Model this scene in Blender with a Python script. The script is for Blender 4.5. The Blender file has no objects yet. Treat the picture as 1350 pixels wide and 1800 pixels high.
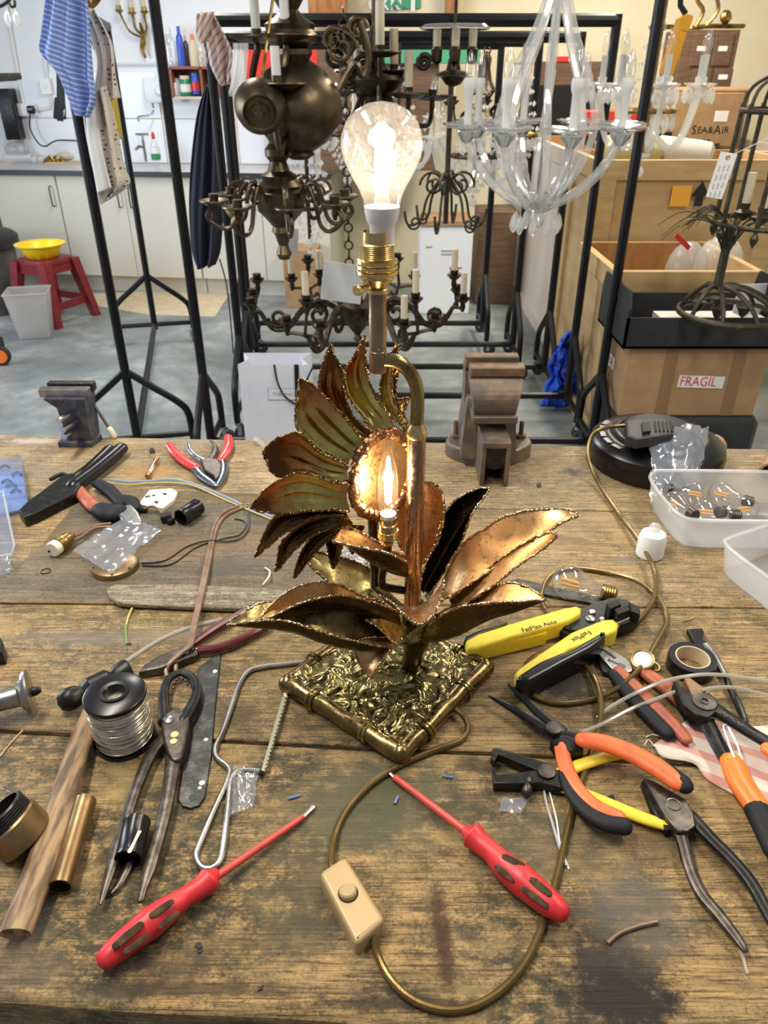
import bpy, bmesh, math, random
from mathutils import Vector, Matrix, noise
from mathutils.geometry import tessellate_polygon
random.seed(7)
PI = math.pi
sc = bpy.context.scene
COL = sc.collection

# ---------------------------------------------------------------- camera
CAM_H, PITCH, FPX, CX, CY = 1.52, math.radians(30.6), 1300.0, 675.0, 900.0
cd = bpy.data.cameras.new('camera'); cam = bpy.data.objects.new('camera', cd); COL.objects.link(cam)
cam.location = (0, 0, CAM_H); cam.rotation_euler = (PI/2 - PITCH, 0, 0)
cd.sensor_fit = 'VERTICAL'; cd.sensor_height = 36.0; cd.lens = 36.0*FPX/1800.0
cd.clip_start = .02; cd.clip_end = 60
cd.dof.use_dof = True; cd.dof.focus_distance = .74; cd.dof.aperture_fstop = 16.0
sc.camera = cam

# ---------------------------------------------------------------- world and room light
w = bpy.data.worlds.new('world'); sc.world = w; w.use_nodes = True
bg = w.node_tree.nodes['Background']; bg.inputs[0].default_value = (.86, .93, 1.0, 1); bg.inputs[1].default_value = .20
def area(name, loc, size, power, col, rot=(0, 0, 0)):
    l = bpy.data.lights.new(name, 'AREA'); l.shape = 'RECTANGLE'; l.size, l.size_y = size; l.energy = power; l.color = col
    o = bpy.data.objects.new(name, l); COL.objects.link(o); o.location = loc; o.rotation_euler = rot; return o
# fluorescent ceiling battens of the workshop and the daylight window on its left side
area('ceiling_batten', (-.75, .9, 2.75), (.25, 1.6), 44, (1, .93, .80))
area('ceiling_batten', (1.3, 1.3, 2.75), (.25, 1.6), 34, (1, .93, .80))
area('ceiling_batten', (-1.0, 4.4, 2.75), (.25, 1.6), 48, (1, .96, .9))
area('ceiling_batten', (1.3, 4.4, 2.75), (.25, 1.6), 66, (1, .90, .72))
area('window_daylight', (-4.0, 3.2, 1.7), (1.6, 2.4), 105, (.78, .88, 1.0), (0, -PI/2, 0))
vs = sc.view_settings
vs.view_transform = 'Standard'; vs.look = 'None'; vs.exposure = 0.2; vs.gamma = 1.0; vs.use_curve_mapping = False

# ---------------------------------------------------------------- photo geometry helpers
ZB = .90                                        # height of the bench top
CP, SP = math.cos(PITCH), math.sin(PITCH)
def ray(u, v):
    a, b = (u-CX)/FPX, -(v-CY)/FPX
    return Vector((a, CP + b*SP, -SP + b*CP))
def PZ(u, v, z):                                # where the sight line meets height z
    d = ray(u, v); t = (z-CAM_H)/d.z
    return Vector((d.x*t, d.y*t, z))
def PB(u, v, h=0): return PZ(u, v, ZB+h)
def PY(u, v, Y):                                # where it meets distance Y
    d = ray(u, v); t = Y/d.y
    return Vector((d.x*t, Y, CAM_H + d.z*t))
def mpp(p): return (p.y*CP + (CAM_H-p.z)*SP)/FPX  # metres per photo pixel at a point
V = Vector

def crom(pts, k=6, closed=False):
    pts = [V(p) for p in pts]; n = len(pts)
    if n < 3 or k < 2: return pts
    out = []
    rng = range(n) if closed else range(n-1)
    for i in rng:
        g = (lambda j: pts[j % n]) if closed else (lambda j: pts[min(max(j, 0), n-1)])
        a, b, c, d = g(i-1), g(i), g(i+1), g(i+2)
        for j in range(k):
            t = j/k
            out.append(.5*((2*b) + (c-a)*t + (2*a-5*b+4*c-d)*t*t + (3*b-3*c+d-a)*t**3))
    if not closed: out.append(pts[-1])
    return out
def lerpl(vals, k):                             # linear upsample to match crom
    out = []
    for i in range(len(vals)-1):
        for j in range(k): out.append(vals[i] + (vals[i+1]-vals[i])*(j/k))
    out.append(vals[-1]); return out

def roundpoly(pts, rad, n=5):
    """photo-point outline with rounded corners"""
    out = []; P_ = [V((a, b, 0)) for a, b in pts]; m = len(P_)
    for i in range(m):
        p, a, b = P_[i], P_[i-1], P_[(i+1) % m]; da, db = (a-p), (b-p); r = min(rad, da.length*.45, db.length*.45)
        s, e = p+da.normalized()*r, p+db.normalized()*r
        for k in range(n+1): t = k/n; q = s*(1-t)**2 + p*2*t*(1-t) + e*t*t; out.append((q.x, q.y))
    return out
class G:
    def __init__(s): s.v, s.f, s.m = [], [], []
    def add(s, vs, fs, mi=0):
        b = len(s.v); s.v += [V(x) for x in vs]
        for f in fs: s.f.append([b+i for i in f]); s.m.append(mi)
        return s
    def grid(s, fn, nu, nv, mi=0, wrapu=False, wrapv=False):
        vs = [fn(i/(nu if wrapu else nu-1), j/(nv if wrapv else nv-1)) for i in range(nu) for j in range(nv)]
        fs = []
        for i in range(nu if wrapu else nu-1):
            for j in range(nv if wrapv else nv-1):
                i2, j2 = (i+1) % nu, (j+1) % nv
                fs.append((i*nv+j, i2*nv+j, i2*nv+j2, i*nv+j2))
        return s.add(vs, fs, mi)
    def box(s, c, size, R=None, mi=0):
        c = V(c); x, y, z = [q/2 for q in size]
        vs = [V((i*x, j*y, k*z)) for i in (-1, 1) for j in (-1, 1) for k in (-1, 1)]
        if R is not None: vs = [R @ q for q in vs]
        return s.add([c+q for q in vs], [(0,1,3,2),(4,6,7,5),(0,4,5,1),(2,3,7,6),(0,2,6,4),(1,5,7,3)], mi)
    def rbox(s, c, size, b=.003, R=None, mi=0):  # box with bevelled vertical and top edges
        x, y, z = [q/2 for q in size]; b = min(b, x*.9, y*.9, z*.9)
        def ring(ix, zz): return [(x-ix, y-b-ix*0, zz), (x-b-ix*0, y-ix, zz), (-x+b, y-ix, zz), (-x+ix, y-b, zz), (-x+ix, -y+b, zz), (-x+b, -y+ix, zz), (x-b, -y+ix, zz), (x-ix, -y+b, zz)]
        rs = [ring(b*.7, -z), ring(0, -z+b), ring(0, z-b), ring(b*.7, z)]
        vs = [V(q) for r in rs for q in r]
        if R is not None: vs = [R @ q for q in vs]
        fs = [tuple(range(7, -1, -1)), tuple(range(24, 32))]
        for k in range(3):
            for i in range(8): fs.append((k*8+i, k*8+(i+1) % 8, k*8+8+(i+1) % 8, k*8+8+i))
        return s.add([V(c)+q for q in vs], fs, mi)
    def tube(s, path, r, n=8, closed=False, cap=True, hr=None, up=None, mi=0, rend=False):
        """swept tube; r number or list; hr = height ratio (with up = Z: flat section)"""
        P = [V(p) for p in path]; N = len(P)
        rr = list(r) if isinstance(r, (list, tuple)) else [r]*N
        if rend and not closed:                 # rounded ends
            t0 = (P[0]-P[1]).normalized(); t1 = (P[-1]-P[-2]).normalized(); a, b = rr[0], rr[-1]
            P = [P[0]+t0*a*q for q in (.95, .8, .5)] + P + [P[-1]+t1*b*q for q in (.5, .8, .95)]
            rr = [a*.25, a*.6, a*.87] + rr + [b*.87, b*.6, b*.25]; N = len(P)
        T = []
        for i in range(N):
            a = P[(i-1) % N] if (closed or i > 0) else P[0]
            b = P[(i+1) % N] if (closed or i < N-1) else P[-1]
            d = b-a; T.append(d.normalized() if d.length > 1e-9 else (T[-1] if T else V((0, 0, 1))))
        vs = []
        ref = V(up) if up is not None else None
        nv = None
        for i in range(N):
            t = T[i]
            if ref is not None:
                sd = t.cross(ref)
                sd = sd.normalized() if sd.length > 1e-4 else V((1, 0, 0)); nn = sd.cross(t).normalized()
            else:
                if nv is None:
                    q = V((0, 0, 1)) if abs(t.z) < .9 else V((1, 0, 0)); nv = (q - t*q.dot(t)).normalized()
                else:
                    nv = nv - t*nv.dot(t); nv = nv.normalized() if nv.length > 1e-6 else V((1, 0, 0))
                nn = nv; sd = t.cross(nn)
            h = hr if hr is not None else 1.0
            for k in range(n):
                a = 2*PI*k/n
                vs.append(P[i] + sd*(math.cos(a)*rr[i]) + nn*(math.sin(a)*rr[i]*h))
        fs = []
        for i in range(N if closed else N-1):
            i2 = (i+1) % N
            for k in range(n): fs.append((i*n+k, i*n+(k+1) % n, i2*n+(k+1) % n, i2*n+k))
        if cap and not closed:
            fs.append(tuple(range(n-1, -1, -1))); fs.append(tuple((N-1)*n+k for k in range(n)))
        return s.add(vs, fs, mi)
    def lathe(s, prof, o=(0, 0, 0), axis=(0, 0, 1), n=24, mi=0, ripple=None):
        """profile of (radius, height) pairs turned about an axis"""
        A = V(axis).normalized(); q = V((1, 0, 0)) if abs(A.x) < .9 else V((0, 1, 0))
        X = (q - A*q.dot(A)).normalized(); Y = A.cross(X); o = V(o)
        vs = []
        for r, h in prof:
            for k in range(n):
                a = 2*PI*k/n; rr = r*(1 + (ripple(a) if ripple else 0))
                vs.append(o + X*(rr*math.cos(a)) + Y*(rr*math.sin(a)) + A*h)
        fs = []
        for i in range(len(prof)-1):
            for k in range(n): fs.append((i*n+k, i*n+(k+1) % n, (i+1)*n+(k+1) % n, (i+1)*n+k))
        ring_ = abs(prof[0][0]-prof[-1][0]) < 1e-7 and abs(prof[0][1]-prof[-1][1]) < 1e-7
        if prof[0][0] > 1e-6 and not ring_: fs.append(tuple(range(n-1, -1, -1)))
        if prof[-1][0] > 1e-6 and not ring_: fs.append(tuple((len(prof)-1)*n+k for k in range(n)))
        return s.add(vs, fs, mi)
    def sphere(s, c, r, n=16, m=10, mi=0):
        r = (r, r, r) if isinstance(r, (int, float)) else r; c = V(c)
        vs = [c+V((0, 0, -r[2]))]; fs = []
        for i in range(1, m):
            t = -PI/2 + PI*i/m
            for k in range(n):
                a = 2*PI*k/n; vs.append(c + V((r[0]*math.cos(t)*math.cos(a), r[1]*math.cos(t)*math.sin(a), r[2]*math.sin(t))))
        vs.append(c+V((0, 0, r[2]))); L = len(vs)-1
        for k in range(n):
            fs.append((0, 1+(k+1) % n, 1+k)); fs.append((L, L-n+k, L-n+(k+1) % n))
        for i in range(m-2):
            for k in range(n): fs.append((1+i*n+k, 1+i*n+(k+1) % n, 1+(i+1)*n+(k+1) % n, 1+(i+1)*n+k))
        return s.add(vs, fs, mi)
    def torus(s, c, R, r, axis=(0, 0, 1), n=24, m=8, mi=0):
        A = V(axis).normalized(); q = V((1, 0, 0)) if abs(A.x) < .9 else V((0, 1, 0))
        X = (q - A*q.dot(A)).normalized(); Y = A.cross(X); c = V(c)
        return s.tube([c + X*(R*math.cos(2*PI*k/n)) + Y*(R*math.sin(2*PI*k/n)) for k in range(n)], r, m, closed=True, mi=mi)
    def slab(s, top, zbot, b=0.0, mi=0):
        """solid from an outline of 3-D points, straight down to zbot, top edge bevelled by b"""
        T = [V(p) for p in top]; n = len(T)
        ar = sum(T[i].x*T[(i+1) % n].y - T[(i+1) % n].x*T[i].y for i in range(n))
        if ar < 0: T.reverse()
        rings = [[V((p.x, p.y, zbot)) for p in T]]
        if b > 0:
            ins = []
            for i in range(n):
                a = (T[i]-T[i-1]); c = (T[(i+1) % n]-T[i]); a.z = c.z = 0
                na = V((-a.y, a.x, 0)).normalized() if a.length > 1e-9 else V((0, 0, 0))
                nc = V((-c.y, c.x, 0)).normalized() if c.length > 1e-9 else V((0, 0, 0))
                q = na+nc; q = q.normalized() if q.length > 1e-6 else na
                c_ = max(.5, q.dot(na)); ins.append(q/c_)
            for a_ in (0, .35, .7, 1.0):
                t = a_*PI/2; rings.append([T[i] + ins[i]*(b*(1-math.cos(t))) - V((0, 0, b*(1-math.sin(t)))) for i in range(n)])
            rings.append([T[i] + ins[i]*(b*1.3) for i in range(n)])
        else: rings.append(T)
        vs = [p for r in rings for p in r]; fs = [tuple(range(n-1, -1, -1))]; o_ = (len(rings)-1)*n
        fs += [tuple(o_+i for i in t) for t in tessellate_polygon([rings[-1]])] if b > 0 else [tuple(o_+i for i in range(n))]
        for k in range(len(rings)-1):
            for i in range(n): fs.append((k*n+i, k*n+(i+1) % n, (k+1)*n+(i+1) % n, (k+1)*n+i))
        return s.add(vs, fs, mi)
    # ---- photo-plane builders for things that lie on the bench
    def bar(s, pts, h=None, k=5, n=10, hr=1.0, rend=True, mi=0, base=0.0):
        """tube along photo points (u, v, width_px[, centre height]) resting on the bench (+base)"""
        c, r, = [], []
        for q in pts:
            p0 = PB(q[0], q[1], .008); rad = q[2]*.5*mpp(p0)
            hh = q[3] if len(q) > 3 else (base + rad*hr if h is None else h)
            p = PB(q[0], q[1], hh); c.append(p); r.append(q[2]*.5*mpp(p))
        return s.tube(crom(c, k), lerpl(r, k), n, hr=hr, up=(0, 0, 1), mi=mi, rend=rend)
    def cut(s, px, ztop, zbot=0.0, b=.001, k=0, mi=0):
        """flat plate whose outline is given in photo points at height ztop above the bench"""
        T = [PB(u, v, ztop) for u, v in px]
        if k: T = crom(T, k, closed=True)
        return s.slab(T, ZB+zbot, b, mi)
    def cord(s, pts, r, k=8, n=8, mi=0, rend=False):
        """round cord through photo points (u, v[, height of centre])"""
        return s.tube(crom([PB(q[0], q[1], q[2] if len(q) > 2 else r) for q in pts], k), r, n, mi=mi, rend=rend)
    def build(s, name, mats, parent=None, smooth=35, loc=None):
        off = V((0, 0, 0))
        root = parent
        while root is not None and root.parent is not None: root = root.parent
        if root is not None and root.name in WORLD: off = root.location
        if loc is not None: off = V(loc)
        me = bpy.data.meshes.new(name)
        me.from_pydata([tuple(p-off) for p in s.v], [], s.f)
        if not isinstance(mats, (list, tuple)): mats = [mats]
        for m in mats: me.materials.append(MT[m] if isinstance(m, str) else m)
        if len(mats) > 1: me.polygons.foreach_set('material_index', s.m)
        bm = bmesh.new(); bm.from_mesh(me); bmesh.ops.recalc_face_normals(bm, faces=bm.faces); bm.to_mesh(me); bm.free()
        if smooth:
            me.polygons.foreach_set('use_smooth', [True]*len(me.polygons)); me.set_sharp_from_angle(angle=math.radians(smooth))
        me.update()
        o = bpy.data.objects.new(name, me); COL.objects.link(o)
        if parent is not None: o.parent = parent
        elif loc is not None: o.location = V(loc)
        return o
WORLD = set()
def tag(o, label=None, cat=None, group=None, kind=None):
    if label: o['label'] = label
    if cat: o['category'] = cat
    if group: o['group'] = group
    if kind: o['kind'] = kind
    return o
def thing(name, label, cat, loc=(0, 0, 0), rotz=0, group=None, world=True):
    """an Empty at a thing's base; world=True: its parts are modelled in world coordinates"""
    o = bpy.data.objects.new(name, None); COL.objects.link(o); o.empty_display_size = .05
    o.location = loc; o.rotation_euler = (0, 0, rotz); tag(o, label, cat, group)
    if world: WORLD.add(o.name)
    return o
def single(g, name, mats, label, cat, group=None, loc=None, smooth=35, kind=None):
    if loc is None:
        n = len(g.v); zmin = min(p.z for p in g.v)
        loc = V((sum(p.x for p in g.v)/n, sum(p.y for p in g.v)/n, zmin))
    return tag(g.build(name, mats, None, smooth, loc), label, cat, group, kind)
def struct(g, name, mats, parent=None, smooth=0):
    o = g.build(name, mats, parent, smooth)
    if parent is None: o['kind'] = 'structure'
    return o
def text(body, name, o, right, up, size, mat, parent, ext=.0002, align='CENTER', font_shear=0, sx=1.0):
    c = bpy.data.curves.new('lettering_curve', 'FONT'); c.body = body; c.size = size; c.extrude = ext; c.align_x = align; c.align_y = 'CENTER'; c.shear = font_shear
    c.resolution_u = 2
    t = bpy.data.objects.new('lettering_tmp', c); COL.objects.link(t)
    dg = bpy.context.evaluated_depsgraph_get(); me0 = bpy.data.meshes.new_from_object(t.evaluated_get(dg))
    X = V(right).normalized(); Y = (V(up) - X*V(up).dot(X)).normalized(); Z = X.cross(Y)
    g = G(); g.add([V(o) + X*(q.co.x*sx) + Y*q.co.y + Z*q.co.z for q in me0.vertices], [tuple(p.vertices) for p in me0.polygons])
    bpy.data.objects.remove(t); bpy.data.meshes.remove(me0)
    return g.build(name, mat, parent, 0)
def solid(o, t=.002, off=0):
    m = o.modifiers.new('thickness', 'SOLIDIFY'); m.thickness = t; m.offset = off; return o
def rotm(axis, deg): return Matrix.Rotation(math.radians(deg), 3, axis)

# ---------------------------------------------------------------- materials
MT = {}
def nodes(name):
    m = bpy.data.materials.new(name); m.use_nodes = True; nt = m.node_tree; MT[name] = m
    return m, nt, nt.nodes, nt.links, nt.nodes['Principled BSDF']
def N(nt, t, **kw):
    n = nt.nodes.new(t)
    for k, v in kw.items():
        if k.startswith('i_'): n.inputs[k[2:].replace('_', ' ')].default_value = v
        else: setattr(n, k, v)
    return n
def coords(nt, scale=(1, 1, 1), rot=(0, 0, 0), world=False):
    mp = N(nt, 'ShaderNodeMapping'); mp.inputs['Scale'].default_value = scale; mp.inputs['Rotation'].default_value = rot
    if world: g = N(nt, 'ShaderNodeNewGeometry'); nt.links.new(g.outputs['Position'], mp.inputs['Vector'])
    else: tc = N(nt, 'ShaderNodeTexCoord'); nt.links.new(tc.outputs['Object'], mp.inputs['Vector'])
    return mp.outputs['Vector']
def nz(nt, vec, scale, detail=5, rough=.55, dist=0):
    n = N(nt, 'ShaderNodeTexNoise'); n.inputs['Scale'].default_value = scale; n.inputs['Detail'].default_value = detail
    n.inputs['Roughness'].default_value = rough; n.inputs['Distortion'].default_value = dist
    nt.links.new(vec, n.inputs['Vector']); return n.outputs['Fac']
def ramp(nt, fac, stops):
    r = N(nt, 'ShaderNodeValToRGB'); e = r.color_ramp.elements
    while len(e) < len(stops): e.new(.5)
    for x, (p, c) in zip(e, stops):
        x.position = p; x.color = (*c, 1) if len(c) == 3 else c
    nt.links.new(fac, r.inputs['Fac']); return r.outputs['Color']
def mixc(nt, fac, a, b, mode='MIX'):
    m = N(nt, 'ShaderNodeMix', data_type='RGBA', blend_type=mode)
    for k, x in ((0, fac), (6, a), (7, b)):
        if isinstance(x, (int, float)): m.inputs[k].default_value = x
        elif isinstance(x, tuple): m.inputs[k].default_value = (*x, 1)
        else: nt.links.new(x, m.inputs[k])
    return m.outputs[2]
def math_(nt, op, a, b=0.0, clamp=False):
    m = N(nt, 'ShaderNodeMath', operation=op, use_clamp=clamp)
    for k, x in ((0, a), (1, b)):
        if isinstance(x, (int, float)): m.inputs[k].default_value = x
        else: nt.links.new(x, m.inputs[k])
    return m.outputs[0]
def bumpn(nt, b, height, strength=.3, dist=.002):
    n = N(nt, 'ShaderNodeBump'); n.inputs['Strength'].default_value = strength; n.inputs['Distance'].default_value = dist
    nt.links.new(height, n.inputs['Height']); nt.links.new(n.outputs['Normal'], b.inputs['Normal'])
def mk(name, col, rough=.5, metal=0.0, var=None, bump=None, spec=.5, coat=0.0, emit=None, stretch=(1, 1, 1)):
    """var = (second colour, scale, lo, hi): noise mottling; bump = (scale, strength)"""
    m, nt, nd, lk, b = nodes(name)
    b.inputs['Base Color'].default_value = (*col, 1); b.inputs['Roughness'].default_value = rough; b.inputs['Metallic'].default_value = metal
    b.inputs['Specular IOR Level'].default_value = spec; b.inputs['Coat Weight'].default_value = coat
    vec = coords(nt, stretch) if (var or bump) else None
    if var:
        c2, s_, lo, hi = var
        lk.new(ramp(nt, nz(nt, vec, s_), [(lo, col), (hi, c2)]), b.inputs['Base Color'])
        rr = math_(nt, 'MULTIPLY_ADD', nz(nt, vec, s_*2), .25); rr.node.inputs[2].default_value = max(0, rough-.1); lk.new(rr, b.inputs['Roughness'])
    if bump: bumpn(nt, b, nz(nt, vec, bump[0]), bump[1], .0015)
    if emit: b.inputs['Emission Color'].default_value = (*emit[0], 1); b.inputs['Emission Strength'].default_value = emit[1]
    return m
def thin(name, tint=(1, 1, 1), body=0.0, bodycol=(.9, .92, .95), rough=.03, ior=1.45, noise_amt=0, boost=1.0):
    """thin glass or clear plastic sheet: clear with a Fresnel sheen and, if body > 0, a milky share"""
    m, nt, nd, lk, b = nodes(name); nd.remove(b); out = nd['Material Output']
    tr = N(nt, 'ShaderNodeBsdfTransparent'); tr.inputs[0].default_value = (*tint, 1)
    gl = N(nt, 'ShaderNodeBsdfGlossy'); gl.inputs['Roughness'].default_value = rough
    fr = N(nt, 'ShaderNodeLayerWeight'); fr.inputs['Blend'].default_value = .5
    fac = math_(nt, 'MULTIPLY', math_(nt, 'MULTIPLY_ADD', math_(nt, 'POWER', fr.outputs['Facing'], 3.5), .55), boost, True)
    fac.node.inputs[0].links[0].from_node.inputs[2].default_value = .045
    base = tr.outputs[0]
    if body > 0:
        df = N(nt, 'ShaderNodeBsdfDiffuse'); df.inputs[0].default_value = (*bodycol, 1)
        tl = N(nt, 'ShaderNodeBsdfTranslucent'); tl.inputs[0].default_value = (*bodycol, 1)
        ms = N(nt, 'ShaderNodeMixShader'); ms.inputs[0].default_value = .5; lk.new(df.outputs[0], ms.inputs[1]); lk.new(tl.outputs[0], ms.inputs[2])
        mb = N(nt, 'ShaderNodeMixShader'); mb.inputs[0].default_value = body
        if noise_amt:
            f = nz(nt, coords(nt), noise_amt, 3, .7)
            fr2 = ramp(nt, f, [(.42, (body*.25,)*3), (.6, (min(1, body*1.9),)*3)]); lk.new(fr2, mb.inputs[0])
        lk.new(base, mb.inputs[1]); lk.new(ms.outputs[0], mb.inputs[2]); base = mb.outputs[0]
    mx = N(nt, 'ShaderNodeMixShader'); lk.new(fac, mx.inputs[0]); lk.new(base, mx.inputs[1]); lk.new(gl.outputs[0], mx.inputs[2])
    lk.new(mx.outputs[0], out.inputs[0]); return m

# -- bench wood: long grain, warm oiled boards, grime, paint spots
def bench_wood(name, seed, warm, grey, grime=.5, stains=(), warm_c=(.40, .265, .115), dark_c=(.10, .058, .025)):
    m, nt, nd, lk, b = nodes(name)
    P0 = coords(nt, world=True)
    off = N(nt, 'ShaderNodeVectorMath', operation='ADD'); lk.new(P0, off.inputs[0]); off.inputs[1].default_value = (seed*3.1, seed*1.7, seed)
    vec = off.outputs[0]
    def st(sx, sy):
        mp = N(nt, 'ShaderNodeMapping'); mp.inputs['Scale'].default_value = (sx, sy, sy); lk.new(vec, mp.inputs['Vector']); return mp.outputs[0]
    grain = nz(nt, st(2.2, 60), 3.0, 8, .65, .4)
    fine = nz(nt, st(9, 260), 2.0, 6, .7)
    band = nz(nt, st(.8, 9), 2.2, 4, .5, .8)
    col = ramp(nt, grain, [(.30, dark_c), (.47, warm_c), (.66, tuple(min(1, c*1.75) for c in warm_c))])
    col = mixc(nt, ramp(nt, band, [(.38, (0, 0, 0)), (.62, (1, 1, 1))]), col, mixc(nt, .5, col, (.40, .255, .10)))
    col = mixc(nt, ramp(nt, fine, [(.38, (.95,)*3), (.50, (0, 0, 0))]), col, (.055, .028, .011))
    # worn grey patches
    gz = nz(nt, st(3, 7), 1.3, 6, .6)
    col = mixc(nt, math_(nt, 'MULTIPLY', ramp(nt, gz, [(.4, (0, 0, 0)), (.65, (1, 1, 1))]), grey), col, (.27, .235, .18))
    # oily green-black grime in blotches
    g1 = nz(nt, st(4, 5), 1.6, 9, .68, .6); g2 = nz(nt, st(22, 30), 2.6, 9, .78)
    gm = math_(nt, 'MULTIPLY', ramp(nt, g1, [(.38, (0, 0, 0)), (.56, (1, 1, 1))]), ramp(nt, g2, [(.40, (0, 0, 0)), (.54, (1, 1, 1))]))
    col = mixc(nt, math_(nt, 'MULTIPLY', gm, grime, True), col, (.055, .052, .03))
    s1 = nz(nt, st(60, 90), 2.5, 5, .75)
    col = mixc(nt, math_(nt, 'MULTIPLY', ramp(nt, s1, [(.57, (0, 0, 0)), (.66, (1, 1, 1))]), .75), col, (.035, .02, .01))
    s2 = nz(nt, st(55, 55), 1.9, 5, .75, 1.0)
    col = mixc(nt, math_(nt, 'MULTIPLY', ramp(nt, s2, [(.66, (0, 0, 0)), (.72, (1, 1, 1))]), .7), col, (.55, .5, .42))
    s3 = nz(nt, st(150, 170), 2.0, 4, .8)
    col = mixc(nt, math_(nt, 'MULTIPLY', ramp(nt, s3, [(.50, (0, 0, 0)), (.62, (1, 1, 1))]), math_(nt, 'MULTIPLY', ramp(nt, g1, [(.3, (.25,)*3), (.55, (1, 1, 1))]), .8)), col, (.05, .04, .02))
    s4 = nz(nt, st(120, 120), 3.1, 3, .8, .5)
    col = mixc(nt, math_(nt, 'MULTIPLY', ramp(nt, s4, [(.63, (0, 0, 0)), (.70, (1, 1, 1))]), .5), col, (.62, .5, .30))
    yb = nz(nt, st(5, 8), 2.7, 6, .6, .4)
    col = mixc(nt, math_(nt, 'MULTIPLY', ramp(nt, yb, [(.52, (0, 0, 0)), (.68, (1, 1, 1))]), .45*warm), col, (.46, .32, .135))
    # stains with a place and shape of their own: (x, y, rx, ry, angle, colour, strength)
    for (x, y, rx, ry, ang, c, f) in stains:
        mp = N(nt, 'ShaderNodeMapping', vector_type='TEXTURE'); mp.inputs['Location'].default_value = (x, y, ZB); mp.inputs['Rotation'].default_value = (0, 0, ang)
        mp.inputs['Scale'].default_value = (rx, ry, 10); lk.new(P0, mp.inputs['Vector'])
        ln = N(nt, 'ShaderNodeVectorMath', operation='LENGTH'); lk.new(mp.outputs[0], ln.inputs[0])
        d = math_(nt, 'ADD', ln.outputs['Value'], math_(nt, 'MULTIPLY', math_(nt, 'SUBTRACT', nz(nt, st(34, 40), 1.5, 10, .78), .5), 2.8))
        k = ramp(nt, d, [(.50, (1, 1, 1)), (1.0, (0, 0, 0))])
        col = mixc(nt, math_(nt, 'MULTIPLY', k, f), col, c)
    lk.new(col, b.inputs['Base Color'])
    rr = ramp(nt, g1, [(.35, (.62,)*3), (.7, (.42,)*3)]); lk.new(rr, b.inputs['Roughness'])
    b.inputs['Specular IOR Level'].default_value = .35
    hsum = math_(nt, 'ADD', math_(nt, 'MULTIPLY', fine, .5), math_(nt, 'MULTIPLY', grain, .6))
    hsum = math_(nt, 'ADD', hsum, math_(nt, 'MULTIPLY', g2, .5))
    bumpn(nt, b, hsum, .8, .003)
    return m
WARM, DK = (.50, .30, .115), (.16, .085, .034)
bench_wood('plank_front', 1, 1, .10, 1.0, stains=[
    tuple(PB(1085, 1700)[:2]) + (.045, .07, .15, (.03, .024, .02), .92), tuple(PB(1090, 1760)[:2]) + (.06, .03, 0, (.02, .016, .013), .95),
    tuple(PB(1120, 1600)[:2]) + (.05, .05, 0, (.13, .12, .10), .7),
    tuple(PB(780, 1660)[:2]) + (.010, .06, .05, (.05, .022, .012), .85),
    tuple(PB(640, 1420)[:2]) + (.11, .07, .3, (.085, .085, .05), .85), tuple(PB(560, 1560)[:2]) + (.05, .05, 0, (.07, .06, .035), .75),
    tuple(PB(520, 1640)[:2]) + (.05, .03, 0, (.06, .06, .035), .6), tuple(PB(960, 1480)[:2]) + (.08, .04, 0, (.10, .085, .05), .6),
    tuple(PB(545, 1305)[:2]) + (.014, .008, 0, (.72, .72, .70), .8), tuple(PB(590, 1303)[:2]) + (.008, .005, 0, (.7, .7, .68), .7),
    tuple(PB(860, 1345)[:2]) + (.05, .012, 0, (.05, .035, .018), .7), tuple(PB(300, 1700)[:2]) + (.05, .02, .2, (.07, .05, .03), .6), tuple(PB(700, 1765)[:2]) + (.09, .008, 0, (.03, .02, .012), .8), tuple(PB(350, 1740)[:2]) + (.14, .007, 0, (.045, .03, .018), .7),
    tuple(PB(1180, 1480)[:2]) + (.05, .03, .4, (.06, .045, .025), .6), tuple(PB(820, 1420)[:2]) + (.05, .02, .2, (.06, .05, .028), .65),
    tuple(PB(250, 1500)[:2]) + (.04, .03, .5, (.05, .028, .014), .7), tuple(PB(40, 1700)[:2]) + (.04, .03, 0, (.09, .075, .05), .6)])
bench_wood('plank_second', 2, 1, .18, .75, stains=[
    tuple(PB(1000, 1200)[:2]) + (.045, .035, .2, (.035, .032, .028), .9), tuple(PB(200, 1120)[:2]) + (.16, .018, 0, (.17, .15, .12), .6),
    tuple(PB(420, 1260)[:2]) + (.04, .03, 0, (.08, .05, .03), .6), tuple(PB(340, 1110)[:2]) + (.03, .01, 0, (.3, .28, .25), .5)])
bench_wood('plank_third', 3, 1, .38, .45, warm_c=(.46, .31, .15), dark_c=(.16, .10, .047), stains=[
    tuple(PB(1105, 985)[:2]) + (.02, .009, .1, (.2, .2, .2), .7), tuple(PB(1010, 950)[:2]) + (.05, .012, -.2, (.16, .11, .07), .6)])
bench_wood('plank_back', 4, 1, .55, .45, warm_c=(.45, .335, .19), dark_c=(.19, .13, .075), stains=[
    tuple(PB(1010, 830)[:2]) + (.03, .02, 0, (.09, .08, .065), .8), tuple(PB(260, 830)[:2]) + (.06, .03, 0, (.42, .23, .07), .6),
    tuple(PB(340, 900)[:2]) + (.12, .05, 0, (.14, .12, .10), .7), tuple(PB(60, 775)[:2]) + (.06, .015, 0, (.6, .57, .53), .6)])
bench_wood('bench_under', 5, 1, .2, .6)
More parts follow.
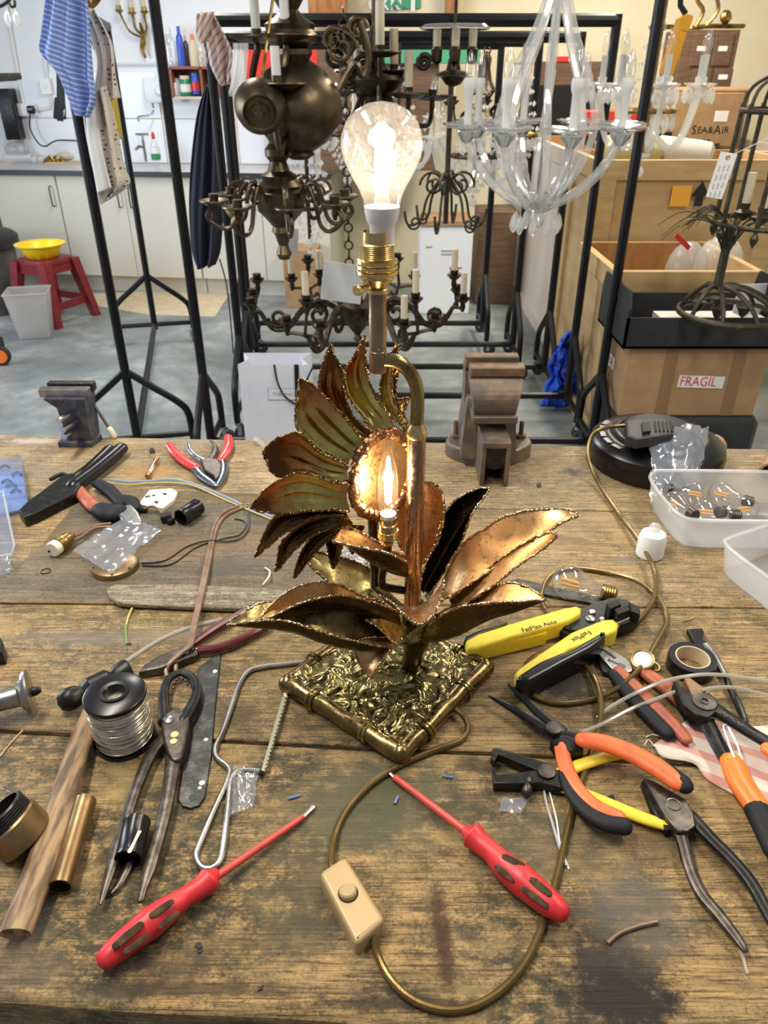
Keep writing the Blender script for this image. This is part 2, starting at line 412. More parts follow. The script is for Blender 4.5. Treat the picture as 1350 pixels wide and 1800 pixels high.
bench_wood('hardboard', 6, .15, .35, .5, warm_c=(.125, .105, .082), dark_c=(.085, .072, .056), stains=[
    tuple(PB(330, 965)[:2]) + (.09, .025, .2, (.20, .13, .075), .6), tuple(PB(130, 940)[:2]) + (.05, .03, .3, (.19, .12, .07), .5), tuple(PB(400, 1000)[:2]) + (.07, .03, 0, (.085, .08, .075), .6)])
bench_wood('strip_wood', 7, 0, .6, .5, warm_c=(.34, .31, .24), dark_c=(.13, .12, .09))

def concrete():
    m, nt, nd, lk, b = nodes('concrete'); v = coords(nt, world=True)
    a = nz(nt, v, 1.6, 8, .62, .5); c = nz(nt, v, 9, 7, .7); d = nz(nt, v, 40, 4, .7)
    col = ramp(nt, a, [(.33, (.11, .125, .13)), (.5, (.25, .275, .275)), (.68, (.44, .47, .455))])
    col = mixc(nt, ramp(nt, c, [(.42, (.55,)*3), (.62, (0, 0, 0))]), col, (.16, .18, .18))
    col = mixc(nt, ramp(nt, d, [(.6, (0, 0, 0)), (.75, (.5,)*3)]), col, (.5, .53, .52))
    lk.new(col, b.inputs['Base Color']); lk.new(ramp(nt, c, [(.3, (.35,)*3), (.7, (.6,)*3)]), b.inputs['Roughness'])
    bumpn(nt, b, d, .15, .002)
concrete()
# -- lamp metals
def patina(name, a, c, d, scale, rough=.28, spots=.35, bump=.12, wrinkle=0):
    """metal with heat colours a -> c and dark spotted patina d"""
    m, nt, nd, lk, b = nodes(name); v = coords(nt)
    f = nz(nt, v, scale, 5, .6, .6); s = nz(nt, v, scale*9, 5, .7)
    col = ramp(nt, f, [(.36, a), (.64, c)])
    col = mixc(nt, math_(nt, 'MULTIPLY', ramp(nt, s, [(.54, (0, 0, 0)), (.64, (1, 1, 1))]), spots), col, d)
    lk.new(col, b.inputs['Base Color']); b.inputs['Metallic'].default_value = 1
    lk.new(ramp(nt, s, [(.35, (max(.05, rough-.1),)*3), (.7, (rough+.22,)*3)]), b.inputs['Roughness'])
    if wrinkle: bumpn(nt, b, nz(nt, v, wrinkle, 2, .5, 1.5), .4, .004)
    else: bumpn(nt, b, nz(nt, v, 90, 4, .6), bump, .001)
def petal_metal(name, seed):
    """heat-tinted brass: bright at the root, copper and brown towards the torch-cut tip"""
    m, nt, nd, lk, b = nodes(name); v = coords(nt)
    at_ = N(nt, 'ShaderNodeAttribute', attribute_name='along'); f = nz(nt, v, 30, 4, .6, .8); s_ = nz(nt, v, 260, 4, .7)
    k = math_(nt, 'ADD', at_.outputs['Fac'], math_(nt, 'MULTIPLY', math_(nt, 'SUBTRACT', f, .5), .9))
    if seed: k = math_(nt, 'ADD', k, .22)
    col = ramp(nt, k, [(.10, (.46, .34, .11)), (.36, (.66, .56, .17)), (.56, (.52, .35, .11)), (.76, (.50, .20, .06)), (.97, (.16, .065, .025))])
    col = mixc(nt, math_(nt, 'MULTIPLY', ramp(nt, s_, [(.58, (0, 0, 0)), (.68, (1, 1, 1))]), .45), col, (.07, .035, .015))
    lk.new(col, b.inputs['Base Color']); b.inputs['Metallic'].default_value = 1; b.inputs['Roughness'].default_value = .27
    bumpn(nt, b, nz(nt, v, 45, 2, .5, 1.0), .18, .003)
petal_metal('petal_brass', 0); petal_metal('petal_copper', 1)
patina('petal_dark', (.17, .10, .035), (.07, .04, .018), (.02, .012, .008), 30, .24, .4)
patina('leaf_copper', (.68, .43, .21), (.50, .285, .125), (.20, .09, .04), 26, .36, .6)
patina('rim_copper', (.40, .20, .10), (.17, .07, .035), (.05, .02, .012), 60, .3, .5, wrinkle=120)
patina('petal_edge', (.12, .065, .03), (.34, .21, .10), (.02, .01, .006), 160, .22, .5)
patina('leaf_bronze', (.115, .09, .042), (.052, .039, .02), (.02, .014, .009), 24, .28, .45)
patina('leaf_brass', (.36, .29, .115), (.20, .145, .055), (.06, .04, .02), 24, .32, .65)
patina('edge_bead', (.30, .19, .10), (.60, .46, .28), (.03, .015, .01), 160, .2, .45)
patina('base_brass', (.40, .32, .13), (.17, .13, .06), (.06, .04, .02), 16, .2, .25)
patina('rod_brass', (.34, .255, .105), (.16, .10, .045), (.06, .03, .016), 22, .24, .35, .06)
patina('tube_copper', (.44, .29, .19), (.30, .18, .115), (.14, .075, .045), 14, .2, .2, .02)
mk('socket_brass', (.72, .53, .24), .22, 1, var=((.5, .33, .13), 60, .4, .6))
mk('tube_bronze', (.38, .27, .18), .3, 1, var=((.26, .16, .10), 40, .4, .6))
mk('gilt', (.44, .30, .10), .35, 1, var=((.22, .14, .045), 30, .4, .62))
mk('antique_brass', (.155, .118, .07), .36, 1, var=((.085, .062, .042), 14, .4, .65), bump=(60, .1))
mk('dark_bronze', (.10, .078, .055), .42, 1, var=((.05, .04, .03), 30, .4, .6), bump=(120, .2))
mk('iron_black', (.055, .05, .038), .5, .7, var=((.10, .085, .05), 40, .45, .65), bump=(150, .2))
mk('rack_black', (.004, .004, .006), .38, 0, spec=.35)
mk('castor_rubber', (.02, .022, .025), .6)
mk('castor_metal', (.5, .52, .54), .35, 1)
mk('chrome', (.72, .73, .74), .14, 1)
mk('steel', (.42, .42, .41), .3, 1, var=((.28, .27, .26), 60, .4, .65), bump=(200, .12))
mk('steel_dark', (.075, .065, .058), .36, .9, var=((.16, .135, .115), 70, .44, .7), bump=(200, .2))
mk('steel_black', (.010, .010, .011), .34, .3, spec=.4, var=((.045, .04, .036), 60, .54, .76), bump=(220, .15))
mk('steel_blue', (.42, .50, .58), .22, 1, var=((.28, .33, .4), 50, .4, .6))
mk('rusty_steel', (.16, .125, .10), .55, .75, var=((.30, .19, .11), 36, .42, .66), bump=(120, .5))
mk('vise_iron', (.155, .13, .11), .5, .7, var=((.32, .24, .17), 22, .46, .72), bump=(90, .5))
mk('vise_blue', (.05, .06, .10), .45, .3, var=((.14, .13, .12), 40, .46, .68), bump=(120, .4))
mk('black_plastic', (.006, .006, .008), .26, 0, spec=.45)
mk('black_matt', (.010, .010, .012), .55, spec=.3)
mk('charcoal_plastic', (.014, .015, .02), .5, var=((.024, .025, .031), 8, .4, .6))
mk('grey_bin', (.09, .092, .085), .6, var=((.14, .14, .125), 12, .4, .65), bump=(60, .15))
mk('orange_grip', (.86, .17, .045), .42, 0, var=((.70, .12, .04), 60, .45, .7))
mk('orange_bright', (.95, .21, .03), .36)
mk('orange_faded', (.46, .12, .055), .45, var=((.28, .07, .04), 50, .4, .7))
mk('grip_black', (.009, .010, .014), .6, spec=.3, bump=(300, .25))
mk('yellow_grip', (.86, .66, .045), .38, var=((.74, .54, .05), 60, .5, .75))
mk('red_grip', (.78, .045, .045), .28, coat=.3)
mk('wine_grip', (.10, .012, .014), .22, coat=.4)
mk('driver_red', (.62, .026, .034), .40, 0, var=((.46, .018, .028), 40, .4, .7))
mk('driver_shaft', (.55, .065, .05), .38, 0, var=((.40, .05, .04), 60, .45, .7))
mk('driver_pad', (.035, .025, .015), .8, spec=.15, var=((.09, .06, .03), 120, .4, .65), bump=(300, .4))
mk('switch_gold', (.40, .285, .14), .38, .1)
mk('switch_button', (.43, .32, .18), .35, .1)
mk('flex_gold', (.23, .16, .065), .26, .75, var=((.16, .105, .04), 30, .4, .6))
mk('flex_brown', (.20, .12, .075), .4, .2, var=((.30, .2, .14), 50, .4, .65))
mk('wire_copper', (.55, .27, .12), .35, 1)
mk('wire_black', (.012, .012, .016), .4)
mk('wire_grey', (.36, .38, .42), .45)
mk('wire_blue', (.12, .20, .42), .45)
mk('wire_green', (.16, .30, .10), .45)
mk('wire_yellow', (.62, .50, .12), .45)
mk('wire_white', (.74, .72, .68), .45)
mk('solder', (.78, .74, .64), .2, 1, var=((.6, .55, .44), 90, .4, .6))
mk('hammer_wood', (.10, .055, .028), .55, 0, var=((.34, .22, .11), 90, .43, .57), bump=(160, .6), stretch=(1, .14, 1))
mk('bronze_tube', (.34, .24, .13), .34, .9, var=((.24, .155, .075), 26, .4, .6))
mk('porcelain', (.80, .74, .60), .35)
mk('white_plastic', (.80, .81, .82), .4)
mk('cream_plastic', (.70, .66, .55), .45, var=((.6, .55, .44), 20, .4, .6))
mk('candle_white', (.74, .72, .66), .5)
mk('candle_ivory', (.66, .58, .42), .5)
mk('candle_grey', (.62, .62, .60), .5)
mk('cardboard', (.40, .25, .13), .75, var=((.35, .21, .105), 14, .4, .6), bump=(40, .1))
mk('cardboard_dark', (.22, .135, .075), .75)
mk('packing_tape', (.27, .155, .075), .28)
mk('sticker_white', (.82, .80, .78), .5)
mk('print_red', (.62, .02, .03), .5)
mk('print_black', (.012, .012, .014), .5)
mk('print_grey', (.32, .34, .38), .6)
mk('print_blue', (.06, .10, .42), .5)
mk('note_orange', (.90, .44, .05), .6)
mk('exit_green', (.05, .32, .17), .5)
mk('paint_green', (.07, .33, .18), .5)
mk('wall_cream', (.80, .72, .52), .7, var=((.76, .67, .47), 3, .4, .6), bump=(40, .05))
mk('wall_white', (.82, .84, .86), .5)
mk('tile_white', (.82, .85, .90), .25)
mk('cabinet_cream', (.64, .62, .54), .4)
mk('worktop_dark', (.03, .032, .038), .35)
mk('worktop_grey', (.55, .56, .56), .35)
mk('mat_beige', (.62, .52, .36), .8, var=((.54, .44, .30), 12, .4, .6))
mk('stool_red', (.21, .012, .016), .42, var=((.16, .009, .013), 20, .4, .6))
mk('bowl_yellow', (.90, .64, .01), .35)
mk('bag_blue', (.01, .05, .50), .45, var=((.02, .10, .7), 14, .4, .6))
mk('bag_paper', (.74, .76, .86), .65, var=((.66, .68, .80), 5, .4, .6))
mk('paper_white', (.80, .82, .86), .6)
mk('apron_navy', (.012, .014, .032), .85, bump=(200, .2))
mk('shelf_wood', (.28, .10, .055), .5)
mk('shelf_brown', (.15, .09, .05), .5, var=((.11, .06, .035), 8, .4, .6), stretch=(1, 1, 8))
mk('beam_wood', (.46, .22, .075), .55, var=((.32, .13, .04), 6, .4, .65), stretch=(6, 6, 1))
mk('hoist_orange', (.78, .36, .02), .45)
mk('foam_yellow', (.66, .60, .28), .75, bump=(90, .6))
mk('foam_white', (.78, .77, .70), .75, bump=(60, .6))
mk('bag_gloves', (.02, .022, .03), .6)
mk('fabric_print', (.02, .02, .03), .8)
mk('marigold', (.85, .62, .05), .5)
mk('bottle_green', (.03, .26, .10), .3)
mk('bottle_blue', (.04, .10, .55), .3)
mk('bottle_brown', (.10, .04, .02), .3)
mk('bottle_red', (.62, .04, .03), .3)
mk('pipe_white', (.78, .79, .78), .4)
mk('tape_core', (.62, .48, .33), .6)
mk('tag_white', (.78, .78, .80), .6)
mk('blade_worn', (.035, .036, .035), .4, .5, var=((.12, .125, .12), 50, .5, .72), bump=(160, .5), stretch=(1, 1, 1))
mk('saw_blade', (.46, .47, .34), .3, 1)
mk('filament_amber', (.78, .40, .10), .5)
mk('crate_pine', (.62, .44, .22), .6, var=((.52, .33, .14), 5, .36, .66), stretch=(1, 6, 6))
mk('crate_ply', (.60, .42, .21), .6, var=((.50, .33, .15), 3, .36, .66), stretch=(1, 1, 5))
mk('crate_pale', (.66, .58, .50), .6, var=((.60, .50, .41), 3, .36, .66), stretch=(1, 1, .3))
mk('crate_inner', (.48, .24, .08), .6, var=((.36, .16, .05), 4, .36, .66), stretch=(5, 5, 1))
mk('organiser_blue', (.22, .32, .58), .4)
mk('paint_spot', (.72, .62, .28), .5)
mk('paint_spot_white', (.78, .78, .75), .5)
thin('bulb_glass', body=.012, bodycol=(1, .95, .93), rough=.04, noise_amt=900, boost=1.3)
thin('candle_glass', body=.006, bodycol=(1, .9, .8), rough=.03, noise_amt=900, boost=1.3)
thin('clear_glass', body=.05, boost=2.4)
thin('arm_glass', body=.27, bodycol=(.92, .93, .94), rough=.05, boost=2.8)
thin('crystal', body=.46, bodycol=(.96, .96, .94), rough=.04, boost=2.2)
thin('tub_plastic', body=.36, bodycol=(.93, .94, .96), rough=.18, boost=.8)
thin('bin_plastic', body=.42, bodycol=(.72, .72, .70), rough=.3, boost=1)
thin('box_plastic', tint=(.90, .94, 1), body=.20, bodycol=(.62, .72, 1.0), rough=.1, boost=1.6)
thin('poly_bag', body=.32, bodycol=(.70, .80, 1.0), rough=.14, boost=2.6)  # blue-white window reflection painted into the milky body colour
thin('tubing', body=.60, bodycol=(.74, .72, .66), rough=.15, boost=1.5)
mk('filament_lit', (1, .9, .75), .5, emit=((1, .86, .62), 260))
mk('filament_small', (1, .85, .6), .5, emit=((1, .78, .46), 240))
mk('bulb_base_white', (.78, .76, .78), .45)
def stripes(name, a, b_, rot, freq, lo, hi, a2=None, extra=None):
    m, nt, nd, lk, b = nodes(name); v = coords(nt, rot=rot)
    sp = N(nt, 'ShaderNodeSeparateXYZ'); lk.new(v, sp.inputs[0])
    s = math_(nt, 'SINE', math_(nt, 'MULTIPLY', sp.outputs[0], freq))
    col = ramp(nt, math_(nt, 'MULTIPLY_ADD', s, .5), [(lo, a), (hi, b_)])
    col.node.inputs[0].links[0].from_node.inputs[2].default_value = .5
    col = mixc(nt, math_(nt, 'MULTIPLY', nz(nt, v, 14, 4), .35), col, tuple(c*.7 for c in a))
    lk.new(col, b.inputs['Base Color']); b.inputs['Roughness'].default_value = .85
    bumpn(nt, b, nz(nt, v, 600, 2), .2, .001)
stripes('cloth_blue', (.16, .25, .62), (.58, .66, .86), (0, math.radians(70), 0), 420, .72, .9)
stripes('cloth_red', (.70, .62, .56), (.46, .20, .19), (0, math.radians(-38), 0), 300, .62, .8)
stripes('rag_red', (.72, .64, .56), (.66, .30, .27), (0, 0, math.radians(-62)), 235, .55, .72)
def dots():
    m, nt, nd, lk, b = nodes('cloth_dots'); v = coords(nt, (1, .3, 1))
    vo = N(nt, 'ShaderNodeTexVoronoi'); vo.inputs['Scale'].default_value = 64; vo.inputs['Randomness'].default_value = .35; lk.new(v, vo.inputs['Vector'])
    col = ramp(nt, vo.outputs['Distance'], [(.24, (.16, .10, .13)), (.32, (.66, .60, .53))])
    lk.new(col, b.inputs['Base Color']); b.inputs['Roughness'].default_value = .85
dots()

# ================================================================ setting
def wy(x): return 6.55 - .12*(x+1.25)            # plane of the back wall
KROT = rotm('Z', -6.84)
g = G(); g.box((0, 3.2, -.02), (9, 9, .04)); struct(g, 'floor', 'concrete')
g = G(); g.slab([(-4.6, wy(-4.6), 3.0), (4.4, wy(4.4), 3.0), (4.4, wy(4.4)+.12, 3.0), (-4.6, wy(-4.6)+.12, 3.0)], 0); wall = struct(g, 'wall_back', 'wall_cream')
g = G(); g.box((-4.25, 3.2, .45), (.1, 8.6, .9)); g.box((-4.25, .4, 1.95), (.1, 3.0, 2.1)); g.box((-4.25, 6.2, 1.95), (.1, 2.4, 2.1)); g.box((-4.25, 3.2, 2.75), (.1, 3.2, .5)); struct(g, 'wall_left', 'wall_white')
g = G(); g.box((3.6, 3.0, 1.5), (.1, 8.2, 3.0)); struct(g, 'wall_right', 'wall_cream')
# splashback: white panels fixed to the wall above the worktop
for i in range(5):
    for j in range(2):
        x = -3.25 + i*.6; g = G(); g.rbox((x, wy(x)-.006, 1.06 + j*.32), (.592, .012, .312), .002, KROT); g.build('tile', 'tile_white', wall, 0)
x = -2.0; g = G(); g.box((x, wy(x)-.003, 1.72), (3.0, .006, .66), KROT); g.build('painted_panel', 'wall_white', wall, 0)
# exit sign
ex = thing('exit_sign', 'green and white emergency exit sign high on the cream back wall', 'sign', PY(697, 10, 5.75))
def fbox(g, r, Y, dep, R=None, b=.003):
    """upright box whose front face fills photo rectangle r at distance Y"""
    a, c = PY(r[0], (r[1]+r[3])/2, Y), PY(r[2], (r[1]+r[3])/2, Y); zt, zb = PY(0, r[1], Y).z, PY(0, r[3], Y).z
    g.rbox(((a.x+c.x)/2, Y+dep/2, (zt+zb)/2), (c.x-a.x, dep, zt-zb), b, R); return g
Y = wy(.1)-.03
g = G(); fbox(g, (655, -38, 740, 15), Y, .02); g.build('panel', 'exit_green', ex, 0)
text('exit', 'lettering', PY(676, 3, Y-.004), (1, 0, 0), (0, 0, 1), .16, 'sticker_white', ex)
g = G(); fbox(g, (690, -25, 706, 11), Y-.004, .003); g.build('doorway_symbol', 'sticker_white', ex, 0)
g = G(); c = PY(699, -8, Y-.008); g.sphere(c+V((0, 0, .05)), .018, 8, 6); g.tube([c+V((.0, 0, .03)), c+V((-.01, 0, -.03)), c+V((.03, 0, -.075))], .012, 6); g.tube([c+V((-.01, 0, -.03)), c+V((-.04, 0, -.07))], .012, 6); g.tube([c+V((-.04, 0, .0)), c+V((.0, 0, .02)), c+V((.04, 0, .0))], .009, 6); g.build('running_figure', 'exit_green', ex, 30)
g = G(); c = PY(726, 0, Y-.006); g.box(c+V((0, 0, -.02)), (.03, .004, .09)); g.slab([c+V((-.06, 0, .02)), c+V((.06, 0, .02)), c+V((.06, .004, .02)), c+V((-.06, .004, .02))], c.z+.015); g.add([c+V((-.055, -.002, .02)), c+V((.055, -.002, .02)), c+V((0, -.002, .08))], [(0, 1, 2)]); g.build('arrow_symbol', 'sticker_white', ex, 0)
# two brown timber brackets under the ceiling line
for r, lab in (((540, -60, 608, 30), 'orange-brown timber bracket above the large brass ball'), ((785, -50, 805, 34), 'orange-brown timber post behind the glass dish pendant')):
    Y = wy(0)-.20; g = G(); fbox(g, r, Y, .16, None, .006); single(g, 'timber_bracket', 'beam_wood', lab, 'bracket')

# ---- workbench
seam = [(.282, -.055), (.553, -.06), (.801, -.012), (1.066, -.040), (1.318, -.043)]
bench = thing('workbench', 'long worn wooden workbench of four wide scarred planks', 'workbench', (0, .8, 0))
for i, m in enumerate(('plank_front', 'plank_second', 'plank_third', 'plank_back')):
    (a, b), (c, d) = seam[i], seam[i+1]; e = .0012; g = G(); X0, X1, n = -1.25, 1.35, 60
    rnd = random.Random(i)
    wob = lambda x, s: .0022*noise.noise(V((x*5, s*7.3, 1.1)))
    front = [V((X0+(X1-X0)*k/n, 0, ZB)) for k in range(n+1)]
    lo = [V((p.x, a+b*p.x+e+wob(p.x, i)*(3 if i == 0 else 1), ZB)) for p in front]; hi = [V((p.x, c+d*p.x-e+wob(p.x, i+1)*(2.5 if i == 3 else 1), ZB)) for p in front]
    g.slab(lo + hi[::-1], ZB-.05, .007 if i == 0 else .0025); g.build('plank', m, bench, 30)
g = G(); g.box((0, .40, .79), (2.4, .04, .12), rotm('Z', -3)); g.box((0, 1.24, .79), (2.4, .04, .12), rotm('Z', -3)); g.build('apron', 'bench_under', bench, 0)
for x, y in ((-1.1, .45), (1.15, .35), (-1.1, 1.25), (1.15, 1.15)):
    g = G(); g.box((x, y, .425), (.09, .09, .85)); g.build('leg', 'bench_under', bench, 0)
g = G(); g.box((-.47, .235, .62), (.6, .03, .03), rotm('Z', -3)); g.build('ledge', 'crate_pale', bench, 0)
g = G(); g.box((0, .75, .2), (2.3, .75, .025), rotm('Z', -3)); g.build('lower_shelf', 'shelf_brown', bench, 0)
# hardboard sheet and painted strip lying on the bench
g = G(); g.cut([(-60, 1040), (20, 1003), (75, 955), (130, 888), (200, 856), (300, 862), (470, 868), (590, 935), (570, 1064), (-60, 1058)], .0035, 0, .001); single(g, 'hardboard_sheet', 'hardboard', 'thin dark hardboard sheet lying flat under the small electrical parts', 'board')
g = G(); top = [(186, 1035), (200, 1026), (330, 1026), (480, 1034), (560, 1040), (560, 1068), (430, 1069), (300, 1064), (212, 1060), (192, 1050)]
g.cut(top, .010, .0035, .003); single(g, 'painted_wood_strip', 'strip_wood', 'flaking off-white painted wood strip along the front of the hardboard', 'strip')

# ---- garment racks
def rack(A, B, H, label, group='black tubular garment racks', rail_r=.024, post=.019, ratio=1.0):
    A, B = V((*A, 0)), V((*B, 0)); t = (B-A).normalized(); p = V((-t.y, t.x, 0))
    r = thing('garment_rack', label, 'rack', (A+B)/2, 0, group); up = V((0, 0, 1))
    g = G(); g.tube([A+up*H, B+up*H], rail_r, 10); g.build('top_rail', 'rack_black', r)
    g = G(); g.tube([A+up*.13, B+up*.13], .017, 8); g.build('bottom_rail', 'rack_black', r)
    for E in (A, B):
        g = G(); g.tube([E+up*.10, E+up*(H+.02)], post, 10); g.build('post', 'rack_black', r)
        for s in (-1, 1):
            g = G(); g.tube(crom([E+up*.44, E+p*(s*.10)+up*.36, E+p*(s*.20)+up*.28, E+p*(s*.235)+up*.22, E+p*(s*.24)+up*.09], 3), .016, 8); g.build('foot', 'rack_black', r)
            c = E+p*(s*.24)
            w_ = G(); w_.lathe([(.012, -.014), (.034, -.014), (.038, -.008), (.038, .008), (.034, .014), (.012, .014)], c+up*.038+t*.02, p, 16); cs = w_.build('castor', 'castor_rubber', r)
            f = G(); f.tube([c+up*.095, c+up*.075], .014, 8); f.box(c+up*.055+t*.01+p*.018, (.02, .004, .05)); f.box(c+up*.055+t*.01-p*.018, (.02, .004, .05)); f.build('castor_fork', 'castor_metal', cs)
        g = G(); g.tube([E-p*.24+up*.13, E+p*.24+up*.13], .014, 8); g.build('foot_bar', 'rack_black', r)
    return r
rack((-.762, 2.97), (.916, 2.97), 1.80, 'nearest black garment rack with a post at each side of the frame')
rack((-.70, 3.50), (.92, 3.50), 1.705, 'second black garment rack, its thick top rail crossing above the lit bulb')
rack((-.737, 3.93), (.885, 3.93), 1.665, 'third black garment rack, top rail just below the thick one')
rack((-.79, 4.32), (.77, 4.32), 1.66, 'fourth black garment rack, bottom rail just above the paper bag')
rack((-.90, 4.76), (.64, 4.76), 1.66, 'farthest of the crosswise black garment racks')
rack((-1.097, 3.0), (-1.483, 4.73), 1.74, 'black garment rack at left running away from the bench, hung with cloths')

# ---- kitchen run along the back wall
def kx(u, z, Y=6.05): return (u-CX)/FPX*(Y*CP + (CAM_H-z)*SP)
def kf(x): return wy(x)-.60                        # cabinet front line
def cabinet(x0, x1, doors, label):
    xm = (x0+x1)/2; y = kf(xm); r = thing('base_cabinet', label, 'cabinet', (xm, y+.3, 0), 0, 'kitchen base cabinets')
    f = lambda dx, dy, z: V((xm, y, z)) + KROT @ V((dx, dy, 0))
    g = G(); g.box(f(0, .30, .50), (x1-x0-.004, .56, .74), KROT); g.build('carcass', 'cabinet_cream', r, 0)
    g = G(); g.box(f(0, .08, .065), (x1-x0, .02, .13), KROT); g.build('plinth', 'cabinet_cream', r, 0)
    n = len(doors); wd = (x1-x0)/n
    for i, s in enumerate(doors):
        cx = (x0-xm) + wd*(i+.5); g = G(); g.rbox(f(cx, .01, .50), (wd-.005, .02, .735), .002, KROT); d = g.build('door', 'cabinet_cream', r, 0)
        hx = cx + s*(wd/2-.045); g = G(); g.tube([f(hx, 0, .79), f(hx, -.03, .79), f(hx, -.03, .65), f(hx, 0, .65)], .006, 6); g.build('handle', 'steel_dark', d)
cabinet(-3.01, -2.49, (1,), 'single-door cream base cabinet behind the yellow bowl')
cabinet(-2.49, -1.43, (1, -1), 'double-door cream base cabinet under the sink')
cabinet(-1.43, -.40, (1, -1), 'double-door cream base cabinet behind the navy apron')
g = G(); x = -1.75; g.box((x, kf(x)+.27, .885), (2.75, .585, .03), KROT); wt = single(g, 'worktop', 'worktop_grey', 'grey kitchen worktop with a dark front edge along the back wall', 'worktop', smooth=0)
g = G(); g.box(V((x, kf(x)-.03, .885)), (2.75, .012, .036), KROT); g.build('edge_strip', 'worktop_dark', None, 0, (0, 0, 0)).parent = wt
bpy.data.objects['edge_strip'].location = -wt.location
g = G(); c = V((-3.04, kf(-3.04)+.25, .45)); g.box(c, (.03, .58, .92), KROT); single(g, 'end_panel', 'cream_plastic', 'pale end panel closing the left end of the kitchen units', 'panel', smooth=0)
g = G(); g.slab([PZ(250, 512, .004), PZ(405, 514, .004), PZ(378, 556, .004), PZ(255, 552, .004), PZ(160, 536, .004), PZ(150, 516, .004)], 0, .001); single(g, 'floor_mat', 'mat_beige', 'beige vinyl mat on the floor in front of the kitchen units', 'mat', smooth=0)
# sink side
def at(u, v, dy=.0, Y=None):
    if Y is None:
        Y = 6.1
        for _ in range(4): Y = wy(PY(u, v, Y).x) - dy
    return PY(u, v, Y)
r = thing('sink_tap', 'chrome pillar tap standing on the sink behind the hanging cloths', 'tap', at(257, 284, .25))
c = at(257, 284, .25); g = G(); g.tube([c, c+V((0, 0, .15))], .014, 8); g.build('body', 'chrome', r); g = G(); g.tube([c+V((0, 0, .10)), c+V((-.03, -.03, .11)), c+V((-.05, -.06, .09))], .012, 8); g.build('spout', 'chrome', r)
g = G(); g.tube([c+V((-.05, 0, .19)), c+V((.05, 0, .19))], .01, 6); g.tube([c+V((0, 0, .15)), c+V((0, 0, .19))], .008, 6); g.build('cross_handle', 'chrome', r)
r = thing('washing_up_bottle', 'green washing-up liquid bottle with red cap by the sink tap', 'bottle', at(275, 282, .25))
c = at(275, 282, .25); g = G(); g.lathe([(.03, 0), (.036, .02), (.036, .08), (.026, .12), (.012, .15)], c, n=14); g.build('body', 'clear_glass', r)
g = G(); g.lathe([(.034, .004), (.037, .02), (.037, .045), (.0, .045)], c, n=14); g.build('liquid', 'bottle_green', r); g = G(); g.lathe([(.037, .05), (.0375, .055), (.037, .095), (.036, .095)], c, n=14); g.build('label', 'white_plastic', r); g = G(); g.lathe([(.014, .15), (.014, .18), (.006, .2), (0, .2)], c, n=10); g.build('cap', 'bottle_red', r)
r = thing('water_heater', 'small white wall water heater with a round knob over the sink', 'heater', at(283, 180, .15))
Y = at(283, 160, .12).y; g = G(); fbox(g, (250, 137, 318, 180), Y, .11, None, .02); g.build('casing', 'tile_white', r)
g = G(); g.lathe([(.0, 0), (.035, 0), (.035, .02), (.028, .03), (0, .03)], PY(281, 158, Y), (0, -1, 0), 16); g.build('knob', 'white_plastic', r)
g = G(); q = PY(268, 181, Y+.04); g.tube(crom([q, q+V((0, 0, -.05)), q+V((-.02, -.05, -.08)), q+V((-.09, -.12, -.09)), q+V((-.09, -.12, -.12))], 4), .008, 6); g.build('outlet_pipe', 'chrome', r)
g = G(); q = at(203, 112, .03); q2 = at(330, 111, .03); g.tube([q, q2], .011, 6); single(g, 'wall_pipe', 'pipe_white', 'horizontal white pipe on the wall above the water heater', 'pipe', smooth=30)
# conduit, switch, socket, plug
g = G(); g.tube([at(8, -5, .02), at(42, 188, .02)], .014, 6); single(g, 'conduit', 'pipe_white', 'vertical white conduit running down the wall to the socket', 'conduit')
g = G(); g.tube([at(62, 193, .02), at(88, 190, .02), at(90, 180, .02), at(84, 150, .02), at(78, 100, .02)], .014, 6); single(g, 'conduit', 'pipe_white', 'bent white conduit from the socket up to the wall switch', 'conduit')
r = thing('wall_switch', 'square white wall switch box beside the blue cloth', 'switch', at(80, 160, .05)); Y = at(80, 152, .05).y
g = G(); fbox(g, (70, 138, 89, 166), Y, .05); g.build('box', 'white_plastic', r, 0); g = G(); fbox(g, (76, 148, 82, 156), Y-.006, .008); g.build('rocker', 'pipe_white', r, 0)
r = thing('wall_socket', 'double white wall socket with a black plug pushed in', 'socket', at(48, 200, .05)); Y = at(48, 195, .05).y
g = G(); fbox(g, (30, 182, 62, 204), Y, .05); g.build('box', 'white_plastic', r, 0)
r2 = thing('appliance_plug', 'black mains plug with a cable curving down to the worktop', 'plug', at(52, 200, .10)); 
g = G(); fbox(g, (46, 186, 59, 200), Y-.05, .05, None, .012); g.build('plug_body', 'black_plastic', r2)
g = G(); g.tube(crom([PY(53, 199, Y-.03), PY(53, 225, Y-.04), PY(66, 250, Y-.06), PY(80, 257, Y-.1), PY(100, 247, Y-.1), PY(140, 248, Y-.08)], 5), .006, 6); g.build('cable', 'wire_black', r2)
g = G(); Y = wy(-3)-.05
for k, (u, L) in enumerate(((98, 205), (104, 209), (110, 210), (116, 208), (121, 202))):
    g.tube(crom([PY(100+k*5, 175, Y), PY(u+1, 190, Y), PY(u, L, Y)], 4), [.022]*9 if False else .02, 8, rend=True)
g.tube(crom([PY(108, 120, Y), PY(110, 150, Y), PY(110, 185, Y)], 4), .05, 10, hr=.5, up=(0, -1, 0), rend=True); single(g, 'rubber_glove', 'bag_gloves', 'black rubber glove hanging fingers down beside the blue cloth', 'glove')
g = G(); fbox(g, (0, 156, 26, 246), wy(-3.1)-.16, .12, None, .01); single(g, 'leaning_board', 'steel_black', 'tall dark grey panel leaning at the far left end of the worktop', 'panel')
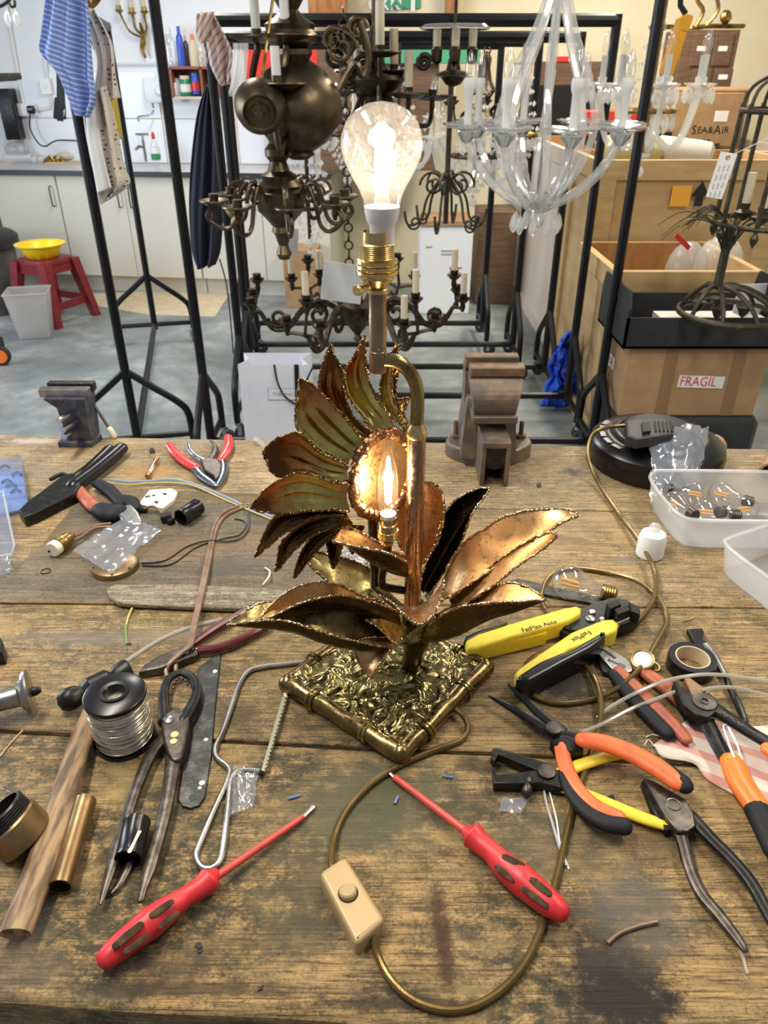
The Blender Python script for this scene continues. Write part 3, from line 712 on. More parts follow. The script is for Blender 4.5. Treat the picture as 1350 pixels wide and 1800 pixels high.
g = G(); Y = 5.2; g.tube([PY(-20, 135, Y), PY(36, 134, Y)], .018, 8); g.tube([PY(-20, 141, Y), PY(28, 138, Y)], .012, 8); single(g, 'dark_bracket_arm', 'iron_black', 'dark ribbed bar poking in from the left edge above the panel', 'bar')
g = G(); Y = 3.4; g.tube(crom([PY(-10, 16, Y), PY(10, 6, Y), PY(18, -2, Y)], 4), .006, 6); g.tube(crom([PY(14, 0, Y), PY(20, 12, Y), PY(26, 10, Y), PY(25, 0, Y)], 4), .005, 6); h = single(g, 'hanging_hook', 'iron_black', 'black wire hook at the top left corner with two glass drops', 'hook')
for (u, v) in ((13, 30), (28, 30)):
    q = PY(u, v, Y); g = G(); g.lathe([(.0, .035), (.006, .025), (.013, -.005), (.009, -.025), (0, -.035)], q-h.location, n=8); g.build('glass_drop', 'crystal', h)
# things on the worktop
def wtop(u, v=286): return PZ(u, v, .902)
r = thing('parts_box', 'clear plastic box of bagged fittings on the left of the worktop', 'box', wtop(28)); Y = wtop(28, 287).y
g = G(); fbox(g, (5, 270, 56, 287), Y, .18, None, .01); g.build('box', 'tub_plastic', r)
g = G(); q = PY(30, 262, Y+.08); g.sphere(q, (.10, .08, .06), 12, 8); g.build('bag', 'bin_plastic', r); g = G(); fbox(g, (10, 240, 42, 258), Y+.16, .05, None, .004); g.build('cloth_bundle', 'cream_plastic', r)
for k, (u, v) in enumerate(((60, 281), (72, 281))):
    q = PY(u, v, Y); g = G(); g.sphere((q.x, q.y, .90+.032), .032, 12, 8); single(g, 'glass_ball', 'crystal', ('clear glass ball touching the parts box', 'clear glass ball beside the brass fittings')[k], 'glass ball')
g = G()
for k in range(7):
    q = PY(82 + k*3.5, 278 + (k % 3)*2, Y+.02*(k % 2)); g.tube(crom([(q.x-.03, q.y, .915), (q.x, q.y, .93+.012*(k % 3)), (q.x+.03, q.y, .915)], 3), .010, 6, rend=True)
single(g, 'brass_fittings', 'gilt', 'small heap of brass lamp fittings on the worktop', 'fittings', kind='stuff')
g = G(); q = wtop(118, 285); g.sphere((q.x, q.y+.05, .945), (.10, .06, .045), 14, 8); single(g, 'carrier_bag', 'cream_plastic', 'crumpled cream carrier bag on the worktop behind the black post', 'bag')
g = G(); q = wtop(92, 286); q.y += .22; g.tube(crom([(q.x-.12, q.y, .94), (q.x, q.y, .985), (q.x+.14, q.y, .985), (q.x+.16, q.y, .93)], 5), .022, 8, rend=True); single(g, 'heat_gun', 'black_plastic', 'black hand tool lying on the worktop behind the brass fittings', 'tool')
g = G(); q = wtop(110, 287); g.rbox((q.x+.03, q.y, .907), (.30, .10, .014), .002); single(g, 'wood_offcut', 'crate_pine', 'thin pale wood offcut at the worktop front edge', 'offcut')
# open wall shelf of bottles
Y = wy(-1.45)-.18; r = thing('wall_shelf', 'small reddish wooden wall shelf holding jars beside the striped towel', 'shelf', PY(335, 175, Y))
a, b_ = PY(301, 146, Y), PY(382, 146, Y); zt, zm, zb = PY(0, 119, Y).z, PY(0, 146, Y).z, PY(0, 172, Y).z
g = G(); g.box(((a.x+b_.x)/2, Y+.08, zt), (b_.x-a.x, .16, .018)); g.build('top_board', 'shelf_wood', r, 0)
g = G(); g.box(((a.x+b_.x)/2, Y+.08, zb), (b_.x-a.x, .16, .018)); g.build('bottom_board', 'crate_pale', r, 0)
for xx in (a.x, a.x+(b_.x-a.x)*.66, b_.x):
    g = G(); g.box((xx, Y+.08, (zt+zb)/2), (.018, .16, zt-zb)); g.build('side_board', 'shelf_wood', r, 0)
g = G(); g.box(((a.x+b_.x)/2, Y+.155, (zt+zb)/2), (b_.x-a.x, .01, zt-zb)); g.build('back_board', 'shelf_brown', r, 0)
def bottle(u, v0, v1, rad, Y, mat, label, cap='white_plastic', shape=0, lab=None, name='bottle'):
    zb_, zt_ = PY(u, v1, Y).z, PY(u, v0, Y).z; x = PY(u, v1, Y).x; h = zt_-zb_
    r = thing(name, label, 'bottle' if name == 'bottle' else 'jar', (x, Y, zb_)); o = (x, Y, zb_)
    p = [(rad*.9, 0), (rad, h*.05), (rad, h*.62), (rad*.8, h*.75), (rad*.35, h*.85)] if shape == 0 else [(rad*.95, 0), (rad, h*.04), (rad, h*.75), (rad*.85, h*.82)]
    g = G(); g.lathe(p, o, n=14); g.build('body', mat, r)
    g = G(); g.lathe([(rad*(.45 if shape == 0 else .9), h*.82), (rad*(.42 if shape == 0 else .9), h), (0, h)], o, n=14); g.build('cap', cap, r)
    if lab: g = G(); g.lathe([(rad*1.02, h*.18), (rad*1.02, h*.58)], o, n=14); g.build('label', lab, r)
Ys = Y+.06
bottle(303, 48, 118, .045, Ys, 'clear_glass', 'clear squirt bottle standing on top of the wall shelf', 'pipe_white')
bottle(321, 46, 118, .028, Ys, 'bottle_blue', 'tall blue bottle standing on top of the wall shelf', 'bottle_blue')
bottle(331, 62, 118, .022, Ys+.04, 'bottle_brown', 'thin brown bottle between the blue and white ones', 'candle_ivory')
bottle(343, 60, 118, .034, Ys, 'candle_ivory', 'ivory bottle with an orange cap on the wall shelf', 'orange_bright')
bottle(356, 84, 118, .026, Ys, 'clear_glass', 'short clear bottle at the right end of the shelf top', 'pipe_white')
bottle(310, 140, 168, .016, Ys, 'white_plastic', 'thin black-and-white tube inside the wall shelf', 'print_black')
bottle(328, 133, 168, .042, Ys, 'bottle_green', 'dark jar with a white label inside the wall shelf', 'candle_ivory', 1, 'sticker_white', 'jar')
bottle(346, 128, 166, .032, Ys, 'bottle_blue', 'blue and red can inside the wall shelf', 'print_blue', 1, 'bottle_red', 'jar')
# navy apron hanging from the rack posts
def curtain(rows, Y0, amp=.02, nf=3.0, nu=28, nv=26, ph=0.0, slope=0.0):
    """draped cloth between two photo edges; rows of (uL, vL, uR, vR) from top to bottom"""
    L = crom([PY(r[0], r[1], Y0) for r in rows], 5); Rr = crom([PY(r[2], r[3], Y0) for r in rows], 5); n = len(L)
    def fn(a, b):
        k = b*(n-1); i = min(int(k), n-2); f = k-i; p = L[i].lerp(L[i+1], f); q = Rr[i].lerp(Rr[i+1], f)
        w_ = p.lerp(q, a); w_.y += amp*(.25+.75*b)*math.sin(2*PI*nf*a + ph + b*1.5) + .5*amp*math.sin(5*PI*nf*a*.7 + 2*b + ph) + slope*b
        return w_
    g = G(); g.grid(fn, nu, nv); return g
def cloth(rows, Y0, mat, name, label, cat='cloth', **kw):
    g = curtain(rows, Y0, **kw); o = single(g, name, mat, label, cat, smooth=80); solid(o, .003); return o
cloth([(362, 150, 372, 150), (345, 205, 384, 210), (334, 290, 392, 290), (330, 370, 392, 370), (334, 440, 388, 436), (344, 474, 378, 466)], 4.25, 'apron_navy', 'apron', 'dark navy apron hanging from the left racks', 'apron', amp=.03, nf=2)
g = G(); g.tube(crom([PY(386, 455, 4.2), PY(398, 500, 4.2), PY(405, 560, 4.2), PY(410, 620, 4.2)], 4), .012, 6, hr=.25, up=(1, 0, 0)); single(g, 'webbing_strap', 'apron_navy', 'thin black strap dangling below the navy apron', 'strap')
Yc = 2.99
cloth([(84, -40, 150, -40), (76, 15, 160, 15), (68, 60, 166, 95), (64, 90, 170, 145), (90, 125, 173, 165), (110, 165, 170, 185), (132, 203, 160, 205)], Yc-.06, 'cloth_blue', 'tea_towel', 'blue striped tea towel draped over the left rack', 'towel', amp=.035, nf=1.6, nv=34)
cloth([(128, 0, 170, 20), (150, 60, 200, 75), (165, 110, 206, 130), (150, 185, 214, 172)], Yc+.09, 'cloth_dots', 'dotted_cloth', 'upper fold of pale dotted cloth behind the blue towel', amp=.03, nf=1.6)
cloth([(150, 170, 186, 150), (150, 220, 204, 215), (158, 280, 218, 290), (164, 330, 228, 322), (176, 360, 200, 345)], Yc+.02, 'cloth_dots', 'dotted_cloth', 'long dotted cloth hanging below the blue towel', amp=.03, nf=2, nv=34)
cloth([(146, 196, 164, 180), (150, 240, 172, 235), (160, 300, 184, 290), (168, 340, 196, 330)], Yc-.03, 'wall_white', 'white_cloth', 'white cloth edge hanging in front of the dotted cloth', amp=.02, nf=1.3)
cloth([(182, 140, 195, 140), (186, 180, 206, 185), (192, 240, 212, 245)], Yc+.3, 'marigold', 'yellow_duster', 'yellow duster glimpsed behind the dotted cloth', 'duster', amp=.02, nf=1)
g = curtain([(348, 22, 374, 20), (350, 50, 388, 45), (358, 85, 408, 85), (364, 115, 410, 105), (378, 140, 405, 130), (388, 152, 404, 148)], 3.46, .025, 1.6, 26, 26)
g2 = curtain([(346, 24, 376, 20), (344, 60, 366, 60), (352, 78, 364, 72)], 3.43, .01, 1.2, 12, 12); g.add(g2.v, g2.f)
o = single(g, 'striped_towel', 'cloth_red', 'red striped tea towel folded over the end of the thick top rail', 'towel', smooth=80); solid(o, .003)
cloth([(408, 50, 436, 54), (410, 100, 436, 100), (404, 150, 430, 150), (398, 170, 410, 168)], 4.0, 'bin_plastic', 'plastic_sleeve', 'translucent plastic sleeve hanging beside the red striped towel', 'sleeve', amp=.01, nf=1.5)
# ---- floor items at left
c = PZ(-20, 560, 0); r = thing('dustbin', 'large grey dustbin with a dark lid at the left edge', 'bin', c)
c = PZ(-22, 545, 0); Rb = .30; hb = PY(0, 422, c.y).z
g = G(); g.lathe([(Rb*.82, 0), (Rb*.84, .02), (Rb, hb)], c, n=32); g.build('body', 'grey_bin', r)
g = G(); g.lathe([(Rb*1.06, hb-.05), (Rb*1.10, hb-.04), (Rb*1.10, hb+.02), (Rb*1.0, hb+.045), (Rb*.5, hb+.06), (0, hb+.065)], c, n=32); g.build('lid', 'charcoal_plastic', r)
q = V((c.x+.17, c.y-.1, hb+.05)); g = G(); g.rbox(q+V((-.07, 0, .06)), (.12, .10, .12), .01); g.rbox(q+V((0, 0, .012)), (.14, .14, .02), .004); single(g, 'white_packet', 'bag_paper', 'white packet with blue print lying on the dustbin lid', 'packet')
# red stool
sc_ = PZ(102, 560, 0); ang = -.15; zt = .43
r = thing('plastic_stool', 'dark red plastic stool with a yellow bowl on it', 'stool', sc_)
R = rotm('Z', math.degrees(ang)-16)
top = [sc_ + R @ V((.15*math.copysign(abs(math.cos(a))**.5, math.cos(a)), .15*math.copysign(abs(math.sin(a))**.5, math.sin(a)), zt)) for a in [2*PI*k/24 for k in range(24)]]
g = G(); g.slab(top, zt-.03, .008); g.build('seat', 'stool_red', r)
for i, (sx, sy) in enumerate(((-1, -1), (1, -1), (-1, 1), (1, 1))):
    g = G(); f = lambda x, y, z: sc_ + R @ V((x, y, z)); q0, q1 = (sx*.125, sy*.125), (sx*.185, sy*.185)
    def sec(q, z, w_): return [f(q[0]-w_, q[1]-w_, z), f(q[0]+w_, q[1]-w_, z), f(q[0]+w_, q[1]+w_, z), f(q[0]-w_, q[1]+w_, z)]
    vs = sec(q1, 0, .026) + sec(q0, zt-.012, .034); g.add(vs, [(3, 2, 1, 0), (4, 5, 6, 7), (0, 1, 5, 4), (1, 2, 6, 5), (2, 3, 7, 6), (3, 0, 4, 7)]); g.build('leg', 'stool_red', r, 0)
for a, b_ in (((-1, -1), (1, -1)), ((1, -1), (1, 1)), ((1, 1), (-1, 1)), ((-1, 1), (-1, -1))):
    f = lambda q, z, k: sc_ + R @ V((q[0]*k, q[1]*k, z))
    g = G(); m0, m1 = f(a, .13, .168), f(b_, .13, .168); g.box((m0+m1)/2, ((m1-m0).length, .012, .05), Matrix.Rotation(math.atan2((m1-m0).y, (m1-m0).x), 3, 'Z')); g.build('stretcher', 'stool_red', r, 0)
    g = G(); m0, m1 = f(a, zt-.055, .135), f(b_, zt-.055, .135); g.box((m0+m1)/2, ((m1-m0).length, .012, .07), Matrix.Rotation(math.atan2((m1-m0).y, (m1-m0).x), 3, 'Z')); g.build('skirt', 'stool_red', r, 0)
c = V((sc_.x-.10, sc_.y+.02, zt)); r = thing('colander_bowl', 'yellow plastic colander bowl standing on the red stool', 'bowl', c)
c = V((PY(75, 450, sc_.y).x, sc_.y, zt))
g = G(); g.lathe([(0, .0), (.085, 0), (.115, .03), (.14, .075), (.165, .085), (.168, .092), (.16, .092), (.136, .085), (.11, .035), (.08, .008), (0, .008)], c, n=32); g.build('bowl', 'bowl_yellow', r)
for k in range(14):
    a = 2*PI*k/14; g = G(); g.tube([c+V((.094*math.cos(a), .094*math.sin(a), .006)), c+V((.122*math.cos(a), .122*math.sin(a), .04))], .004, 5); g.build('rib', 'bowl_yellow', r)
# clear bin
c = PZ(66, 590, 0); r = thing('clear_bin', 'empty translucent plastic bin standing on the concrete by the stool', 'bin', c)
Rr = rotm('Z', 14)
def ring(w_, d_, z): return [c + Rr @ V((x*w_, y*d_, z)) for x, y in ((-1, -1), (1, -1), (1, 1), (-1, 1))]
g = G(); vs = ring(.095, .085, .0) + ring(.13, .11, .30) + ring(.125, .105, .30) + ring(.09, .08, .008)
g.add(vs, [(3, 2, 1, 0), (12, 13, 14, 15)] + [(b0+i, b0+(i+1) % 4, b0+4+(i+1) % 4, b0+4+i) for b0 in (0, 4, 8) for i in range(4)]); g.build('body', 'bin_plastic', r, 0)
g = G(); g.tube(ring(.132, .112, .30), .007, 6, closed=True); g.build('rim', 'bin_plastic', r)
# orange trolley wheel at the left edge
c = PZ(5, 642, 0); r = thing('orange_trolley', 'corner of an orange trolley with an orange-hubbed wheel at the left edge', 'trolley', c)
g = G(); g.lathe([(.03, -.018), (.055, -.018), (.06, -.01), (.06, .01), (.055, .018), (.03, .018)], c+V((0, 0, .06)), (.25, -1, 0), 20); wh = g.build('wheel', 'castor_rubber', r)
g = G(); g.lathe([(.012, -.021), (.042, -.021), (.042, .021), (.012, .021)], c+V((0, 0, .06)), (.25, -1, 0), 16); g.build('hub', 'orange_bright', wh)
g = G(); g.box(c+V((-.06, .03, .24)), (.12, .06, .22)); g.build('frame', 'orange_bright', r, 0)
g = G(); g.box(c+V((-.01, .03, .13)), (.05, .05, .06)); g.build('fork', 'black_plastic', r, 0)

# ================================================================ crates, boxes and stores at right
def board_crate(name, label, x0, x1, y0, y1, h, fr=.045, open_top=True, panel='crate_ply', frame='crate_pine', inner='crate_inner', mid=True):
    r = thing(name, label, 'crate', ((x0+x1)/2, (y0+y1)/2, 0)); t = .012
    for nm, c, s in (('front_panel', ((x0+x1)/2, y0+t/2, h/2), (x1-x0, t, h)), ('back_panel', ((x0+x1)/2, y1-t/2, h/2), (x1-x0, t, h)),
                     ('side_panel', (x0+t/2, (y0+y1)/2, h/2), (t, y1-y0-2*t, h)), ('side_panel', (x1-t/2, (y0+y1)/2, h/2), (t, y1-y0-2*t, h)),
                     ('bottom_panel', ((x0+x1)/2, (y0+y1)/2, .05), (x1-x0-2*t, y1-y0-2*t, t))):
        g = G(); g.box(c, s); g.build(nm, inner if nm in ('back_panel',) else panel, r, 0)
    d = .02
    for y, sgn in ((y0, -1), (y1, 1)):
        for z in (h-fr, fr):
            g = G(); g.rbox(((x0+x1)/2, y+sgn*d/2, z), (x1-x0+2*d, d, fr*2), .002); g.build('batten', frame, r, 0)
        for x in (x0+fr, x1-fr):
            g = G(); g.rbox((x, y+sgn*d/2, h/2), (fr*2, d, h-fr*4), .002); g.build('batten', frame, r, 0)
    for x, sgn in ((x0, -1), (x1, 1)):
        for z in (h-fr, fr):
            g = G(); g.rbox((x+sgn*d/2, (y0+y1)/2, z), (d, y1-y0, fr*2), .002); g.build('batten', frame, r, 0)
        for y in (y0+fr, y1-fr):
            g = G(); g.rbox((x+sgn*d/2, y, h/2), (d, fr*2, h-fr*4), .002); g.build('batten', frame, r, 0)
    return r
c1 = board_crate('packing_crate', 'open pine packing crate behind the taped cardboard box', 1.0, 1.60, 3.24, 3.86, .80)
c2 = board_crate('packing_crate', 'tall pine packing crate marked with a black up arrow', 1.05, 1.98, 3.96, 4.5, 1.165, panel='crate_ply')
c3 = board_crate('packing_crate', 'large pale plywood crate at the back under the shipping carton', 1.06, 2.4, 4.62, 5.85, 1.15, panel='crate_pale', frame='crate_pale')
# arrow and sticky note on the tall crate
g = G(); Y = 3.932; q = PY(1230, 345, Y)
g.slab([(q.x+a*.0026, Y, q.z) for a in ()] or [V((q.x-.02, Y-.002, q.z)), V((q.x+.02, Y-.002, q.z)), V((q.x+.02, Y, q.z)), V((q.x-.02, Y, q.z))], q.z-.045)
g.add([q+V((-.045, -.002, 0)), q+V((.045, -.002, 0)), q+V((0, -.002, .07)), q+V((-.045, 0, 0)), q+V((.045, 0, 0)), q+V((0, 0, .07))], [(0, 1, 2), (3, 5, 4), (0, 3, 4, 1), (1, 4, 5, 2), (2, 5, 3, 0)]); g.build('arrow_mark', 'print_black', c2, 0)
g = G(); fbox(g, (1180, 327, 1214, 363), Y, .002); single(g, 'sticky_note', 'note_orange', 'orange sticky note on the tall crate beside the arrow', 'note', smooth=0)
# packing inside the crates
g = G(); a, b_ = PY(1052, 268, 4.1), PY(1165, 268, 4.1); g.rbox(((a.x+b_.x)/2+.02, 4.2, 1.20), (b_.x-a.x, .2, .10), .03); single(g, 'packing_foam', 'foam_yellow', 'yellow-green bubble packing bulging from the tall crate', 'packing')
g = G(); a, b_ = PY(1168, 268, 4.1), PY(1260, 268, 4.1); g.rbox(((a.x+b_.x)/2, 4.2, 1.19), (b_.x-a.x, .2, .10), .03, rotm('Y', 6)); single(g, 'packing_sheet', 'foam_white', 'white foam sheet sticking out of the tall crate', 'packing')
for k, (u0, u1, Y) in enumerate(((1180, 1240, 3.46), (1230, 1300, 3.6))):
    a, b_ = PY(u0, 455, Y), PY(u1, 455, Y); g = G(); g.sphere(((a.x+b_.x)/2, Y, .74), ((b_.x-a.x)*.6, .10, .14), 14, 9); PARC0 = single(g, 'poly_parcel', ('bin_plastic', 'tub_plastic')[k], ('clear plastic parcel with red print in the open crate', 'second clear plastic parcel leaning in the open crate')[k], 'parcel')
    if k == 0: PARC = PARC0
g = G(); q = PY(1200, 425, 3.34); g.box(q+V((0, 0, 0)), (.09, .003, .02), rotm('Y', 38)); g.build('printed_strip', 'print_red', None, 0, PARC.location).parent = PARC; bpy.data.objects['printed_strip'].location = (0, 0, 0)
# cardboard box with tape
FY = 2.80
x0, x1, y0, y1 = PY(1104, 620, FY).x, PY(1340, 670, FY).x, FY, 3.17
z0, z1 = PY(0, 731, FY).z, PY(0, 611, FY).z
r = thing('cardboard_box', 'brown cardboard box with dark tape and a red FRAGIL label', 'box', ((x0+x1)/2, (y0+y1)/2, z0))
g = G(); g.rbox(((x0+x1)/2, (y0+y1)/2, (z0+z1)/2), (x1-x0, y1-y0, z1-z0), .004); g.build('carton', 'cardboard', r, 0)
for u in (1172, 1290):
    q = PY(u, 670, FY); g = G(); g.box((q.x, y0-.001, (z0+z1)/2), (.048, .002, z1-z0-.004)); g.build('tape_strip', 'packing_tape', r, 0)
g = G(); g.box((x0-.001, y0+.22, (z0+z1)/2), (.002, .05, z1-z0-.004)); g.build('tape_strip', 'packing_tape', r, 0)
q = PY(1232, 671, FY); R = rotm('Y', 2)
g = G(); g.box((q.x, y0-.0025, q.z), (.183, .001, .05), R); lb = g.build('fragile_label', 'sticker_white', r, 0)
text('FRAGIL', 'lettering', (q.x-.012, y0-.0035, q.z), (1, 0, -.03), (0, 0, 1), .056, 'print_red', lb, sx=.82)
g = G(); g.box((x0-.003, y0+.2, z0+.17), (.001, .12, .05)); lb = g.build('side_label', 'sticker_white', r, 0)
text('FRA', 'lettering', (x0-.004, y0+.2, z0+.17), (0, -1, 0), (0, 0, 1), .05, 'print_red', lb)
# dark platform below
g = G(); g.rbox(((x0+x1)/2+.01, 2.96, z0/2), (x1-x0+.03, .40, z0), .03); single(g, 'storage_crate', 'charcoal_plastic', 'black plastic storage crate standing under the taped cardboard box', 'crate')
# black tray
tx0, tx1, ty0, ty1, tz0, tz1 = x0-.03, x1+.06, y0-.02, y1, z1+.001, .752
r = thing('black_tray', 'black plastic tray with a hand hole on top of the taped cardboard box', 'tray', ((tx0+tx1)/2, (ty0+ty1)/2, tz0))
g = G(); g.box(((tx0+tx1)/2, (ty0+ty1)/2, tz0+.005), (tx1-tx0, ty1-ty0, .01)); g.build('floor_panel', 'charcoal_plastic', r, 0)
g = G(); g.box(((tx0+tx1)/2, ty0+.005, (tz0+tz1)/2-.012), (tx1-tx0, .01, tz1-tz0-.025)); g.build('front_wall', 'charcoal_plastic', r, 0)
g = G(); g.box(((tx0+tx1)/2, ty1-.005, (tz0+tz1)/2-.012), (tx1-tx0, .01, tz1-tz0-.025)); g.build('back_wall', 'charcoal_plastic', r, 0)
for x in (tx0+.005, tx1-.005):
    H = tz1-tz0+.07; g = G(); ym = (ty0+ty1)/2
    hole = [(ym+.035*math.cos(2*PI*k/16), tz0+H*.68+.02*math.sin(2*PI*k/16)) for k in range(16)]
    outer = []
    for k in range(16):
        a = 2*PI*k/16; c_, s_ = math.cos(a), math.sin(a); m_ = max(abs(c_), abs(s_)); outer.append((ym + c_/m_*(ty1-ty0)/2*(.86 if s_ > .5 else 1), tz0+H/2 + s_/m_*H/2))
    vs = [V((x+d, *p)) for d in (-.005, .005) for ring_ in (outer, hole) for p in ring_]
    fs = []
    for k in range(16):
        k2 = (k+1) % 16; fs += [(k, k2, 16+k2, 16+k), (32+k, 48+k, 48+k2, 32+k2), (k, 32+k, 32+k2, k2), (16+k, 16+k2, 48+k2, 48+k)]
    g.add(vs, fs); g.build('end_wall', 'charcoal_plastic', r, 0)
g = G(); g.box(((tx0+tx1)/2+.08, ty0+.18, tz0+.04), (.42, .2, .06)); single(g, 'wrapped_bundle', 'foam_white', 'pale wrapped bundle lying inside the black tray', 'bundle')
q = PY(1325, 525, 3.05); g = G(); g.box(q, (.16, .004, .12), rotm('Z', 8)); single(g, 'white_card', 'paper_white', 'white paper sheet standing in the black tray at the right edge', 'paper')
# shipping carton
Y = 4.76; r = thing('shipping_carton', 'brown shipping carton printed in large black capitals behind the crystal chandelier', 'box', PY(1230, 255, Y))
g = G(); fbox(g, (1168, 163, 1300, 258), Y, .45, None, .004); g.build('carton', 'cardboard', r, 0)
for ch, u, sz in (('S', 1220, .066), ('EA', 1234.5, .050), ('&', 1249, .050), ('A', 1261, .066), ('IR', 1275, .050)):
    text(ch, 'lettering', PY(u, 229, Y-.002), (1, 0, .02), (0, 0, 1), sz, 'print_black', r)
for u0, u1, v in ((1212, 1250, 247), (1212, 1268, 254)):
    for k in range(5):
        w_ = (u1-u0)/5; g = G(); fbox(g, (u0+k*w_, v-2, u0+(k+.75)*w_, v+2), Y-.003, .002); g.build('printed_line', 'print_black', r, 0)
g = G(); fbox(g, (1256, 195, 1280, 214), Y-.003, .002); g.build('address_label', 'sticker_white', r, 0)
g = G(); fbox(g, (1180, 154, 1322, 164), Y+.02, .4, None, .01); g.build('lid_flap', 'cardboard', r, 0)
# card index drawers on a carton
Y = 5.32; g = G(); fbox(g, (1176, 158, 1310, 252), Y-.02, .4); single(g, 'tall_carton', 'cardboard_dark', 'darker carton carrying the brown drawer cabinet', 'box')
r = thing('drawer_cabinet', 'brown card-index cabinet of four drawers with paper labels', 'cabinet', PY(1245, 158, Y))
g = G(); fbox(g, (1194, 52, 1292, 157), Y, .34, None, .004); g.build('body', 'shelf_brown', r, 0)
for u0, u1 in ((1217, 1250), (1255, 1287)):
    for v0, v1 in ((58, 116), (121, 153)):
        g = G(); fbox(g, (u0, v0, u1, v1), Y-.012, .014, None, .003); d = g.build('drawer', 'shelf_brown', r, 0)
        g = G(); fbox(g, ((u0+u1)/2-8, (v0+v1)/2-6, (u0+u1)/2+8, (v0+v1)/2+3), Y-.015, .003); g.build('paper_label', 'sticker_white', d, 0)
# gilt ornament on the drawers
Y2 = Y+.1; r = thing('gilt_ornament', 'gilt scrolled sconce lying on top of the brown drawer cabinet', 'ornament', PY(1250, 50, Y2))
g = G(); g.tube(crom([PY(1215, 50, Y2), PY(1245, 46, Y2), PY(1275, 46, Y2), PY(1306, 46, Y2)], 4), .014, 6, rend=True); g.build('stem', 'gilt', r)
g = G(); g.tube(crom([PY(1222, 48, Y2), PY(1236, 20, Y2), PY(1226, 0, Y2), PY(1234, -20, Y2)], 4), .012, 6); g.tube(crom([PY(1240, 46, Y2), PY(1262, 18, Y2), PY(1258, -10, Y2)], 4), .012, 6); g.build('scroll', 'gilt', r)
q = PY(1276, 30, Y2); g = G(); g.lathe([(0, -.03), (.03, -.02), (.04, .0), (.03, .02), (0, .03)], q, (.5, -.8, .3), 12); g.build('rosette', 'gilt', r)
# hoist pendant control
Y = 3.15; r = thing('hoist_pendant', 'orange hanging hoist control box on a black cable', 'control box', PY(1190, 120, Y))
R = rotm('Y', 11); q = PY(1186, 82, Y)
g = G(); g.rbox(q, (.044, .045, .175), .006, R); g.build('box', 'hoist_orange', r, 0)
g = G(); g.rbox(q+V((.022, 0, .07)), (.03, .052, .05), .004, R); g.build('shoulder', 'hoist_orange', r, 0)
g = G(); g.tube([q+R @ V((0, 0, .10)), PY(1196, 10, Y), PY(1197, -30, Y)], .010, 8); g.build('cable', 'wire_black', r)
# blue bag by the racks
g = G(); c = PZ(985, 722, 0)
g.add(*(lambda g2: (g2.v, g2.f))(G().grid(lambda a, b: c + V(((a-.5)*.17*(1.1-.5*b) + .045*noise.noise(V((a*3, b*5, 1))), .05*noise.noise(V((a*6, b*6, 5))), .02 + b*.40*(1-.5*abs(a-.4)) + .05*noise.noise(V((a*5, b*2, 9)))*b))*1.0, 14, 16)))
o = single(g, 'blue_bag', 'bag_blue', 'crumpled bright blue plastic bag standing between the rack feet', 'bag', smooth=30); solid(o, .02, -1)
# paper carrier bag
Y = 2.55; r = thing('paper_bag', 'white paper carrier bag with black cord handles behind the bench', 'bag', PY(478, 775, Y))
a, b_ = PY(424, 700, Y), PY(545, 700, Y); zt, zb = PY(0, 641, Y).z, PY(0, 860, Y).z; xm = (a.x+b_.x)/2; wd = b_.x-a.x
g = G(); d_ = .13
vs = [V((xm-wd/2, Y, zb)), V((xm+wd/2, Y, zb)), V((xm+wd/2, Y+d_, zb)), V((xm-wd/2, Y+d_, zb)), V((xm-wd/2, Y, zt)), V((xm+wd/2, Y, zt)), V((xm+wd/2, Y+d_, zt)), V((xm-wd/2, Y+d_, zt)), V((xm-wd/2+.03, Y+d_/2, zb)), V((xm-wd/2+.03, Y+d_/2, zt)), V((xm+wd/2-.03, Y+d_/2, zb)), V((xm+wd/2-.03, Y+d_/2, zt))]
g.add(vs, [(3, 2, 1, 0), (0, 1, 5, 4), (2, 3, 7, 6), (0, 4, 9, 8), (8, 9, 7, 3), (1, 10, 11, 5), (10, 2, 6, 11)]); solid(g.build('bag_body', 'bag_paper', r, 0), .001)
g = G(); g.tube(crom([PY(482, 641, Y-.004), PY(488, 672, Y-.006), PY(502, 698, Y-.006), PY(526, 710, Y-.006), PY(534, 680, Y-.006), PY(552, 641, Y-.004)], 5), .0035, 6); g.build('handle_cord', 'wire_black', r)
g = G(); q0, q1 = PY(521, 641, Y-.004), PY(523, 720, Y-.004); g.tube([q0, q1], .008, 6, hr=.3, up=(0, -1, 0)); g.build('ribbon', 'black_matt', r)
q = PY(500, 693, Y-.002); g = G(); g.box(q, (.118, .0015, .045)); lb = g.build('print_frame', 'print_grey', r, 0); g = G(); g.box(q-V((0, .001, 0)), (.114, .0015, .041)); g.build('print_panel', 'bag_paper', lb, 0)
text('THE WHITE', 'lettering', q-V((-.004, .0025, 0)), (1, 0, 0), (0, 0, 1), .018, 'print_grey', lb)
g = G(); g.box(((xm), Y+.07, zb/2), (wd+.15, .3, zb-.004)); single(g, 'low_carton', 'cardboard', 'low carton on the floor under the white paper bag', 'box', smooth=0)
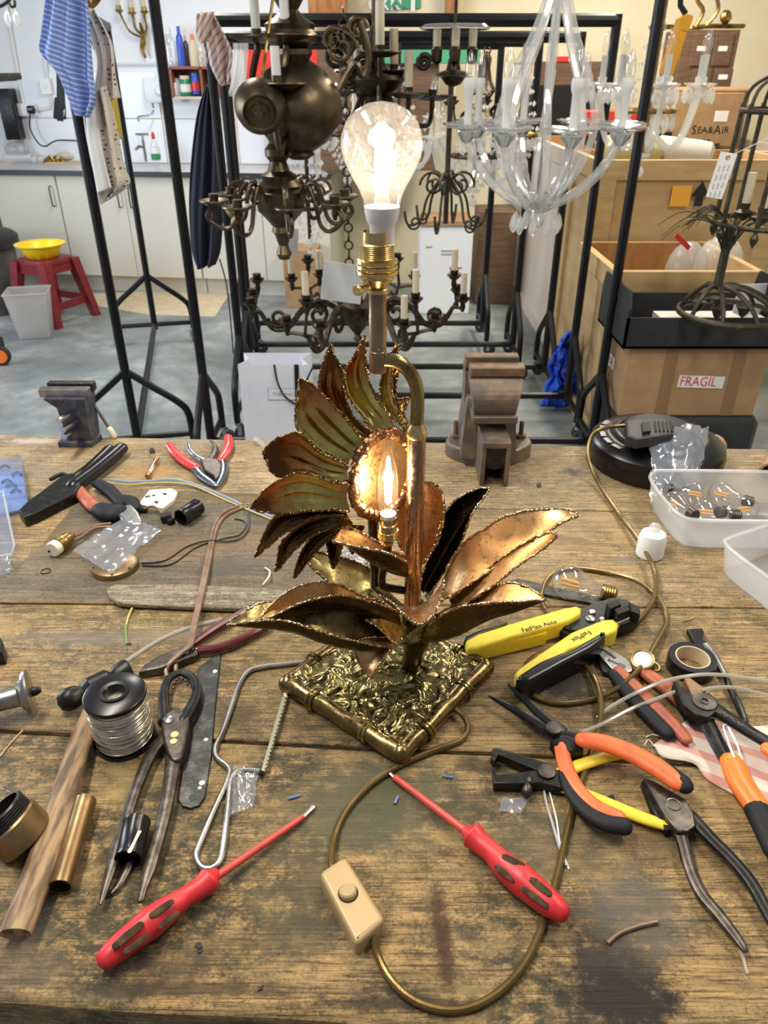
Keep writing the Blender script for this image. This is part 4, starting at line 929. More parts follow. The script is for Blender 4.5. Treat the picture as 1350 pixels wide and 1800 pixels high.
# stores against the back wall in the middle
def store(r, Y, dep, mat, name, label, cat='box'):
    g = G(); a, c_ = PY(r[0], (r[1]+r[3])/2, Y), PY(r[2], (r[1]+r[3])/2, Y); zt = PY(0, r[1], Y).z; zb = max(0, PY(0, r[3], Y).z)
    g.rbox(((a.x+c_.x)/2, Y+dep/2, (zt+zb)/2), (c_.x-a.x, dep, zt-zb), .004); return single(g, name, mat, label, cat, smooth=0)
o = store((738, 398, 828, 560), 5.45, .4, 'paper_white', 'white_carton', 'white printed carton on the floor behind the low candle chandelier')
store((735, 388, 830, 398), 5.44, .4, 'cardboard', 'carton_lid', 'buff cardboard lid resting on the white carton', 'lid')
for u0, u1, v, m_ in ((775, 798, 441, 'print_grey'), (775, 802, 447, 'print_grey'), (748, 760, 434, 'print_grey'), (790, 812, 471, 'print_red'), (788, 816, 480, 'print_grey')):
    g = G(); fbox(g, (u0, v-1.2, u1, v+1.2), 5.447, .002); mo = g.build('printed_line', m_, None, 0, (0, 0, 0)); mo.parent = o; mo.location = -o.location
store((838, 372, 905, 560), 5.7, .35, 'shelf_brown', 'low_cupboard', 'dark brown cupboard beyond the racks', 'cupboard')
store((500, 440, 560, 560), 5.6, .3, 'cardboard', 'floor_carton', 'small buff carton on the floor below the brass chandelier')
store((560, 70, 770, 300), 5.9, .2, 'shelf_brown', 'tall_shelving', 'dark tall shelving against the back wall behind the lit bulb', 'shelving')
store((676, 72, 845, 112), 5.85, .04, 'paint_green', 'green_board', 'green board on the back wall behind the candle sleeves', 'board')
store((430, 70, 560, 170), 5.9, .3, 'bottle_red', 'red_carton', 'red carton on the shelving behind the brass chandelier')
store((945, 108, 1056, 150), 5.98, .15, 'shelf_brown', 'wooden_case', 'brown wooden case on the stores behind the crystal chandelier', 'case')
store((980, 99, 1000, 109), 5.97, .1, 'bottle_red', 'red_tin', 'small red tin on top of the brown wooden case', 'tin')
store((930, 150, 1040, 330), 5.98, .15, 'black_matt', 'black_case', 'black case below the brown wooden case', 'case')
store((1020, 195, 1120, 240), 4.9, .2, 'bottle_red', 'red_packets', 'red packets behind the crystal chandelier drops', 'packet')
store((1050, 232, 1180, 262), 4.70, .3, 'black_matt', 'black_slab', 'flat black case lying on the large pale crate', 'case')
# wall sconce
Y = wy(-1.9)-.06; r = thing('wall_sconce', 'gilt branch wall sconce with three candles on the white wall', 'sconce', PY(255, 100, Y))
g = G(); g.tube(crom([PY(256, 102, Y), PY(250, 85, Y), PY(252, 65, Y), PY(246, 40, Y-.03)], 4), [.010, .012, .014, .016, .018, .02, .022, .02, .018, .016, .014, .012, .01], 8); g.build('stem', 'gilt', r)
for pts, top in (([(250, 66), (228, 55), (214, 30), (209, 18)], (209, 18)), ([(250, 62), (238, 50), (234, 30), (232, 22)], (232, 22)), ([(251, 64), (258, 50), (254, 30), (254, 20)], (254, 20))):
    g = G(); g.tube(crom([PY(u, v, Y-.05*(k/3)) for k, (u, v) in enumerate(pts)], 4), .009, 6); g.build('branch', 'gilt', r)
    q = PY(*top, Y-.05); g = G(); g.lathe([(.006, -.02), (.02, -.012), (.035, 0), (.02, .004), (.018, .03), (.0, .03)], q, n=12); cup = g.build('candle_cup', 'gilt', r)
    g = G(); g.lathe([(.013, .02), (.013, .17), (0, .17)], q, n=10); g.build('candle', 'candle_ivory', cup)
Yt = 3.1; g = G(); g.tube(crom([PY(148, 8, Yt), PY(158, 0, Yt), PY(160, 12, Yt), PY(152, 18, Yt), PY(168, 4, Yt), PY(176, -10, Yt)], 4), .010, 6); single(g, 'brass_branch', 'gilt', 'twisted brass branch showing above the dotted cloth', 'branch')

# ================================================================ chandeliers
def hookchain(g, p, ztop, r=.010):
    n = max(1, int((ztop-p.z)/.035))
    for k in range(n):
        c = V((p.x, p.y, p.z + .0175 + k*.035)); ax = (1, 0, 0) if k % 2 else (0, 1, 0); g.torus(c, .017, .004, ax, 10, 5)
def candle_set(parent, tip, mat, cand, L, pan=.05, drip=True, bulb=False, cr=.012, cmat='candle_grey'):
    g = G(); g.lathe([(.006, -.05), (.012, -.03), (.010, -.012), (pan*.5, -.010), (pan, .006), (pan*.98, .010), (pan*.5, -.002), (.016, .0), (.018, .03), (.0, .03)], tip, n=18); cup = g.build('candle_cup', mat, parent)
    if cand:
        g = G(); g.lathe([(cr, .0), (cr, L), (0, L)], tip, n=10); g.build('candle_sleeve', cand, cup)
    if bulb:
        g = G(); g.lathe([(cr*.8, L), (cr*1.25, L+.025), (cr*1.1, L+.05), (cr*.4, L+.075), (0, L+.085)], tip, n=10); g.build('candle_bulb', 'clear_glass', cup)
def scroll(c, d, r0, turns=1.4, n=22, up=V((0, 0, 1)), flip=1):
    out = []
    for i in range(n):
        t = i/(n-1); a = t*turns*2*PI; rr = r0*(1-.75*t); out.append(c + d*(rr*math.cos(a)) + up*(flip*rr*math.sin(a)))
    return out
# 1. large Dutch brass chandelier
Y = 2.93; x = PY(522, 185, Y).x; zb_ = PY(0, 188, Y).z; zh = PY(0, 352, Y).z; zl = PY(0, 455, Y).z
r = thing('brass_chandelier', 'large antique brass chandelier with a big ball stem and white candle sleeves', 'chandelier', (x, Y, zl), 0, 'chandeliers hanging on the racks')
g = G(); o = (x, Y, zb_); g.lathe([(.03, -.165), (.055, -.15), (.05, -.14), (.10, -.11), (.148, -.05), (.158, 0), (.148, .05), (.10, .11), (.05, .14), (.055, .15), (.06, .155), (.06, .17), (.04, .18), (.03, .2)], o, n=36); g.build('ball', 'antique_brass', r)
x2 = PY(480, 300, Y).x; g = G(); g.lathe([(.02, zl-zh), (.03, zl-zh+.02), (.018, zl-zh+.05), (.03, zl-zh+.09), (.04, -.11), (.035, -.09), (.06, -.06), (.085, -.035), (.09, 0), (.09, .03), (.075, .04), (.08, .05), (.06, .07), (.065, .085), (.04, .10), (.03, .13), (.045, .15), (.045, .17), (.028, .19), (.03, .22), (.05, .245), (.03, .26)], (x2+.02, Y, zh), n=28); g.build('baluster_stem', 'antique_brass', r)
g = G(); g.lathe([(.05, .175), (.085, .19), (.09, .21), (.08, .225), (.085, .24), (.05, .26), (.03, .28), (.05, .31), (.075, .345), (.08, .38), (.06, .42), (.03, .45), (.02, .5)], (x-.01, Y, zb_), n=28); g.build('vase_stem', 'antique_brass', r)
for k, (dx, dz, L, dy) in enumerate(((-.045, .085, .11, -.16), (-.13, .22, .12, .05), (-.02, .22, .22, -.05), (.22, .30, .0, .03))):
    tip = V((x+dx, Y+dy, zb_+dz-.02)); g = G(); s = V((dx, dy, 0)).normalized() if abs(dx)+abs(dy) > .01 else V((0, -1, 0))
    g.tube(crom([V((x, Y, zb_-.10))+s*.06, tip+V((0, 0, -.16))-s*.03, tip+V((0, 0, -.19))+s*.01, tip+V((0, 0, -.12))+s*.03, tip+V((0, 0, -.03))], 6), .012, 8); g.build('arm', 'antique_brass', r)
    if L: candle_set(r, tip, 'antique_brass', 'candle_grey', L, pan=.095, cr=.0155)
hub = V((x2+.02, Y, zh))
for k in range(8):
    a = 2*PI*k/8 + .25; d = V((math.cos(a), math.sin(a), 0)); up = V((0, 0, 1)); g = G(); e = hub+d*.24
    g.tube(crom([hub+d*.085, hub+d*.12+up*.06, hub+d*.155+up*.0, hub+d*.175-up*.07, hub+d*.215-up*.09, e+d*.03-up*.05, e+up*.0], 5), .008, 8); g.build('lower_arm', 'antique_brass', r)
    g = G(); g.tube(scroll(hub+d*.145+up*.03, d, .045, 1.2), .006, 6); g.build('scroll', 'antique_brass', r)
    candle_set(r, e+up*.0, 'antique_brass', None, 0, pan=.055)
for (u, v, s) in ((600, 85, .055), (585, 70, .04), (628, 50, .035), (515, 70, .05), (500, 40, .03)):
    q = PY(u, v, Y+.05); g = G(); g.tube(scroll(q, V((1, 0, 0)), s, 1.5), .009, 7); g.build('scroll', 'antique_brass', r)
g = G(); hookchain(g, V((x, Y, zb_+.42)), 1.85); g.build('chain', 'antique_brass', r)
# smaller ball pendant facing the bench
q = PY(457, 186, 2.72); r = thing('brass_ball_pendant', 'smaller dark brass ball with a turned ring boss facing the bench', 'pendant', q, 0)
ax = V((.12, -.95, -.28)); g = G(); g.lathe([(0, -.085), (.04, -.07), (.07, -.04), (.083, 0), (.075, .04), (.055, .065), (.05, .066), (.045, .060), (.032, .062), (.028, .072), (.016, .074), (.012, .085), (0, .088)], q, ax, 32); g.build('ball', 'antique_brass', r)
g = G(); g.tube([q+V((0, .06, .06)), q+V((.05, .12, .3)), V((q.x+.05, 2.9, 1.79))], .005, 6); g.build('hanging_wire', 'gilt', r)
# 2. centre bronze chandelier behind the lit bulb
Y = 3.46; c = PY(660, 170, Y); r = thing('bronze_chandelier', 'brown bronze chandelier with tilted ivory candle sleeves behind the lit bulb', 'chandelier', c, 0, 'chandeliers hanging on the racks')
g = G(); g.lathe([(.02, -.30), (.05, -.27), (.03, -.22), (.07, -.17), (.10, -.12), (.08, -.06), (.04, -.03), (.05, .0), (.10, .03), (.12, .06), (.11, .075), (.05, .09), (.03, .14), (.035, .2), (.015, .25), (.012, .33)], c, n=24); g.build('stem', 'dark_bronze', r)
for k, (u, v, L, tl) in enumerate(((668, 95, .17, 0), (692, 128, .15, 14), (718, 168, .15, 0), (630, 150, .14, 0), (760, 172, .0, 0), (590, 165, .0, 0))):
    dy = (-.12, .02, -.10, .05, 0, 0)[k]; tip = PY(u, v, Y+dy); g = G(); d = V((tip.x-c.x, tip.y-c.y, 0)); d = d.normalized()
    g.tube(crom([c+V((0, 0, .02))+d*.05, c+d*.10+V((0, 0, -.08)), tip-d*.02+V((0, 0, -.10)), tip+V((0, 0, -.03))], 6), .010, 7); g.build('arm', 'dark_bronze', r)
    candle_set(r, tip, 'dark_bronze', 'candle_ivory' if L else None, L, pan=.085, cr=.017)
for (u, v, s) in ((608, 75, .06), (592, 100, .05), (640, 120, .05), (615, 140, .04), (745, 110, .03)):
    q = PY(u, v, Y-.05); g = G(); g.tube(scroll(q, V((1, 0, 0)), s, 1.6), .010, 7); g.build('scroll', 'dark_bronze', r)
# 3. low bronze candelabra chandelier
Y = 3.22; c = PY(628, 556, Y); r = thing('bronze_candelabra_chandelier', 'low hanging bronze chandelier with scrolled arms and clusters of candle cups', 'chandelier', c, 0, 'chandeliers hanging on the racks')
g = G(); g.lathe([(.01, -.11), (.02, -.10), (.012, -.08), (.035, -.05), (.06, -.01), (.075, .03), (.07, .05), (.03, .06), (.02, .10), (.03, .13), (.012, .15)], c, n=20); g.build('hub', 'dark_bronze', r)
for k in range(6):
    a = 2*PI*k/6 + .08; d = V((math.cos(a), math.sin(a), 0)); up = V((0, 0, 1)); e = c+d*.42+up*.06
    g = G(); g.tube(crom([c+d*.06+up*.02, c+d*.16+up*.075, c+d*.24+up*.03, c+d*.30-up*.04, c+d*.37-up*.045, e-up*.03], 6), [.016-.006*i/30 for i in range(31)], 8); g.build('arm', 'dark_bronze', r)
    g = G(); g.tube(scroll(c+d*.17+up*.01, d, .05, 1.5), .009, 7); g.build('scroll', 'dark_bronze', r); g = G(); g.tube(scroll(c+d*.345+up*.0, d, .042, 1.5, flip=-1), .008, 7); g.build('scroll', 'dark_bronze', r)
    t = V((-d.y, d.x, 0))
    for j, (s, h) in enumerate(((-.075, .02), (0, .10), (.075, .02))):
        tip = e + t*s + d*(.03 if j != 1 else 0) + up*h; g = G(); g.tube(crom([e-up*.03, e+t*s*.6-up*.02+d*.02, tip-up*.04], 4), .007, 6); g.build('branch', 'dark_bronze', r)
        on = (k*3+j) % 5 in (0, 1, 3) and k != 3
        candle_set(r, tip, 'dark_bronze', 'candle_ivory' if on else None, .115, pan=.03, cr=.0135)
g = G(); hookchain(g, c+V((-.03, 0, .14)), 1.75); g.build('chain', 'dark_bronze', r)
g = G(); q = PY(602, 497, Y-.06); g.rbox(q, (.17, .003, .16), .001, rotm('Y', 8)); single(g, 'paper_sheet', 'paper_white', 'blank white sheet tied to the chain of the low bronze chandelier', 'paper', smooth=0)
g = G(); q = PY(513, 425, 3.1); g.rbox(q, (.05, .002, .10), .001, rotm('Y', 6)); single(g, 'paper_tag', 'tag_white', 'long white paper tag hanging under the large brass chandelier', 'tag', smooth=0)
# 4. crystal tent chandeliers (strings of drops)
def crystal_strings(label, cu, cv, Y, R0, R1, h, n, nb, cat='chandelier', mat='crystal', frame='gilt', cand=None):
    c = PY(cu, cv, Y); r = thing('crystal_chandelier', label, cat, c, 0, 'chandeliers hanging on the racks'); up = V((0, 0, 1))
    g = G(); g.torus(c+up*h, R0, .007, n=20, m=6); g.torus(c+up*(h*.35), R1, .009, n=28, m=6); g.tube([c, c+up*(h+.12)], .009, 8); g.build('frame', frame, r)
    for k in range(n):
        a = 2*PI*k/n; d = V((math.cos(a), math.sin(a), 0)); g = G()
        for j in range(nb):
            t = j/(nb-1)
            if t < .5: s = t/.5; p = c + d*(R0+(R1-R0)*s) + up*(h - h*.65*s - .04*math.sin(PI*s))
            else: s = (t-.5)/.5; p = c + d*(R1*(1-s)**.7) + up*(h*.35 - h*.45*s)
            rr = .007 + .004*((j+k) % 3 == 0); g.lathe([(0, -rr*1.3), (rr, 0), (0, rr*1.3)], p, n=5)
        g.build('bead_string', mat, r, 0)['kind'] = 'stuff'
        q = c + d*R1 + up*(h*.35-.035); g = G(); g.lathe([(0, .02), (.006, .012), (.012, -.014), (.007, -.028), (0, -.034)], q, n=6); g.build('drop', mat, r, 0)
    q = c-up*(h*.12); g = G(); g.sphere(q-up*.02, .022, 8, 6); g.build('ball_drop', mat, r, 0)
    if cand:
        for k in range(cand[0]):
            a = 2*PI*k/cand[0]+cand[2]; d = V((math.cos(a), math.sin(a), 0)); e = c + d*(R1*1.9) + up*(h*.55)
            g = G(); g.tube(crom([c+up*(h*.2)+d*.03, c+d*R1*.9+up*(h*.05), c+d*R1*1.5+up*(h*.12), e-up*.03], 5), .011, 8); g.build('arm', mat, r)
            candle_set(r, e, mat, cand[1], .10, pan=.055, bulb=True, cr=.012)
            for j in range(5):
                b = 2*PI*j/5; q = e + V((.05*math.cos(b), .05*math.sin(b), -.03)); g = G(); g.lathe([(0, .025), (.007, .012), (.011, -.010), (.007, -.022), (0, -.03)], q, n=6); g.build('drop', mat, r, 0)
    return r
crystal_strings('grey crystal bead chandelier hanging in strings below the brass ball', 545, 420, 3.6, .05, .13, .42, 14, 16, mat='crystal', frame='dark_bronze')
crystal_strings('dark framed crystal chandelier between the bulb and the glass arms', 832, 330, 4.10, .05, .12, .42, 14, 15, frame='dark_bronze', cand=(6, 'candle_ivory', .3))
crystal_strings('bright crystal chandelier with white candles at the right post', 1128, 268, 3.28, .04, .10, .42, 12, 14, frame='gilt', cand=(7, 'candle_grey', .15))
# scrolled iron chandelier low in the middle
Y = 3.70; c = PY(785, 345, Y); r = thing('iron_scroll_chandelier', 'thin dark iron scroll chandelier above the white carton', 'chandelier', c, 0, 'chandeliers hanging on the racks')
g = G(); g.tube([c-V((0, 0, .12)), c+V((0, 0, .5))], .012, 8); g.build('stem', 'iron_black', r)
for k in range(6):
    a = 2*PI*k/6+.2; d = V((math.cos(a), math.sin(a), 0)); up = V((0, 0, 1)); g = G()
    g.tube(scroll(c+d*.07+up*.05, d, .06, 1.3), .006, 6); g.build('scroll', 'iron_black', r); g = G(); g.tube(crom([c+up*.1+d*.01, c+d*.09+up*.0, c+d*.12-up*.10, c+d*.18-up*.12, c+d*.20-up*.06], 5), .006, 6); g.build('arm', 'iron_black', r); g = G(); g.tube(scroll(c+d*.15-up*.11, d, .035, 1.2, flip=-1), .005, 6); g.build('scroll', 'iron_black', r)
# 5. glass dish pendant
Y = 3.45; c = PY(800, 50, Y); r = thing('glass_dish_pendant', 'round glass dish pendant with candle holders under the thick rail', 'pendant', c)
g = G(); g.lathe([(.0, -.004), (.13, -.004), (.14, .004), (.13, .012), (0, .012)], c, n=32); g.build('dish', 'arm_glass', r)
g = G(); g.tube([c, c+V((0, 0, .25))], .007, 8); g.lathe([(.012, -.10), (.02, -.09), (.02, .0), (.012, .01)], c, n=12); g.lathe([(0, -.20), (.03, -.19), (.05, -.165), (.09, -.16), (.085, -.155), (.03, -.14), (.02, -.10)], c, n=24); g.build('stem', 'dark_bronze', r)
for dx in (-.07, .0, .07):
    q = c+V((dx, -.03*(dx == 0)-.02, -.06)); g = G(); g.lathe([(.01, -.06), (.02, -.05), (.022, -.01), (.015, 0)], q, n=12); cup = g.build('candle_cup', 'dark_bronze', r); g = G(); g.lathe([(.016, 0), (.016, .055), (0, .055)], q, n=10); g.build('candle_sleeve', 'candle_ivory', cup)
# 6. glass arm chandelier, nearest
Y = 2.62; c = PY(945, 362, Y); r = thing('glass_arm_chandelier', 'clear glass chandelier with long twisted arms and candle bulbs at right', 'chandelier', c, 0, 'chandeliers hanging on the racks')
up = V((0, 0, 1)); ztop = PY(0, -30, Y).z-c.z
for k in range(8):
    a = 2*PI*k/8 + .12; d = V((math.cos(a), math.sin(a), 0)); t = V((-d.y, d.x, 0)); e = d*.25 + up*.225
    path = [up*ztop - d*.02, up*(ztop*.80) - d*.055 + t*.02, up*(ztop*.58) - d*.115 + t*.04, up*(ztop*.38) - d*.145 + t*.04, up*(ztop*.18) - d*.115 + t*.02, up*(ztop*.05) - d*.05 + t*.01, d*.02 + up*.0, d*.12 + up*.04, d*.20 + up*.11, d*.24 + up*.18, e-up*.012]
    g = G(); g.tube([c+p for p in crom(path, 5)], .0125, 8); g.build('glass_arm', 'arm_glass', r)
    q = c+e; g = G(); g.lathe([(.012, -.035), (.03, -.012), (.034, -.004), (.03, 0), (.0, 0)], q, n=14); cup = g.build('silver_cup', 'chrome', r)
    g = G(); g.lathe([(.012, .0), (.06, .006), (.078, .016), (.076, .02), (.05, .012), (.01, .008)], q, n=20, ripple=lambda a_: .05*math.sin(9*a_)); g.build('glass_pan', 'arm_glass', cup)
    g = G(); g.lathe([(.0115, 0), (.0115, .10), (.017, .112), (.0185, .13), (.016, .14), (0, .14)], q, n=12); g.build('candle_sleeve', 'candle_grey', cup)
    g = G(); g.lathe([(.013, .14), (.0165, .16), (.0145, .185), (.006, .205), (0, .215)], q, n=12); g.build('candle_bulb', 'clear_glass', cup)
g = G(); g.lathe([(0, -.07), (.02, -.06), (.03, -.04), (.02, -.02), (.045, -.01), (.05, .02), (.03, .04), (0, .045)], c, n=20); g.build('centre_hub', 'arm_glass', r)
g = G(); g.tube([c+up*.04, c+up*(ztop+.05)], .008, 8); g.build('rod', 'chrome', r)
for k in range(10):
    a = 2*PI*k/10; q = c + V((.075*math.cos(a), .075*math.sin(a), -.05)); g = G(); g.lathe([(0, .03), (.008, .015), (.014, -.012), (.008, -.028), (0, -.035)], q, n=6); g.build('drop', 'crystal', r, 0)
# 7. iron cage candelabra at right
Y = 2.80; c = PY(1272, 575, Y); c.x = PY(1262, 500, Y).x; r = thing('iron_cage_lantern', 'dark iron cage chandelier with leafy wire sprays resting on the black tray', 'chandelier', V((c.x, Y, .73)))
zr = .742; zc0, zc1 = PY(0, 392, Y).z, PY(0, 195, Y).z; x = c.x; xr = x+.12
g = G(); g.torus((x+.07, Y, zr), .185, .012, n=36, m=8); g.build('base_ring', 'iron_black', r)
g = G(); g.tube([(x, Y, zr+.09), (x, Y, zc0)], .016, 10); g.build('stem', 'iron_black', r)
for k in range(9):
    a = 2*PI*k/9; d = V((math.cos(a), math.sin(a), 0)); e = V((x+.07, Y, zr)) + d*.18; s = V((x, Y, zr+.10))
    g = G(); g.tube(crom([s, s.lerp(e, .4)+V((0, 0, .035)), s.lerp(e, .8)+V((0, 0, .03)), e], 5), .0085, 7); g.build('lower_arm', 'iron_black', r)
    if k % 2 == 0: q = e*.45+s*.55+V((0, 0, -.03)); g = G(); g.lathe([(0, -.03), (.012, -.02), (.022, .0), (.03, .012), (.012, .008), (0, .01)], q, n=10); g.build('flower_cup', 'iron_black', r)
for k in range(14):
    a = 2*PI*k/14; d = V((math.cos(a), math.sin(a)*.8, 0)); L = .11+.05*((k*7) % 3); s = V((x, Y, zr+.2)); g = G()
    g.tube(crom([s, s+d*L*.4+V((0, 0, .12)), s+d*L+V((0, 0, .14)), s+d*L*1.5+V((0, 0, .08))], 5), [.004-.003*i/15 for i in range(16)], 5); g.build('wire_leaf', 'iron_black', r)
for z, R_ in ((zc0, .17), (zc1, .16)):
    g = G(); g.torus((xr, Y, z), R_, .009, n=32, m=7); g.build('cage_ring', 'iron_black', r)
for k in range(8):
    a = 2*PI*k/8+.2; d = V((math.cos(a), math.sin(a), 0)); p0, p1 = V((xr, Y, zc0))+d*.17, V((xr, Y, zc1))+d*.16
    g = G(); g.tube([p0-V((0, 0, .01)), p1+V((0, 0, .02))], .0085, 7); g.build('cage_bar', 'iron_black', r)
    g = G(); g.lathe([(0, -.05), (.012, -.03), (.016, -.015), (.006, 0), (.008, .01)], p0-V((0, 0, .012)), n=8); g.build('finial', 'iron_black', r)
    g = G(); g.tube(crom([p1, p1-d*.02+V((0, 0, .07)), V((xr, Y, zc1+.13))+d*.05, V((xr, Y, zc1+.2))], 5), .006, 6); g.build('crown_bar', 'iron_black', r)
for k in range(4):
    a = 2*PI*k/4+.9; q = V((xr+.08*math.cos(a), Y+.08*math.sin(a), zc0+.03)); g = G(); g.lathe([(.006, -.03), (.03, -.01), (.034, 0), (.014, .01), (.018, .03), (0, .03)], q, n=12); cup = g.build('candle_cup', 'iron_black', r); g = G(); g.lathe([(.015, .02), (.015, .13), (0, .13)], q, n=10); g.build('candle_sleeve', 'candle_ivory', cup)
for k in range(9):
    s = V((xr-.16, Y-.03, zc0+.02)); d = V((-1, -.3+.1*k, 0)).normalized(); g = G(); g.tube(crom([s, s+d*.06+V((0, 0, .03+.006*(k % 3))), s+d*(.12+.01*(k % 4))-V((0, 0, .01*(k % 5)))], 4), .002, 5); g.build('wire_leaf', 'iron_black', r)
q = PY(1268, 309, Y-.2); r = thing('card_tag', 'white handwritten card tag hanging from the iron cage chandelier', 'tag', q)
R = rotm('Y', 8); g = G(); g.rbox(q, (.055, .002, .135), .001, R); g.build('card', 'tag_white', r, 0)
for k in range(3):                               # three lines of handwriting running down the card
    for j in range(4):
        z_ = .035-.026*j-.004*k; g = G(); g.tube([q + R @ V((.013-.014*k+.003*math.sin(i*2.1+j+k), -.0018, z_-.0022*i)) for i in range(9)], .0007, 4); g.build('handwriting', 'print_grey', r)
g = G(); g.torus(q + R @ V((0, -.002, .055)), .005, .002, (0, 1, 0), 12, 6); g.build('eyelet', 'gilt', r)
g = G(); g.tube([q + R @ V((0, 0, .055)), V((xr-.03, Y-.16, zc1-.02))], .0012, 5); g.build('string', 'tag_white', r)

# ---- more stock hanging on the farther racks
crystal_strings('small crystal chandelier half hidden behind the lit bulb', 700, 300, 4.28, .04, .12, .46, 12, 15, frame='dark_bronze', cand=(5, 'candle_ivory', .5))
crystal_strings('crystal bead chandelier hanging behind the glass arms', 905, 300, 4.05, .04, .10, .46, 12, 15, frame='gilt')
crystal_strings('narrow crystal chandelier between the big brass ball and the bulb', 610, 290, 4.05, .04, .12, .40, 12, 14, frame='dark_bronze')
def bronze(label, u, v, Y, sc_, cand, mat='dark_bronze'):
    c = PY(u, v, Y); r = thing('bronze_chandelier', label, 'chandelier', c, 0, 'chandeliers hanging on the racks'); up = V((0, 0, 1))
    g = G(); g.lathe([(q[0]*sc_, q[1]*sc_) for q in [(.01, -.2), (.03, -.18), (.02, -.14), (.06, -.08), (.08, -.03), (.05, .03), (.03, .05), (.04, .09), (.07, .13), (.04, .18), (.025, .25), (.03, .3), (.01, .34)]], c, n=22); g.build('stem', mat, r)
    for k in range(6):
        a = 2*PI*k/6+.35; d = V((math.cos(a), math.sin(a), 0)); e = c + d*(.24*sc_) + up*(.06*sc_)
        g = G(); g.tube(crom([c+d*.04*sc_, c+d*.10*sc_+up*.05*sc_, c+d*.16*sc_-up*.05*sc_, c+d*.21*sc_-up*.06*sc_, e-up*.03], 5), .009*sc_, 7); g.build('arm', mat, r)
        g = G(); g.tube(scroll(c+d*.12*sc_-up*.02*sc_, d, .04*sc_, 1.4), .006*sc_, 6); g.build('scroll', mat, r)
        candle_set(r, e, mat, cand if k % 2 == 0 else None, .10*sc_, pan=.04*sc_, cr=.012)
    g = G(); hookchain(g, c+up*.32*sc_, 1.64); g.build('chain', mat, r)
bronze('dark bronze chandelier with ivory candles behind the scrolled iron one', 850, 200, 4.55, .85, 'candle_ivory')

# ================================================================ the flower lamp
SX, SY = .032, .664
lamp = thing('flower_table_lamp', 'brutalist brass flower table lamp with leaves, sunflower head and two lit bulbs', 'lamp', (SX, SY, ZB))
def resample(pts, n):
    P_ = crom(pts, 6); d = [0]
    for i in range(1, len(P_)): d.append(d[-1] + (P_[i]-P_[i-1]).length)
    out = []; j = 0
    for i in range(n):
        s = d[-1]*i/(n-1)
        while j < len(d)-2 and d[j+1] < s: j += 1
        f = (s-d[j])/max(1e-9, d[j+1]-d[j]); out.append(P_[j].lerp(P_[j+1], min(1, max(0, f))))
    return out
def curve3(px, y0, y1):
    n = len(px)
    return [PY(p[0], p[1], p[2] if len(p) > 2 else y0+(y1-y0)*i/(n-1)) for i, p in enumerate(px)]
SEED = [0]
def sheet(name, A, M, B, inner, outer, hint, n=34, nv=13, ridge=0.0, nr=3.0, th=.0009, bead=.0011, rag=.0012, parent=None, label=None):
    """metal sheet lofted through edge A, midrib M, edge B; beaded torch-cut edge as its own sub-part"""
    SEED[0] += 1; sd = SEED[0]
    A, M, B = resample(A, n), resample(M, n), resample(B, n)
    def pt(i, v):
        a, m_, b_ = A[i], M[i], B[i]
        return a*(v*(v-1)/2) + m_*(1-v*v) + b_*(v*(v+1)/2)
    grid = [[pt(i, -1+2*j/(nv-1)) for j in range(nv)] for i in range(n)]
    # ragged edge
    for i in range(2, n-1):
        for j, e in ((0, -1), (nv-1, 1)):
            nn = noise.noise(V((i*.9, sd*3.1, e*5)))
            dirv = (grid[i][j]-grid[i][nv//2]); L = dirv.length
            if L > 1e-6: grid[i][j] = grid[i][j] + dirv/L*(rag*nn)
    def nrm(i, j):
        a = grid[min(i+1, n-1)][j]-grid[max(i-1, 0)][j]; b_ = grid[i][min(j+1, nv-1)]-grid[i][max(j-1, 0)]
        q = a.cross(b_); return q.normalized() if q.length > 1e-12 else V(hint).normalized()
    sgn = 1 if sum(nrm(i, nv//2).dot(V(hint)) for i in range(2, n-2)) > 0 else -1
    NN = [[nrm(i, j)*sgn for j in range(nv)] for i in range(n)]
    for i in range(n):
        for j in range(nv):
            v = -1+2*j/(nv-1); t = i/(n-1)
            grid[i][j] = grid[i][j] + NN[i][j]*(ridge*math.cos(nr*PI*v)*(1-abs(v))*math.sin(PI*min(1, t*1.15)) + .0006*noise.noise(grid[i][j]*60))
    g = G(); top = [p for r_ in grid for p in r_]; bot = [grid[i][j]-NN[i][j]*th for i in range(n) for j in range(nv)]
    fs = [(i*nv+j, (i+1)*nv+j, (i+1)*nv+j+1, i*nv+j+1) for i in range(n-1) for j in range(nv-1)]
    g.add(top, fs, 0); g.add(bot, [f[::-1] for f in fs], 1)
    o = g.build(name, [inner, outer], parent or lamp, 60)
    at_ = o.data.attributes.new('along', 'FLOAT', 'POINT'); at_.data.foreach_set('value', [i/(n-1) for i in range(n) for j in range(nv)]*2)
    rnd = random.Random(sd)
    edge = [grid[i][0] for i in range(n)] + [grid[i][nv-1] for i in range(n-1, -1, -1)]
    E_ = []; rr = []
    for i in range(len(edge)-1):
        for k in range(3):
            q = edge[i].lerp(edge[i+1], k/3); E_.append(q + V((rnd.uniform(-1, 1), rnd.uniform(-1, 1), rnd.uniform(-1, 1)))*.0005); rr.append(bead*rnd.uniform(.55, 1.35))
    g = G(); g.tube(E_, rr, 6); g.build('beaded_edge', 'petal_edge' if name == 'petal' else 'edge_bead', o, 60)
    if label: o['label'] = label
    return o
